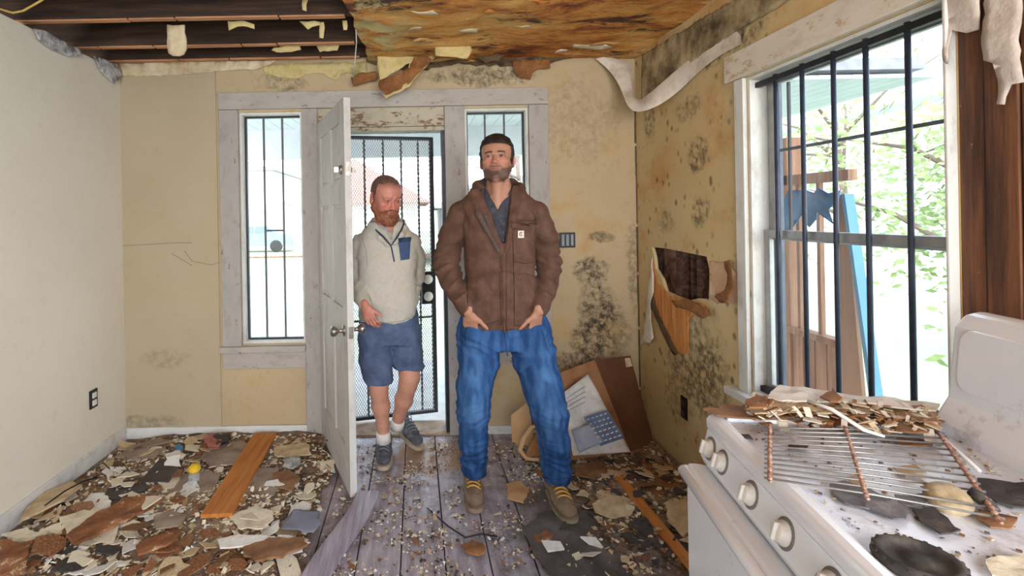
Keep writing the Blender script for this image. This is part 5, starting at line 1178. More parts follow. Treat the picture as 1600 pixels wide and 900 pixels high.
def smooth(P, Q, it=2, f=.5):
    for _ in range(it):
        S_ = np.zeros_like(P); c = np.zeros(len(P))
        for i in range(4):
            for j in (1, 3): np.add.at(S_, Q[:, i], P[Q[:, (i+j) % 4]]); np.add.at(c, Q[:, i], 1)
        P = P*(1-f)+f*S_/np.maximum(c, 1)[:, None]
    return P
def fmesh(fd, name, mat_, parent, disp=None, col=None, it=2):
    P, Q = fd.mesh(); P = smooth(P, Q, it)
    if disp is not None: N = vnormals(P, Q); P = P+N*disp(P, N)[:, None]
    me = bpy.data.meshes.new(name); off = np.array(wloc(parent))
    me.vertices.add(len(P)); me.vertices.foreach_set('co', (P-off).astype(np.float32).ravel())
    me.loops.add(len(Q)*4); me.loops.foreach_set('vertex_index', Q.astype(np.int32).ravel())
    me.polygons.add(len(Q)); me.polygons.foreach_set('loop_start', np.arange(0, len(Q)*4, 4, dtype=np.int32)); me.polygons.foreach_set('use_smooth', np.ones(len(Q), dtype=bool))
    me.update(calc_edges=True); me.validate()
    if col is not None:
        at_ = me.color_attributes.new('Col', 'FLOAT_COLOR', 'POINT'); c = np.ones((len(me.vertices), 4), dtype=np.float32); c[:, :3] = col(P); at_.data.foreach_set('color', c.ravel())
    print(name, len(Q)); return link(name, me, mat_, parent)
def vmat(name, rough=.6, sss=0, bump=.15, bs=120, spec=.4, dist=.002, var=.12, vs=30):
    m = Mat(name, rough, spec=spec); a = m.n.new('ShaderNodeAttribute'); a.attribute_name = 'Col'
    f = m.ramp(m.noise(vs, 6), [(.3, (int(255*(1-var)),)*3), (.7, (255, 255, 255))])
    n = m.n.new('ShaderNodeMix'); n.data_type = 'RGBA'; n.blend_type = 'MULTIPLY'; n.inputs[0].default_value = 1; m.l.new(a.outputs['Color'], n.inputs[6]); m.l.new(f, n.inputs[7]); m.c = n.outputs[2]
    if sss: m.b.inputs['Subsurface Weight'].default_value = sss; m.b.inputs['Subsurface Radius'].default_value = (.012, .004, .002); m.b.inputs['Subsurface Scale'].default_value = .5
    return m.done(bump, bs, dist=dist)
def L3(c): return np.array(lin(c)[:3])
def blend(c, m_, b): return c*(1-m_[:, None])+b*m_[:, None]
def sst(x, a, b): t = np.clip((x-a)/(b-a), 0, 1); return t*t*(3-2*t)
def wave(P, d, f, ph=0, warp=.6):
    """ridged folds running across direction d"""
    d = np.array(d)/np.linalg.norm(d); s_ = P@d
    w_ = np.sin(P[:, 0]*13+ph)+np.sin(P[:, 2]*11+ph*2.1)+np.sin(P[:, 1]*9+P[:, 2]*17+ph)
    return np.sin(s_*f+w_*warp+ph)
def fold(P, d, across, along, o=0.):
    """soft creases: ridges that repeat along d, drawn out across it"""
    d = np.array(d, dtype=float); d /= np.linalg.norm(d); e = np.cross(d, (0, 1, 0)); e /= np.linalg.norm(e)
    w_ = P + .012*np.stack([noisev(P, 14, o+k*3.3) for k in range(3)], 1)
    a, b, c = w_@d, w_@e, w_[:, 1]
    n = np.array([mn.noise(Vector((x*across+o, y*along+o*.3, z*along))) for x, y, z in zip(a, b, c)])
    return (1-np.abs(n)*2.6).clip(-.3, 1)-.35
def noisev(P, f, o=0.): return np.array([mn.noise(Vector((p[0]*f+o, p[1]*f+o, p[2]*f))) for p in P])
M_SKIN = vmat('skin', .48, .0, .12, 300, .4, var=.07, vs=60)
M_HAIR = vmat('hair', .55, 0, .6, 260, .35, .004, .35, 90)
M_EYE = mat('eye_white', (196, 184, 176), 4, .15, 0); M_IRIS = mat('brown_iris', (58, 40, 30), 4, .1, 0)

class Head:
    """local frame: x across the face, y forward, z up; origin between the ears"""
    def __init__(s, c, fwd, up, k=1.):
        s.c = A3(c); f = Vector(fwd).normalized(); x = f.cross(Vector(up)).normalized(); u = x.cross(f)
        s.R = np.array([tuple(x), tuple(f), tuple(u)], dtype=np.float32).T; s.k = k       # columns are the axes
    def w(s, x, y, z): return s.c + s.R@(np.array((x, y, z), dtype=np.float32)*s.k)
    def loc(s, P): return (P-s.c)@s.R/s.k
    def E(s, fd, c, r, k=.01, op='add', tilt=None):
        R = s.R
        if tilt is not None: R = s.R@np.array(Matrix.Rotation(tilt[0], 3, tilt[1]))
        fd.ell(s.w(*c), [q*s.k for q in r], R, k, op)
    def Cp(s, fd, a, b, r1, r2=None, k=.01, op='add'): fd.cap(s.w(*a), s.w(*b), r1*s.k, (r2 or r1)*s.k, k, op)
    def build(s, fd, smile=.0, jaww=.94, eye=1.):
        s.E(fd, (0, -.012, .038), (.0765, .097, .083), .0)
        s.E(fd, (0, .030, -.018), (.064, .060, .088), .03)
        s.E(fd, (0, .028, .050), (.066, .060, .052), .03)
        for sx in (-1, 1):
            s.Cp(fd, (sx*.056*jaww, -.004, -.045), (sx*.040*jaww, .040, -.085), .020, .018, .03)
            s.Cp(fd, (sx*.040*jaww, .040, -.085), (0, .073, -.102), .018, .016, .022)
            s.E(fd, (sx*.043, .064, -.022), (.022, .020, .017), .022)
        s.E(fd, (0, .078, -.100), (.020, .014, .015), .016)
        s.E(fd, (0, .072, -.060), (.034, .022, .026), .02)
        for sx in (-1, 1):
            s.E(fd, (sx*.032, .103, .000), (.020, .017, .0135), .012, 'cut')
            s.Cp(fd, (sx*.014, .089, .0185), (sx*.046, .076, .019), .0085, .007, .012)
            s.E(fd, (sx*.032, .0795, .0005), (.0158, .0125, .0130), .004); s.E(fd, (sx*.032, .0815, .0075), (.0165, .0125, .0062), .002); s.E(fd, (sx*.032, .0805, -.0085), (.0155, .0120, .0052), .003)
        s.Cp(fd, (0, .088, .010), (0, .108, -.030), .0075, .0095, .009)
        s.E(fd, (0, .108, -.033), (.0115, .011, .0095), .006)
        for sx in (-1, 1): s.E(fd, (sx*.0125, .096, -.036), (.0085, .010, .0075), .005)
        for sx in (-1, 1): s.E(fd, (sx*.0065, .104, -.0425), (.0036, .0055, .003), .002, 'cut')
        s.E(fd, (0, .089, -.0590), (.025, .0105, .0060), .005); s.E(fd, (0, .088, -.0695), (.021, .0105, .0070), .005)
        s.E(fd, (0, .0995, -.0640), (.024+smile, .005, .0013), .002, 'cut')
        s.E(fd, (0, .090, -.080), (.016, .006, .005), .006, 'cut')
        for sx in (-1, 1):
            s.E(fd, (sx*.081, -.012, -.006), (.0075, .020, .032), .006, tilt=(-sx*.35, 'Z'))
            s.E(fd, (sx*.089, -.006, -.002), (.006, .011, .019), .004, 'cut', tilt=(-sx*.35, 'Z'))
            s.E(fd, (sx*.084, .002, -.006), (.004, .004, .007), .003)
            s.E(fd, (sx*.081, -.004, -.034), (.006, .010, .009), .005)
    def eyes(s, parent, look=(0, 1, 0), open_=.0060):
        for sx in (-1, 1):
            c = Vector(s.w(sx*.032, .0805, .0005)); g = Vector(s.R@np.array(look, dtype=np.float32)).normalized(); mb = MB()
            mb.lathe(c-g*.0118, g, [(.0118*math.sin(math.pi*i/12), .0118*(1-math.cos(math.pi*i/12))) for i in range(13)], 18)
            # lens-shaped visible opening: squash the ball vertically so that the lids close over it
            e = mb.build('eye', M_EYE, parent, smooth=True)
            MB().lathe(c+g*.0100, g, [(.0066, 0), (.0058, .0014), (.002, .0021), (.0002, .0022)], 16).build('iris', M_IRIS, e, smooth=True)
def skincol(H, base, lip, cheek, brow, hairc, stub=None, beard=None, hairline=None, handr=None):
    def f(P):
        c = np.tile(L3(base), (len(P), 1)); q = H.loc(P); x, y, z = q[:, 0], q[:, 1], q[:, 2]; ax_ = np.abs(x); near = (np.linalg.norm(q, axis=1) < .2).astype(float)
        c = blend(c, near*np.exp(-((ax_-.040)/.018)**2-((z+.024)/.018)**2)*(y > .03)*.55, L3(cheek))
        c = blend(c, near*np.exp(-(x/.012)**2-((z+.032)/.014)**2)*(y > .085)*.6, L3(cheek))
        c = blend(c, near*(ax_ > .074)*.45, L3(cheek))
        if stub is not None:
            zl = np.where(ax_ > .03, .022+.030*np.clip((y-.0)/.07, 0, 1), .056+.0*y); zl = zl+.004*noisev(P, 160, 3); m_ = sst(-z-zl, -.002, .013)*sst(y, -.010, .006)*sst(.122+z, 0, .012)*(1-.5*(((x/.030)**2+((z+.064)/.013)**2) < 1)) + np.exp(-((z+.0505)/.0045)**2)*(ax_ < .030)*(y > .07)*.9
            c = blend(c, near*np.clip(m_, 0, 1)*stub[1], L3(stub[0]))
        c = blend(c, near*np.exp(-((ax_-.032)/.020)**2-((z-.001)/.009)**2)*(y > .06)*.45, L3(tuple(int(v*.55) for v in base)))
        for zz, w_ in ((-.0585, .0048), (-.0695, .0058)): c = blend(c, near*(1-sst((x/.021)**2+((z-zz)/w_)**2, .6, 1.2))*(y > .07)*.7, L3(lip))
        c = blend(c, near*(np.abs(z+.0640) < .0015)*(ax_ < .021)*(y > .07)*.8, L3((60, 30, 28)))
        zb_ = np.abs(z-.0175-.004*np.sin(np.clip((ax_-.010)/.042, 0, 1)*3.1)+.0012*noisev(P, 400, 1)); c = blend(c, near*(1-sst(zb_, .0030, .0058))*sst(ax_, .008, .014)*(1-sst(ax_, .046, .055))*(y > .05)*brow[1], L3(brow[0]))
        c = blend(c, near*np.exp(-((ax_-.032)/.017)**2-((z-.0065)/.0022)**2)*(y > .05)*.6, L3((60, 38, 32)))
        if hairline is not None: c = blend(c, near*hairline(x, y, z), L3(hairc))
        return c
    return f
from mathutils.bvhtree import BVHTree
def bvh_of(o):
    me = o.data; off = wloc(o.parent); return BVHTree.FromPolygons([tuple(v.co+off) for v in me.vertices], [tuple(p.vertices) for p in me.polygons])
def hit(bv, px, py):
    c = Vector((0, 0, H)); d = (at(px, py, 1.)-c).normalized(); r = bv.ray_cast(c, d); return r[0]
def conform(bv, pts, name, mat_, parent, off=.001, th=.003, res=3., seed=1, jit=0.):
    """cloth piece lying on a garment: outline where it shows, laid onto the surface"""
    last = [None]
    def fn(a, b, h):
        p = hit(bv, a, b)
        if p is None or (last[0] is not None and abs(p.y-last[0].y) > .12): p = last[0] if last[0] is not None else at(a, b, 2.5)
        last[0] = p; d = (Vector((0, 0, H))-p).normalized(); return p+d*(off+h)
    mb = MB(); sheet(mb, pts, fn, th, res, jit, seed=seed); return mb.build(name, mat_, parent, smooth=False)
def seam(bv, pts, name, mat_, parent, r=.0016, n=5):
    P = []
    for p, q in zip(pts, pts[1:]):
        for k in range(n): P.append(hit(bv, p[0]+(q[0]-p[0])*k/n, p[1]+(q[1]-p[1])*k/n))
    P.append(hit(bv, *pts[-1])); P = [p for p in P if p is not None]
    return MB().tube(P, r, 5).build(name, mat_, parent, smooth=True)
def hand(fd, wrist, dirv, palm_n, side, pose, k=1.0):
    """wrist, direction of the fingers, palm normal (out of the back of the hand), side = thumb side sign; pose = (curl per finger, thumb)"""
    w_ = Vector(wrist); d = Vector(dirv).normalized(); n = Vector(palm_n); n = (n-d*n.dot(d)).normalized(); s_ = d.cross(n)*side   # thumb side
    fd.chain([w_-d*.02*k, w_+d*.03*k], [.026*k, .028*k], .01, flat=(n, .72))
    kn_ = []
    for i, o in enumerate((.033, .012, -.010, -.031)):
        b = w_+d*(.088-.006*abs(i-1.2))*k+s_*o*k; kn_.append(b); fd.cap(w_+d*.02*k+s_*o*.55*k, b, .016*k, .0115*k, .012, flat=(n, .8))
    L = (.043, .048, .044, .034)
    for i, b in enumerate(kn_):
        c = pose[0][i]; dd = d.copy(); p = b; r = (.0098, .0100, .0095, .0085)[i]*k
        for j, f in enumerate((1, .62, .52)):
            dd = (Matrix.Rotation(-c*(.9 if j == 0 else 1.1), 3, d.cross(n)) @ dd).normalized() if True else dd
            q = p+dd*L[i]*f*k; fd.cap(p, q, r, r*.93, .003); p = q; r *= .92
    t0 = w_+d*.022*k+s_*.022*k; sp2, cu = pose[1]
    dt = (d*.75+s_*sp2-n*.25).normalized(); t1 = t0+dt*.042*k; dt2 = (dt+d*.5-n*cu).normalized(); t2 = t1+dt2*.032*k; t3 = t2+(dt2-n*cu).normalized()*.024*k
    fd.cap(t0, t1, .0165*k, .0125*k, .012); fd.cap(t1, t2, .0118*k, .0108*k, .004); fd.cap(t2, t3, .0108*k, .0092*k, .003)

def shoe(name, parent, heel, toe, zl, h, L, wd, upper, sole_c, sole_h, lace_c, kind, pitch=0., ank=None):
    """shoe standing from heel to toe direction; fields in world space"""
    heel = Vector(heel); d = Vector(toe)-heel; d.z = 0; d.normalize(); s_ = Vector((-d.y, d.x, 0)); M_ = Matrix((tuple(d), tuple(s_), (0, 0, 1))).transposed()
    Rp = Matrix.Rotation(pitch, 3, s_)            # + lifts the heel, turning about the toe
    tip = heel+d*L
    def Wp(a, b, z):
        p = heel+d*a+s_*b+UP*z; return tip+Rp@(p-tip)
    sx = thing(name, heel+d*L/2+UP*0, None) if False else None
    root = bpy.data.objects.new(name, None); C.objects.link(root); root.parent = parent; root.location = (heel+d*L*.5)-wloc(parent); root.empty_display_size = .03
    out = [(-.002, .0), (.004, .028), (.10, .036), (.17, .046), (.22, .050), (.27, .040), (.296, .026), (.304, 0)]
    sc = L/.30; P2 = [(a*sc, b*wd/.1) for a, b in out]+[(a*sc, -b*wd/.1) for a, b in out[-2:0:-1]]
    for _ in range(2): P2 = [q for i in range(len(P2)) for q in ((P2[i][0]*.75+P2[(i+1) % len(P2)][0]*.25, P2[i][1]*.75+P2[(i+1) % len(P2)][1]*.25), (P2[i][0]*.25+P2[(i+1) % len(P2)][0]*.75, P2[i][1]*.25+P2[(i+1) % len(P2)][1]*.75))]
    mb = MB()
    vs = []; n = len(P2)
    for zz, g in ((0, .93), (sole_h*.3, 1.03), (sole_h, 1.0)):
        for a, b in P2: vs.append(Wp((a-L/2)*g+L/2, b*g, zz+(.010*max(0, a/L-.78)/.22 if zz == 0 else 0)))
    fs = [tuple(range(n-1, -1, -1)), tuple(range(2*n, 3*n))]+[(l*n+i, l*n+(i+1) % n, (l+1)*n+(i+1) % n, (l+1)*n+i) for l in (0, 1) for i in range(n)]
    mb.add(vs, fs).build('sole', sole_c, root)
    lo = [min(heel[i], tip[i])-.10 for i in range(2)]+[heel.z-.02]; hi = [max(heel[i], tip[i])+.10 for i in range(2)]+[heel.z+.30]
    fd = Field(*[axis([(lo[i], hi[i], .0045)]) for i in range(3)]); sh_ = sole_h
    k = wd/.1
    fd.cap(Wp(.055*sc, 0, sh_+.032), Wp(.17*sc, 0, sh_+.026), .036*k, .044*k, .02, flat=(Rp@UP, .78)); fd.cap(Wp(.17*sc, 0, sh_+.026), Wp(.245*sc, 0, sh_+.018), .044*k, .040*k, .02, flat=(Rp@UP, .72))
    fd.cap(Wp(.04*sc, 0, sh_+.03), Wp(.045*sc, 0, sh_+.055), .034*k, .032*k, .02); 
    fd.cap(Wp(.055*sc, 0, sh_+.05), Wp(.15*sc, 0, sh_+.052), .034*k, .026*k, .03)
    fd.cap(Wp(.05*sc, 0, sh_+.055), Wp(.06*sc, 0, h), .034*k, .037*k, .02)
    # flatten the underside, hollow the collar
    nrm = Rp@UP; o_ = Wp(0, 0, sh_-.004); fd.fn(lo, hi, lambda X, Y, Z: ((X-o_.x)*nrm.x+(Y-o_.y)*nrm.y+(Z-o_.z)*nrm.z), .004, 'cut') if False else fd.fn(lo, hi, lambda X, Y, Z: -((X-o_.x)*nrm.x+(Y-o_.y)*nrm.y+(Z-o_.z)*nrm.z), .003, 'int')
    tp = Wp(.055*sc, 0, h); fd.fn(lo, hi, lambda X, Y, Z: ((X-tp.x)*nrm.x+(Y-tp.y)*nrm.y+(Z-tp.z)*nrm.z)+.25*(((X-tp.x)*d.x+(Y-tp.y)*d.y)), .004, 'int')
    if kind == 'moc': # toe seam groove
        for sg in (-1, 1): fd.cap(Wp(.16*sc, sg*.030*k, sh_+.050), Wp(.235*sc, sg*.026*k, sh_+.040), .003, .003, .003, 'cut')
        fd.cap(Wp(.235*sc, .026*k, sh_+.040), Wp(.262*sc, 0, sh_+.036), .003, .003, .003, 'cut'); fd.cap(Wp(.235*sc, -.026*k, sh_+.040), Wp(.262*sc, 0, sh_+.036), .003, .003, .003, 'cut')
    fmesh(fd, 'upper', upper, root, it=1)
    for i in range(5):
        t = i/4; a = (.112+.088*t)*sc; z = sh_+.092-.030*t if kind == 'sneaker' else sh_+.094-.030*t; wv = (.027+.004*t)*k
        mb = MB(); mb.tube([Wp(a, -wv, z-.014), Wp(a+.006, -wv*.5, z-.001), Wp(a+.010, 0, z+.003), Wp(a+.014, wv*.5, z-.001), Wp(a+.016, wv, z-.014)], .0042, 6); mb.build('lace', lace_c, root, smooth=True)
    for sg in (-1, 1):
        mb = MB(); mb.tube([Wp(.10*sc, 0, sh_+.100), Wp(.10*sc, sg*.02, sh_+.108), Wp(.115*sc, sg*.034, sh_+.09), Wp(.12*sc, sg*.03, sh_+.07)], .003, 6); mb.build('lace', lace_c, root, smooth=True)
    return root

# ================================================================ the man in the brown jacket
YM = 2.55
def a1(px, py, Y=YM): return at(px, py, Y)
m1 = thing('person', (a1(790, 800).x, 2.50, 0), 'person in brown jacket and blue jeans standing with hands in pockets, looking up', 'person')
hd = a1(776.5, 250.5, 2.52); H1 = Head(hd, (-.26, -.95, .13), (.03, .16, .98), 1.0)
nb = a1(779, 300, 2.57)
fd = Field(axis([(-.0, .30, .012), (.30, .56, .003), (.56, .85, .012)]), axis([(2.20, 2.36, .012), (2.36, 2.64, .0035), (2.64, 2.80, .012)]),
           axis([(.02, .80, .016), (.80, 1.0, .005), (1.0, 1.50, .014), (1.50, 1.90, .003)]))
H1.build(fd, .002)
fd.cap(H1.w(0, -.028, -.045), nb, .056, .058, .03); fd.cap(nb, a1(780, 330, 2.58), .060, .09, .04)
fd.cap(H1.w(0, .018, -.085), a1(777, 318, 2.515), .022, .02, .03)
fd.loft([(a1(0, 560).z, a1(789, 560).x, 2.57, .14, .085), (a1(0, 500).z, a1(786, 500).x, 2.57, .135, .085), (a1(0, 430).z, a1(783, 430).x, 2.57, .135, .08), (a1(0, 350).z, a1(780, 350).x, 2.58, .16, .09), (a1(0, 325).z, a1(779, 325).x, 2.58, .12, .06)], .03)
eL, eR = a1(694, 415, 2.62), a1(857, 415, 2.62); wL, wR = a1(731, 487, 2.445), a1(842, 486, 2.445)
for sh_, el, wr_ in ((a1(722, 335, 2.58), eL, wL), (a1(838, 333, 2.58), eR, wR)): fd.chain([sh_, el, wr_], [.045, .038, .026], .02)
kL, kR = a1(740, 640, 2.49), a1(858, 640, 2.47); nL, nR = a1(740, 748, 2.58), a1(870, 748, 2.50)
fd.chain([a1(760, 545), kL, nL], [.065, .05, .04], .02); fd.chain([a1(822, 545), kR, nR], [.065, .05, .04], .02)
hand(fd, wL+Vector((.006, 0, -.005)), (.10, .30, -1), (-.55, -1, -.2), -1, ((.35, .35, .35, .4), (.95, .1)), .95)
hand(fd, wR+Vector((-.006, 0, -.005)), (-.10, .30, -1), (.55, -1, -.2), 1, ((.35, .35, .35, .4), (.95, .1)), .95)
hl1 = lambda x, y, z: sst(z, .058, .068)*sst(.10-y, 0, .01)*.9
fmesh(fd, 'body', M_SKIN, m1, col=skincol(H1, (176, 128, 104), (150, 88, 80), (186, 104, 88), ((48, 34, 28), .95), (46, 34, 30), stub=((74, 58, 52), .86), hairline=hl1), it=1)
H1.eyes(m1, (.05, 1, .02))
# hair: short, dark, a little tousled at the front
def hairshell(H, name, parent, colr, fn_region, off, nseed, res=.0032, amp=.006, extra=None):
    c = H.c; fd = Field(*[axis([(float(c[i])-.16, float(c[i])+.16, res)]) for i in range(3)])
    H.E(fd, (0, -.012, .038), (.0765+off*.8, .097+off, .083+off*1.7), 0); H.E(fd, (0, .028, .050), (.066+off, .060+off*.6, .052+off), .03)
    if extra: extra(fd)
    lo = c-.16; hi = c+.16
    def reg(X, Y, Z):
        x, y, z = X-c[0], Y-c[1], Z-c[2]; R = H.R/H.k
        lx, ly, lz = (x*R[0, i]+y*R[1, i]+z*R[2, i] for i in range(3)); return -fn_region(lx, ly, lz)
    fd.fn(lo, hi, reg, .006, 'int')
    def dsp(P, N): q = H.loc(P); return amp*noisev(q*np.array([1, .45, .8]), 60, nseed)
    return fmesh(fd, name, M_HAIR, parent, disp=dsp, col=lambda P: np.tile(L3(colr), (len(P), 1))*(1+.3*noisev(H.loc(P)*np.array([1, .35, .5]), 260, 4))[:, None], it=1)
def reg1(x, y, z):
    ax_ = np.abs(x)
    front = z-(.070-.12*np.clip(ax_-.038, 0, 1)+.003*np.sin(x*110)+.004*np.sin(x*47+1))     # hairline over the brow
    side = np.where(ax_ > .058, np.minimum(.028-y, z+.020-np.clip(.008-y, 0, .02)*(-1)), -.2)
    back = np.minimum(-.012-y+.0, z+.075)
    overear = np.minimum(.035-y, z-.020)
    return np.maximum(np.maximum(front, side), np.maximum(back, overear))
hairshell(H1, 'hair', m1, (44, 33, 30), reg1, .011, 3)
# shirt
M_SHIRT = mat('charcoal_shirt_fabric', [(46, 46, 56), (60, 60, 70), (74, 74, 84)], 30, .85, .3, 90)
fd = Field(axis([(.20, .66, .006)]), axis([(2.38, 2.72, .006)]), axis([(1.0, 1.66, .006)]))
tz = lambda py: a1(0, py).z
fd.loft([(tz(470), a1(786, 470).x, 2.57, .15, .10), (tz(400), a1(785, 400).x, 2.57, .15, .105), (tz(340), a1(782, 340).x, 2.57, .15, .095), (tz(322), a1(781, 322).x, 2.575, .12, .07), (tz(306), a1(780, 306).x, 2.585, .075, .068), (tz(292), a1(780, 292).x, 2.60, .070, .062)], .02, p=2.1)
nx_ = a1(777, 290, 2.50)
vz = a1(0, 343).z; vx = a1(779, 343, 2.47).x
fd.fn((.2, 2.38, vz-.02), (.66, 2.585, 1.66), lambda X, Y, Z: np.abs(X-vx+.0*Z)-(.0+(Z-vz)*.42)+0*Y, .004, 'cut')
fmesh(fd, 'shirt', M_SHIRT, m1, disp=lambda P, N: .003*noisev(P, 14, 2))
for k_ in range(4): q = a1(787, 350+k_*13, 2.458); MB().lathe(q, (0, -1, 0), [(.005, 0), (.005, .002), (.001, .0025)], 12).build('shirt_button', M_BLACKP, m1)
# jeans
m = Mat('blue_denim', .8, spec=.2); a_ = m.n.new('ShaderNodeAttribute'); a_.attribute_name = 'Col'; f_ = m.ramp(m.noise(34, 8, .7, vec=m.map((1, 1, .35))), [(.3, (196, 200, 208)), (.7, (255, 255, 255))])
n_ = m.n.new('ShaderNodeMix'); n_.data_type = 'RGBA'; n_.blend_type = 'MULTIPLY'; n_.inputs[0].default_value = 1; m.l.new(a_.outputs['Color'], n_.inputs[6]); m.l.new(f_, n_.inputs[7]); m.c = n_.outputs[2]; M_DENIM = m.done(.3, 240, dist=.002)
fd = Field(axis([(.12, .82, .006)]), axis([(2.33, 2.74, .006)]), axis([(.10, 1.02, .006)]))
J1 = [(745, 526, 2.56, .098), (748, 565, 2.545, .100), (741, 605, 2.51, .088), (740, 640, 2.49, .080), (740, 690, 2.52, .069), (740, 730, 2.57, .060), (740, 752, 2.59, .059)]
J2 = [(829, 526, 2.56, .100), (836, 562, 2.54, .106), (848, 605, 2.50, .096), (859, 645, 2.46, .084), (866, 690, 2.46, .070), (870, 730, 2.49, .064), (871, 752, 2.50, .063)]
for J in (J1, J2): fd.chain([a1(a, b, c_) for a, b, c_, r in J], [r for *_, r in J], .025)
fd.loft([(a1(0, 556).z, a1(790, 556).x, 2.565, .20, .10), (a1(0, 520).z, a1(788, 520).x, 2.57, .222, .118), (a1(0, 490).z, a1(786, 490).x, 2.57, .205, .115), (a1(0, 470).z, a1(786, 480).x, 2.57, .19, .11)], .05)
for cx in (739, 834):   # cloth standing out over the hands in the pockets
    fd.cap(a1(cx, 520, 2.478), a1(cx+(2 if cx < 780 else -2), 540, 2.50), .046, .045, .02)
for J in (J1, J2):
    p = a1(*J[-1][:3]); fd.fn((p.x-.09, p.y-.09, .09), (p.x+.09, p.y+.09, p.z+.005), lambda X, Y, Z: (p.z-.035-Z)+0*X+0*Y, .004, 'int')
def dj(P, N):
    z = P[:, 2]; k1 = np.exp(-((z-kL.z)/.09)**2); k2 = sst(-z, -.42, -.22); k3 = np.exp(-((z-.74)/.11)**2); sg = np.sign(P[:, 0]-a1(790, 560).x); q = P.copy(); q[:, 0] *= sg
    return .008*fold(q, (.25, 0, 1), 24, 7, 1)*k1 + .013*fold(q, (.3, 0, 1), 26, 7, 2)*k2 + .010*fold(q, (-.5, 0, 1), 22, 5, 3)*k3 + .004*noisev(P, 9, 1) + .002*noisev(P, 30, 4)
def cj(P):
    c = np.tile(L3((44, 84, 136)), (len(P), 1)); z = P[:, 2]; n = noisev(P*np.array([2.2, 2.2, .7]), 16, 3)
    for J in (J1, J2):
        q = a1(*J[2][:3]); kk = a1(*J[3][:3]); m_ = np.exp(-((P[:, 0]-q.x)/.05)**2-((z-(q.z+.06))/.15)**2)*(P[:, 1] < 2.56)*.5; c = blend(c, m_, L3((96, 146, 200)))
        m_ = np.exp(-((P[:, 0]-kk.x)/.05)**2-((z-kk.z)/.07)**2)*(P[:, 1] < 2.5)*.45; c = blend(c, m_, L3((104, 150, 200)))
    c = blend(c, np.clip(n*.9, 0, .30), L3((88, 130, 176))); c = blend(c, np.clip(-n*1.2, 0, .45), L3((26, 50, 90)))
    c = blend(c, sst(-z, -.20, -.14)*.4, L3((30, 60, 104))); return c
jn = fmesh(fd, 'jeans', M_DENIM, m1, disp=dj, col=cj); bn = bvh_of(jn); M_DSEAM = mat('dark_denim_seam', (28, 44, 78), 30, .8, 0)
seam(bn, [(718, 520), (724, 532), (722, 548)], 'pocket_seam', M_DSEAM, m1); seam(bn, [(856, 520), (851, 532), (856, 548)], 'pocket_seam', M_DSEAM, m1)
seam(bn, [(786, 562), (771, 590), (765, 620), (762, 660), (760, 700), (757, 745)], 'inseam', M_DSEAM, m1); seam(bn, [(797, 562), (815, 595), (830, 625), (841, 665), (850, 705), (854, 745)], 'inseam', M_DSEAM, m1)
for a_, b_, y_ in ((724, 757, 746), (854, 889, 747)): seam(bn, [(a_, y_), ((a_+b_)/2, y_+2), (b_, y_-1)], 'hem_seam', M_DSEAM, m1)
M_STIT = mat('denim_seam', (52, 84, 128), 30, .8, 0)
mb = MB(); mb.tube([a1(789, 516, 2.447), a1(791, 530, 2.444), a1(792, 548, 2.452), a1(793, 556, 2.47)], .0035, 6); mb.build('fly_seam', M_STIT, m1, smooth=True)
for sg, x0 in ((-1, 724), (1, 850)): pass
# jacket
M_JKT = mat('brown_canvas', [(72, 49, 39), (88, 61, 48), (102, 73, 58)], 16, .85, .35, 160, dist=.002)
M_JLIN = mat('grey_brown_fleece', [(74, 62, 58), (96, 82, 78)], 40, .95, .6, 120)
fd = Field(axis([(-.02, .86, .0045)]), axis([(2.34, 2.78, .005)]), axis([(.76, 1.66, .0045)]))
fd.loft([(tz(523), a1(781, 520).x, 2.565, .180, .125), (tz(505), a1(782, 505).x, 2.565, .192, .135), (tz(470), a1(782, 470).x, 2.565, .186, .135), (tz(430), a1(782, 430).x, 2.565, .178, .130), (tz(390), a1(780, 390).x, 2.565, .182, .130),
         (tz(350), a1(778, 350).x, 2.57, .205, .125), (tz(328), a1(778, 328).x, 2.575, .195, .105), (tz(314), a1(778, 314).x, 2.585, .145, .085), (tz(304), a1(779, 304).x, 2.59, .105, .078)], .02, p=2.5)
for J in ([a1(722, 337, 2.58), a1(706, 370, 2.60), a1(696, 412, 2.61), a1(706, 440, 2.56), a1(722, 468, 2.49), a1(731, 482, 2.465)], [a1(836, 336, 2.58), a1(850, 370, 2.60), a1(857, 412, 2.61), a1(854, 440, 2.56), a1(847, 466, 2.49), a1(843, 481, 2.465)]):
    fd.chain(J, [.076, .068, .062, .058, .051, .045], .010)
# cut the sleeves flat at the cuff
for wv, up_ in ((wL, (.10, -.35, -1)), (wR, (-.06, -.35, -1))):
    n = Vector(up_).normalized(); c0 = wv+n*.006
    fd.fn((wv.x-.08, 2.34, .74), (wv.x+.08, wv.y+.055, wv.z+.02), lambda X, Y, Z: np.maximum(((X-c0.x)*n.x+(Y-c0.y)*n.y+(Z-c0.z)*n.z)*-1, np.sqrt((X-c0.x)**2+(Y-c0.y)**2+(Z-c0.z)**2)-.068)*1., 0, 'cut') if False else None
# collar
colpts = [(742, 316, 2.50), (740, 302, 2.53), (746, 290, 2.59), (762, 284, 2.64), (782, 283, 2.655), (801, 286, 2.64), (813, 293, 2.59), (814, 306, 2.53), (806, 318, 2.49)]
fd.chain([a1(*p) for p in colpts], [.017, .020, .022, .022, .022, .022, .022, .020, .017], .02)
fd.chain([a1(*p) for p in [(742, 316, 2.50), (748, 334, 2.455), (760, 358, 2.44), (774, 382, 2.435), (781, 396, 2.435)]], [.015, .014, .012, .010, .008], .012)
fd.chain([a1(*p) for p in [(808, 316, 2.49), (803, 336, 2.455), (797, 360, 2.44), (793, 384, 2.435), (790, 398, 2.435)]], [.015, .014, .012, .010, .008], .012)
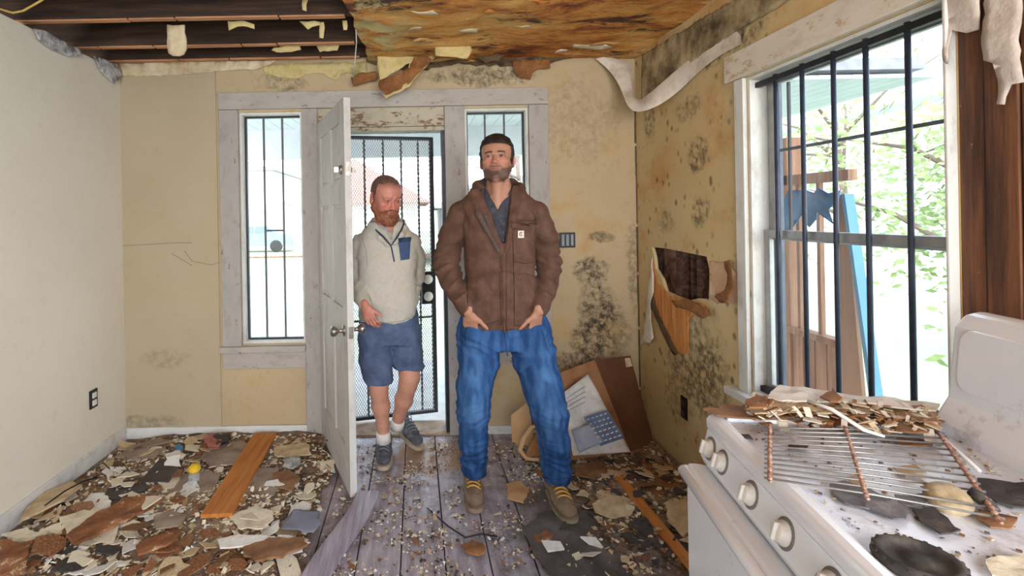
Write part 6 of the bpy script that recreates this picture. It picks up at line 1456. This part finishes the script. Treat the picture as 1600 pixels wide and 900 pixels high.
# the open V
zb = a1(0, 392).z; zt2 = a1(0, 316).z; xl0, xl1 = a1(783, 392, 2.45).x, a1(754, 316, 2.47).x; xr0, xr1 = a1(789, 392, 2.45).x, a1(801, 316, 2.47).x
def vee(X, Y, Z):
    t = (Z-zb)/(zt2-zb); xl = xl0+(xl1-xl0)*t; xr = xr0+(xr1-xr0)*t; d = np.maximum(np.maximum(xl-X, X-xr), zb-Z); return np.maximum(d, Y-2.56)
fd.fn((.2, 2.34, zb-.02), (.66, 2.60, 1.66), vee, .004, 'cut')
# hollow for the neck
fd.cap(a1(780, 318, 2.565), a1(779, 260, 2.565), .062, .085, .006, 'cut')
# raised placket, pocket flap and pocket seams
def vbar(pts, r, k=.006, op='add'):
    fd.chain([a1(*p) for p in pts], [r]*len(pts), k) if op == 'add' else [fd.cap(a1(*p), a1(*q), r, r, k, 'cut') for p, q in zip(pts, pts[1:])]
FY = 2.434
vbar([(787, 398, FY), (787, 430, FY-.001), (788, 470, FY-.003), (789, 518, FY-.001)], .007)
for pts in ([(781, 400, FY-.006), (780, 440, FY-.006), (781, 480, FY-.008), (782, 520, FY-.006)], [(797, 405, FY-.006), (798, 440, FY-.006), (799, 480, FY-.008), (799, 518, FY-.006)],
            [(802, 350, FY+.0), (826, 353, FY+.012), (841, 352, FY+.03)], [(803, 366, FY-.004), (803, 408, FY-.006), (820, 411, FY+.004), (836, 410, FY+.02)], [(838, 360, FY+.03), (838, 408, FY+.024)],
            [(736, 428, FY+.02), (760, 424, FY), (776, 430, FY-.006)], [(752, 455, FY), (778, 456, FY-.006)], [(805, 432, FY-.004), (830, 428, FY+.014)], [(735, 332, FY+.08), (730, 365, FY+.04), (733, 400, FY+.03)], [(829, 335, FY+.07), (835, 370, FY+.04)]):
    vbar(pts, .0042, .005, 'cut')
vbar([(802, 345, FY+.002), (822, 348, FY+.010), (842, 346, FY+.030)], .008, .012)
def djk(P, N):
    x, z = P[:, 0], P[:, 2]; xc = a1(782, 400).x; arm = sst(np.abs(x-xc), .175, .20); el = np.exp(-((z-eL.z)/.14)**2); d = .004*noisev(P, 9, 6)+.002*noisev(P, 24, 1)
    sg = np.sign(x-xc); q = P.copy(); q[:, 0] = (x-xc)*sg
    d += arm*(.4+el)*.012*fold(q, (.5, 0, 1), 20, 6, 1)
    d += (1-arm)*(.010*np.exp(-((z-tz(450))/.10)**2)*fold(q, (.45, 0, 1), 13, 4, 4) + .008*np.exp(-((z-tz(350))/.07)**2)*fold(q, (1, 0, -.5), 14, 4, 5) + .005*sst(-(z-tz(470)), 0, .05)*fold(q, (1, 0, .15), 22, 4, 7))
    return d
jk = fmesh(fd, 'jacket', M_JKT, m1, disp=djk, it=2); bj = bvh_of(jk)
M_SEAM = mat('dark_brown_seam', (44, 30, 24), 20, .9, 0)
conform(bj, [(784, 398), (797, 392), (799, 430), (800, 475), (799, 519), (786, 520), (785, 470), (784, 430)], 'storm_flap', M_JKT, m1, .001, .005)
conform(bj, [(801, 358), (839, 356), (839, 408), (820, 411), (803, 407)], 'chest_pocket', M_JKT, m1, .0005, .003)
conform(bj, [(799, 345), (822, 347), (843, 344), (844, 354), (823, 359), (800, 356)], 'pocket_flap', M_JKT, m1, .004, .005)
conform(bj, [(730, 430), (752, 424), (778, 427), (779, 500), (752, 508), (732, 500)], 'hand_pocket', M_JKT, m1, .0005, .003)
conform(bj, [(804, 430), (820, 428), (833, 432), (836, 492), (822, 506), (804, 508)], 'hand_pocket', M_JKT, m1, .0005, .003)
for q_ in ([(781, 402), (781, 440), (782, 480), (783, 518)], [(802, 402), (803, 440), (804, 515)], [(728, 330), (724, 352), (728, 380), (731, 408)], [(832, 330), (839, 352), (838, 380), (836, 404)],
           [(801, 357), (802, 408), (820, 412), (840, 409)], [(729, 431), (752, 425), (779, 428)], [(729, 432), (731, 500), (752, 509), (780, 501)], [(803, 431), (820, 427), (834, 432)], [(803, 509), (823, 507), (837, 492)],
           [(728, 511), (755, 518), (782, 519)], [(803, 518), (820, 515), (834, 508)]): seam(bj, q_, 'seam', M_SEAM, m1)
conform(bj, [(746, 322), (751, 334), (762, 354), (774, 378), (782, 394), (778, 396), (766, 374), (752, 350), (742, 330)], 'lapel_lining', M_JLIN, m1, .001, .004)
# lining shown along the open left edge
fd = Field(axis([(.24, .62, .005)]), axis([(2.38, 2.72, .005)]), axis([(1.22, 1.68, .005)]))
fd.chain([a1(*p) for p in [(752, 318, 2.505), (752, 304, 2.535), (756, 293, 2.585), (768, 288, 2.625), (782, 287, 2.635), (796, 289, 2.625), (805, 297, 2.585), (804, 308, 2.53), (798, 320, 2.50)]], [.013]*9, .01)
fd.chain([a1(*p) for p in [(752, 318, 2.50), (758, 338, 2.462), (768, 362, 2.45), (779, 386, 2.448)]], [.013, .013, .010, .006], .01); fd.chain([a1(*p) for p in [(798, 320, 2.50), (797, 340, 2.462), (793, 364, 2.45), (789, 388, 2.448)]], [.012, .010, .008, .005], .01)
fmesh(fd, 'jacket_lining', M_JLIN, m1, disp=lambda P, N: .0015*noisev(P, 60, 1))
MB().tube([*[hit(bj, 791, y_)+Vector((0, -.0075, 0)) for y_ in range(396, 518, 8)]], .0020, 6).build('zipper', mat('brass_dark_zip', (70, 52, 40), 9, .4, 0, metal=.5), m1, smooth=True)
pc = hit(bj, 813.5, 366)+Vector((0, -.007, 0)); pt = MB().obox(pc, Vector((.016, .005, 0)), Vector((.0, .0018, 0)), Vector((0, -.002, .018))).build('logo_patch', mat('white_patch', (226, 214, 204), 9, .7, 0), m1, bevel=.001)
mb = MB(); arc = []
for i in range(13):
    t_ = math.radians(40+280*i/12); arc.append(pc+Vector((.0085*math.cos(t_), -.0042+.003*math.cos(t_), .0095*math.sin(t_)+.001)))
mb.tube(arc, .0016, 6); mb.tube([pc+Vector((.002, -.0042, .008)), pc+Vector((-.003, -.0050, .0)), pc+Vector((.004, -.0035, -.002))], .0014, 6); mb.build('emblem', M_JKT, m1, smooth=True)
# boots
M_MOC = mat('worn_tan_boot_leather', [(96, 78, 62), (126, 106, 86), (146, 124, 100)], 14, .8, .4, 60, dist=.004); M_MSOLE = mat('dirty_crepe_sole', [(118, 102, 84), (146, 130, 108)], 14, .8, .3)
M_YLACE = mat('mustard_laces', (204, 156, 70), 20, .8, 0)
tL = onz(743, 803); tR = onz(892, 819)
shoe('boot', m1, (nL.x-.0, tL.y+.295, 0), (tL.x, tL.y, 0), 0, .165, .30, .108, M_MOC, M_MSOLE, .026, M_YLACE, 'moc')
shoe('boot', m1, (nR.x-.01, tR.y+.285, 0), (tR.x, tR.y, 0), 0, .165, .30, .108, M_MOC, M_MSOLE, .026, M_YLACE, 'moc')

# ================================================================ the man with the red beard
Y2 = 2.95
def a2(px, py, Y=Y2): return at(px, py, Y)
m2 = thing('person', (a2(600, 700).x, 2.97, 0), 'person with red beard in cream fleece and blue shorts stepping in through the doorway', 'person')
hd = a2(602.5, 309, 2.88); H2 = Head(hd, (.47, -.84, -.27), (.14, -.20, .95), 1.05)
xs = axis([(-.42, -.30, .010), (-.30, -.06, .0033), (-.06, .14, .010)])
fd = Field(xs, axis([(2.55, 2.74, .01), (2.74, 3.02, .0038), (3.02, 3.25, .01)]), axis([(.04, .80, .010), (.80, .98, .0045), (.98, 1.36, .014), (1.36, 1.76, .0033)]))
H2.build(fd, .005)
nb = a2(604, 358, 2.96)
fd.cap(H2.w(0, -.03, -.045), nb, .058, .062, .03); fd.cap(nb, a2(604, 378, 2.99), .062, .09, .04)
fd.loft([(a2(0, 540).z, a2(610, 540).x, 2.96, .13, .085), (a2(0, 470).z, a2(608, 470).x, 2.96, .13, .085), (a2(0, 400).z, a2(606, 400).x, 2.97, .15, .085), (a2(0, 376).z, a2(605, 376).x, 2.98, .11, .06)], .03)
eL, eR = a2(561, 440, 2.96), a2(650, 428, 3.0); wL, wR = a2(571, 478, 2.76), a2(640, 480, 2.93)
for s_, e, w_ in ((a2(568, 382, 2.98), eL, wL), (a2(641, 380, 2.98), eR, wR)): fd.chain([s_, e, w_], [.045, .036, .027], .02)
L1_ = [(585, 540, 2.94, .075), (592, 598, 2.86, .056), (592, 612, 2.87, .050), (595, 634, 2.905, .053), (598, 662, 2.93, .036), (599, 682, 2.94, .034)]
L2_ = [(634, 540, 2.96, .078), (640, 588, 2.95, .060), (637, 602, 2.965, .054), (631, 624, 3.02, .054), (624, 648, 3.075, .038), (621, 662, 3.10, .034)]
for J in (L1_, L2_): fd.chain([a2(a, b, c_) for a, b, c_, r in J], [r for *_, r in J], .02)
hand(fd, wL+Vector((.0, -.01, -.0)), (.35, -.25, -.9), (-.45, -.85, .3), -1, ((.5, .5, .52, .6), (.6, .2)), .86)
hand(fd, wR+Vector((.0, 0, -.01)), (-.1, -.1, -1), (.6, -1, .1), 1, ((.25,)*4, (.6, .15)), .95)
hl2 = lambda x, y, z: sst(z, .060, .098)*.75 + ((y < .02) & (z > -.02) & (np.abs(x) < .079))*.30
def sc2(P):
    c = skincol(H2, (200, 134, 116), (176, 100, 92), (212, 104, 92), ((140, 84, 62), .6), (122, 90, 78), stub=((158, 82, 46), .85), hairline=hl2)(P); z = P[:, 2]
    return blend(c, (z < .75)*.6, L3((214, 164, 138)))
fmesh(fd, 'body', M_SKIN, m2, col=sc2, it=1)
H2.eyes(m2, (.0, 1, -.5))
def reg2(x, y, z):
    ax_ = np.abs(x); front = z-(.090-.14*np.clip(ax_-.026, 0, 1)+.004*np.sin(x*90)); back = np.minimum(-.015-y, z+.065); over = np.minimum(.030-y, z-.016); side = np.where(ax_ > .062, np.minimum(.022-y, z+.02), -.2)
    return np.maximum(np.maximum(front, back), np.maximum(over, side))
hairshell(H2, 'hair', m2, (132, 96, 82), reg2, .0020, 5, amp=.0006)
c = H2.c; fd = Field(*[axis([(float(c[i])-.17, float(c[i])+.17, .0034)]) for i in range(3)])
for sx in (-1, 1):
    H2.Cp(fd, (sx*.066, .006, -.020), (sx*.062, .012, -.055), .012, .020, .015); H2.Cp(fd, (sx*.060, .012, -.055), (sx*.040, .052, -.098), .021, .026, .02); H2.Cp(fd, (sx*.040, .052, -.098), (0, .078, -.118), .026, .028, .02)
    H2.Cp(fd, (sx*.004, .094, -.0485), (sx*.028, .080, -.060), .0075, .0085, .006); H2.Cp(fd, (sx*.028, .080, -.060), (sx*.036, .066, -.088), .010, .018, .01)
H2.E(fd, (0, .076, -.098), (.034, .024, .026), .02)
H2.E(fd, (0, .104, -.066), (.024, .016, .0085), .004, 'cut')
bd = fmesh(fd, 'beard', M_HAIR, m2, disp=lambda P, N: .0035*noisev(H2.loc(P)*np.array([1, 1, .5]), 75, 2), col=lambda P: np.tile(L3((158, 98, 68)), (len(P), 1))*(1+.35*noisev(H2.loc(P)*np.array([1, 1, .35]), 240, 4))[:, None], it=1)
# collar shirt and inner band
M_CHK = mat('grey_checked_shirt', [(150, 146, 144), (178, 174, 170)], 60, .8, .1); M_NAVY = mat('navy_trim', (44, 60, 88), 20, .75, .1)
fd = Field(axis([(-.32, -.02, .005)]), axis([(2.80, 3.10, .005)]), axis([(1.16, 1.50, .005)]))
fd.loft([(a2(0, 420).z, a2(606, 420).x, 2.96, .12, .092), (a2(0, 385).z, a2(605, 385).x, 2.96, .12, .088), (a2(0, 360).z, a2(604, 360).x, 2.965, .085, .078), (a2(0, 350).z, a2(604, 350).x, 2.97, .078, .074)], .01, p=2)
fd.fn((-.35, 2.8, a2(0, 372).z), (0, 2.95, 1.6), lambda X, Y, Z: np.abs(X-a2(610, 372, 2.88).x)-(Z-a2(0, 376).z)*.6+0*Y, .003, 'cut')
fmesh(fd, 'shirt', M_CHK, m2)
M_FLC = mat('cream_fleece', [(184, 180, 168), (190, 186, 174), (196, 192, 181)], 60, .95, .5, 230, dist=.003)
fd = Field(axis([(-.43, .16, .0058)]), axis([(2.62, 3.18, .0058)]), axis([(.80, 1.47, .0058)]))
z2 = lambda py: a2(0, py).z
fd.loft([(z2(510), a2(606, 510).x, 2.95, .168, .125), (z2(495), a2(607, 495).x, 2.95, .172, .135), (z2(450), a2(606, 450).x, 2.95, .176, .135), (z2(410), a2(605, 410).x, 2.96, .180, .130), (z2(385), a2(605, 385).x, 2.97, .178, .115), (z2(370), a2(604, 370).x, 2.975, .14, .095), (z2(357), a2(604, 357).x, 2.98, .095, .085)], .02, p=2.5)
for J in ([a2(567, 382, 2.98), a2(561, 412, 2.98), a2(561, 440, 2.95), a2(565, 462, 2.85), a2(570, 476, 2.78)], [a2(641, 382, 2.98), a2(648, 405, 3.0), a2(649, 430, 2.99), a2(644, 452, 2.95), a2(640, 470, 2.93)]): fd.chain(J, [.070, .063, .057, .050, .043], .010)
fd.chain([a2(*p) for p in [(584, 362, 2.90), (579, 352, 2.95), (585, 344, 3.02), (602, 341, 3.05), (618, 342, 3.04), (629, 347, 2.99), (632, 356, 2.92), (627, 367, 2.865), (617, 380, 2.83)]], [.017]*8+[.013], .012); fd.chain([a2(*p) for p in [(584, 362, 2.90), (594, 371, 2.86), (606, 383, 2.83)]], [.017, .015, .012], .012)
# neck opening
zb2 = a2(0, 384).z; xm = a2(611, 384, 2.83).x
fd.fn((-.4, 2.62, zb2), (.1, 2.94, 1.5), lambda X, Y, Z: np.abs(X-xm+(Z-zb2)*.22)-(Z-zb2)*.36+0*Y, .004, 'cut'); fd.cap(a2(605, 372, 2.955), a2(604, 320, 2.93), .060, .074, .006, 'cut')
p_ = a2(604, 505, 2.95)
def dfl(P, N):
    xc = a2(605, 420).x; arm = sst(np.abs(P[:, 0]-xc), .15, .18); z = P[:, 2]
    return .004*noisev(P, 9, 2)+.0015*noisev(P, 26, 5)+arm*.010*fold(P, (.4, 0, 1), 18, 6, 2)+(1-arm)*.009*fold(P, (-.5, 0, 1), 11, 3.5, 3)*sst(-z, -z2(390), -z2(450))
bf = bvh_of(fmesh(fd, 'fleece_pullover', M_FLC, m2, disp=dfl))
Yf = 2.808
seam(bf, [(611, 385), (613, 394), (616, 409)], 'zip', M_NAVY, m2, r=.0048)
MB().tube([a2(579, 346, 2.98), a2(582, 355, 2.915), a2(590, 362, 2.868), a2(600, 371, 2.83), a2(611, 384, 2.806), a2(619, 373, 2.83), a2(626, 362, 2.86), a2(631, 350, 2.92), a2(630, 344, 2.98)], .0050, 8).build('collar_trim', M_NAVY, m2, smooth=True)
cp_ = conform(bf, [(622, 373), (642, 371), (640, 405), (626, 407)], 'chest_pocket', mat('blue_pocket_fabric', (56, 80, 118), 30, .7, .2), m2, .001, .004)
conform(bf, [(622, 372), (643, 370), (642, 377), (623, 379)], 'pocket_flap', M_NAVY, m2, .005, .004)
for q_ in ([(566, 372), (572, 392), (574, 418)], [(572, 497), (600, 505), (630, 501), (652, 491)]): seam(bf, q_, 'seam', mat('fleece_seam', (140, 136, 124), 20, .9, 0), m2)
# shorts
M_SHO = mat('slate_blue_shorts', [(62, 76, 104), (78, 94, 124), (92, 108, 138)], 12, .85, .3, 120, dist=.002)
fd = Field(axis([(-.43, .16, .006)]), axis([(2.70, 3.20, .006)]), axis([(.42, 1.02, .006)]))
fd.loft([(z2(545), a2(611, 545).x, 2.95, .172, .105), (z2(515), a2(608, 515).x, 2.95, .178, .115), (z2(492), a2(607, 492).x, 2.95, .165, .11)], .03)
S1 = [(585, 528, 2.95, .092), (587, 560, 2.92, .094), (591, 590, 2.88, .082), (592, 606, 2.865, .078)]; S2 = [(632, 526, 2.96, .094), (637, 555, 2.96, .096), (640, 580, 2.955, .088), (640, 592, 2.955, .086)]
for J in (S1, S2): fd.chain([a2(a, b, c_) for a, b, c_, r in J], [r for *_, r in J], .02)
for J, zz, lo_, hi_ in ((S1, z2(601), -.43, -.145), (S2, z2(586), -.145, .16)):
    c0 = a2(*J[-1][:3]); r_ = J[-1][3]
    fd.fn((lo_, 2.7, .40), (hi_, 3.2, zz+.03), lambda X, Y, Z: (zz+.06*(c0.x-X)*0-Z)+0*X+0*Y, .003, 'int')
    fd.cap(c0+Vector((0, 0, -.06)), c0+Vector((0, 0, .05)), r_-.008, r_-.014, .004, 'cut')
def dsh(P, N): z = P[:, 2]; return .005*noisev(P, 8, 3)+.002*noisev(P, 24, 3)+.008*fold(P, (.8, 0, .7), 13, 4, 2)
fmesh(fd, 'shorts', M_SHO, m2, disp=dsh)
M_SNK = mat('charcoal_knit_sneaker', [(62, 66, 74), (88, 92, 100), (112, 116, 122)], 40, .8, .5, 200, dist=.003); M_SSOLE = mat('sneaker_sole', [(150, 128, 108), (190, 176, 158)], 14, .7, .2); M_GLACE = mat('grey_laces', (120, 124, 130), 20, .8, 0)
tA = onz(599, 735); aA = a2(599, 682, 2.94)
shoe('sneaker', m2, (aA.x-.002, tA.y+.285, 0), (tA.x, tA.y, 0), 0, .115, .30, .105, M_SNK, M_SSOLE, .028, M_GLACE, 'sneaker')
tB = onz(656, 704); 
shoe('sneaker', m2, (a2(617, 680, 3.14).x, tB.y+.235, 0), (tB.x, tB.y, 0), 0, .115, .29, .102, M_SNK, M_SSOLE, .028, M_GLACE, 'sneaker', pitch=.22)
M_SOCK = mat('white_sock', (222, 218, 212), 40, .9, .3)
for J in (L1_, L2_): p, q = a2(*J[-1][:3]), a2(*J[-2][:3]); d_ = (p-q).normalized(); MB().tube([p-d_*.03, p, p+d_*.03], [.041, .043, .046], 16).build('sock', M_SOCK, m2, smooth=True)
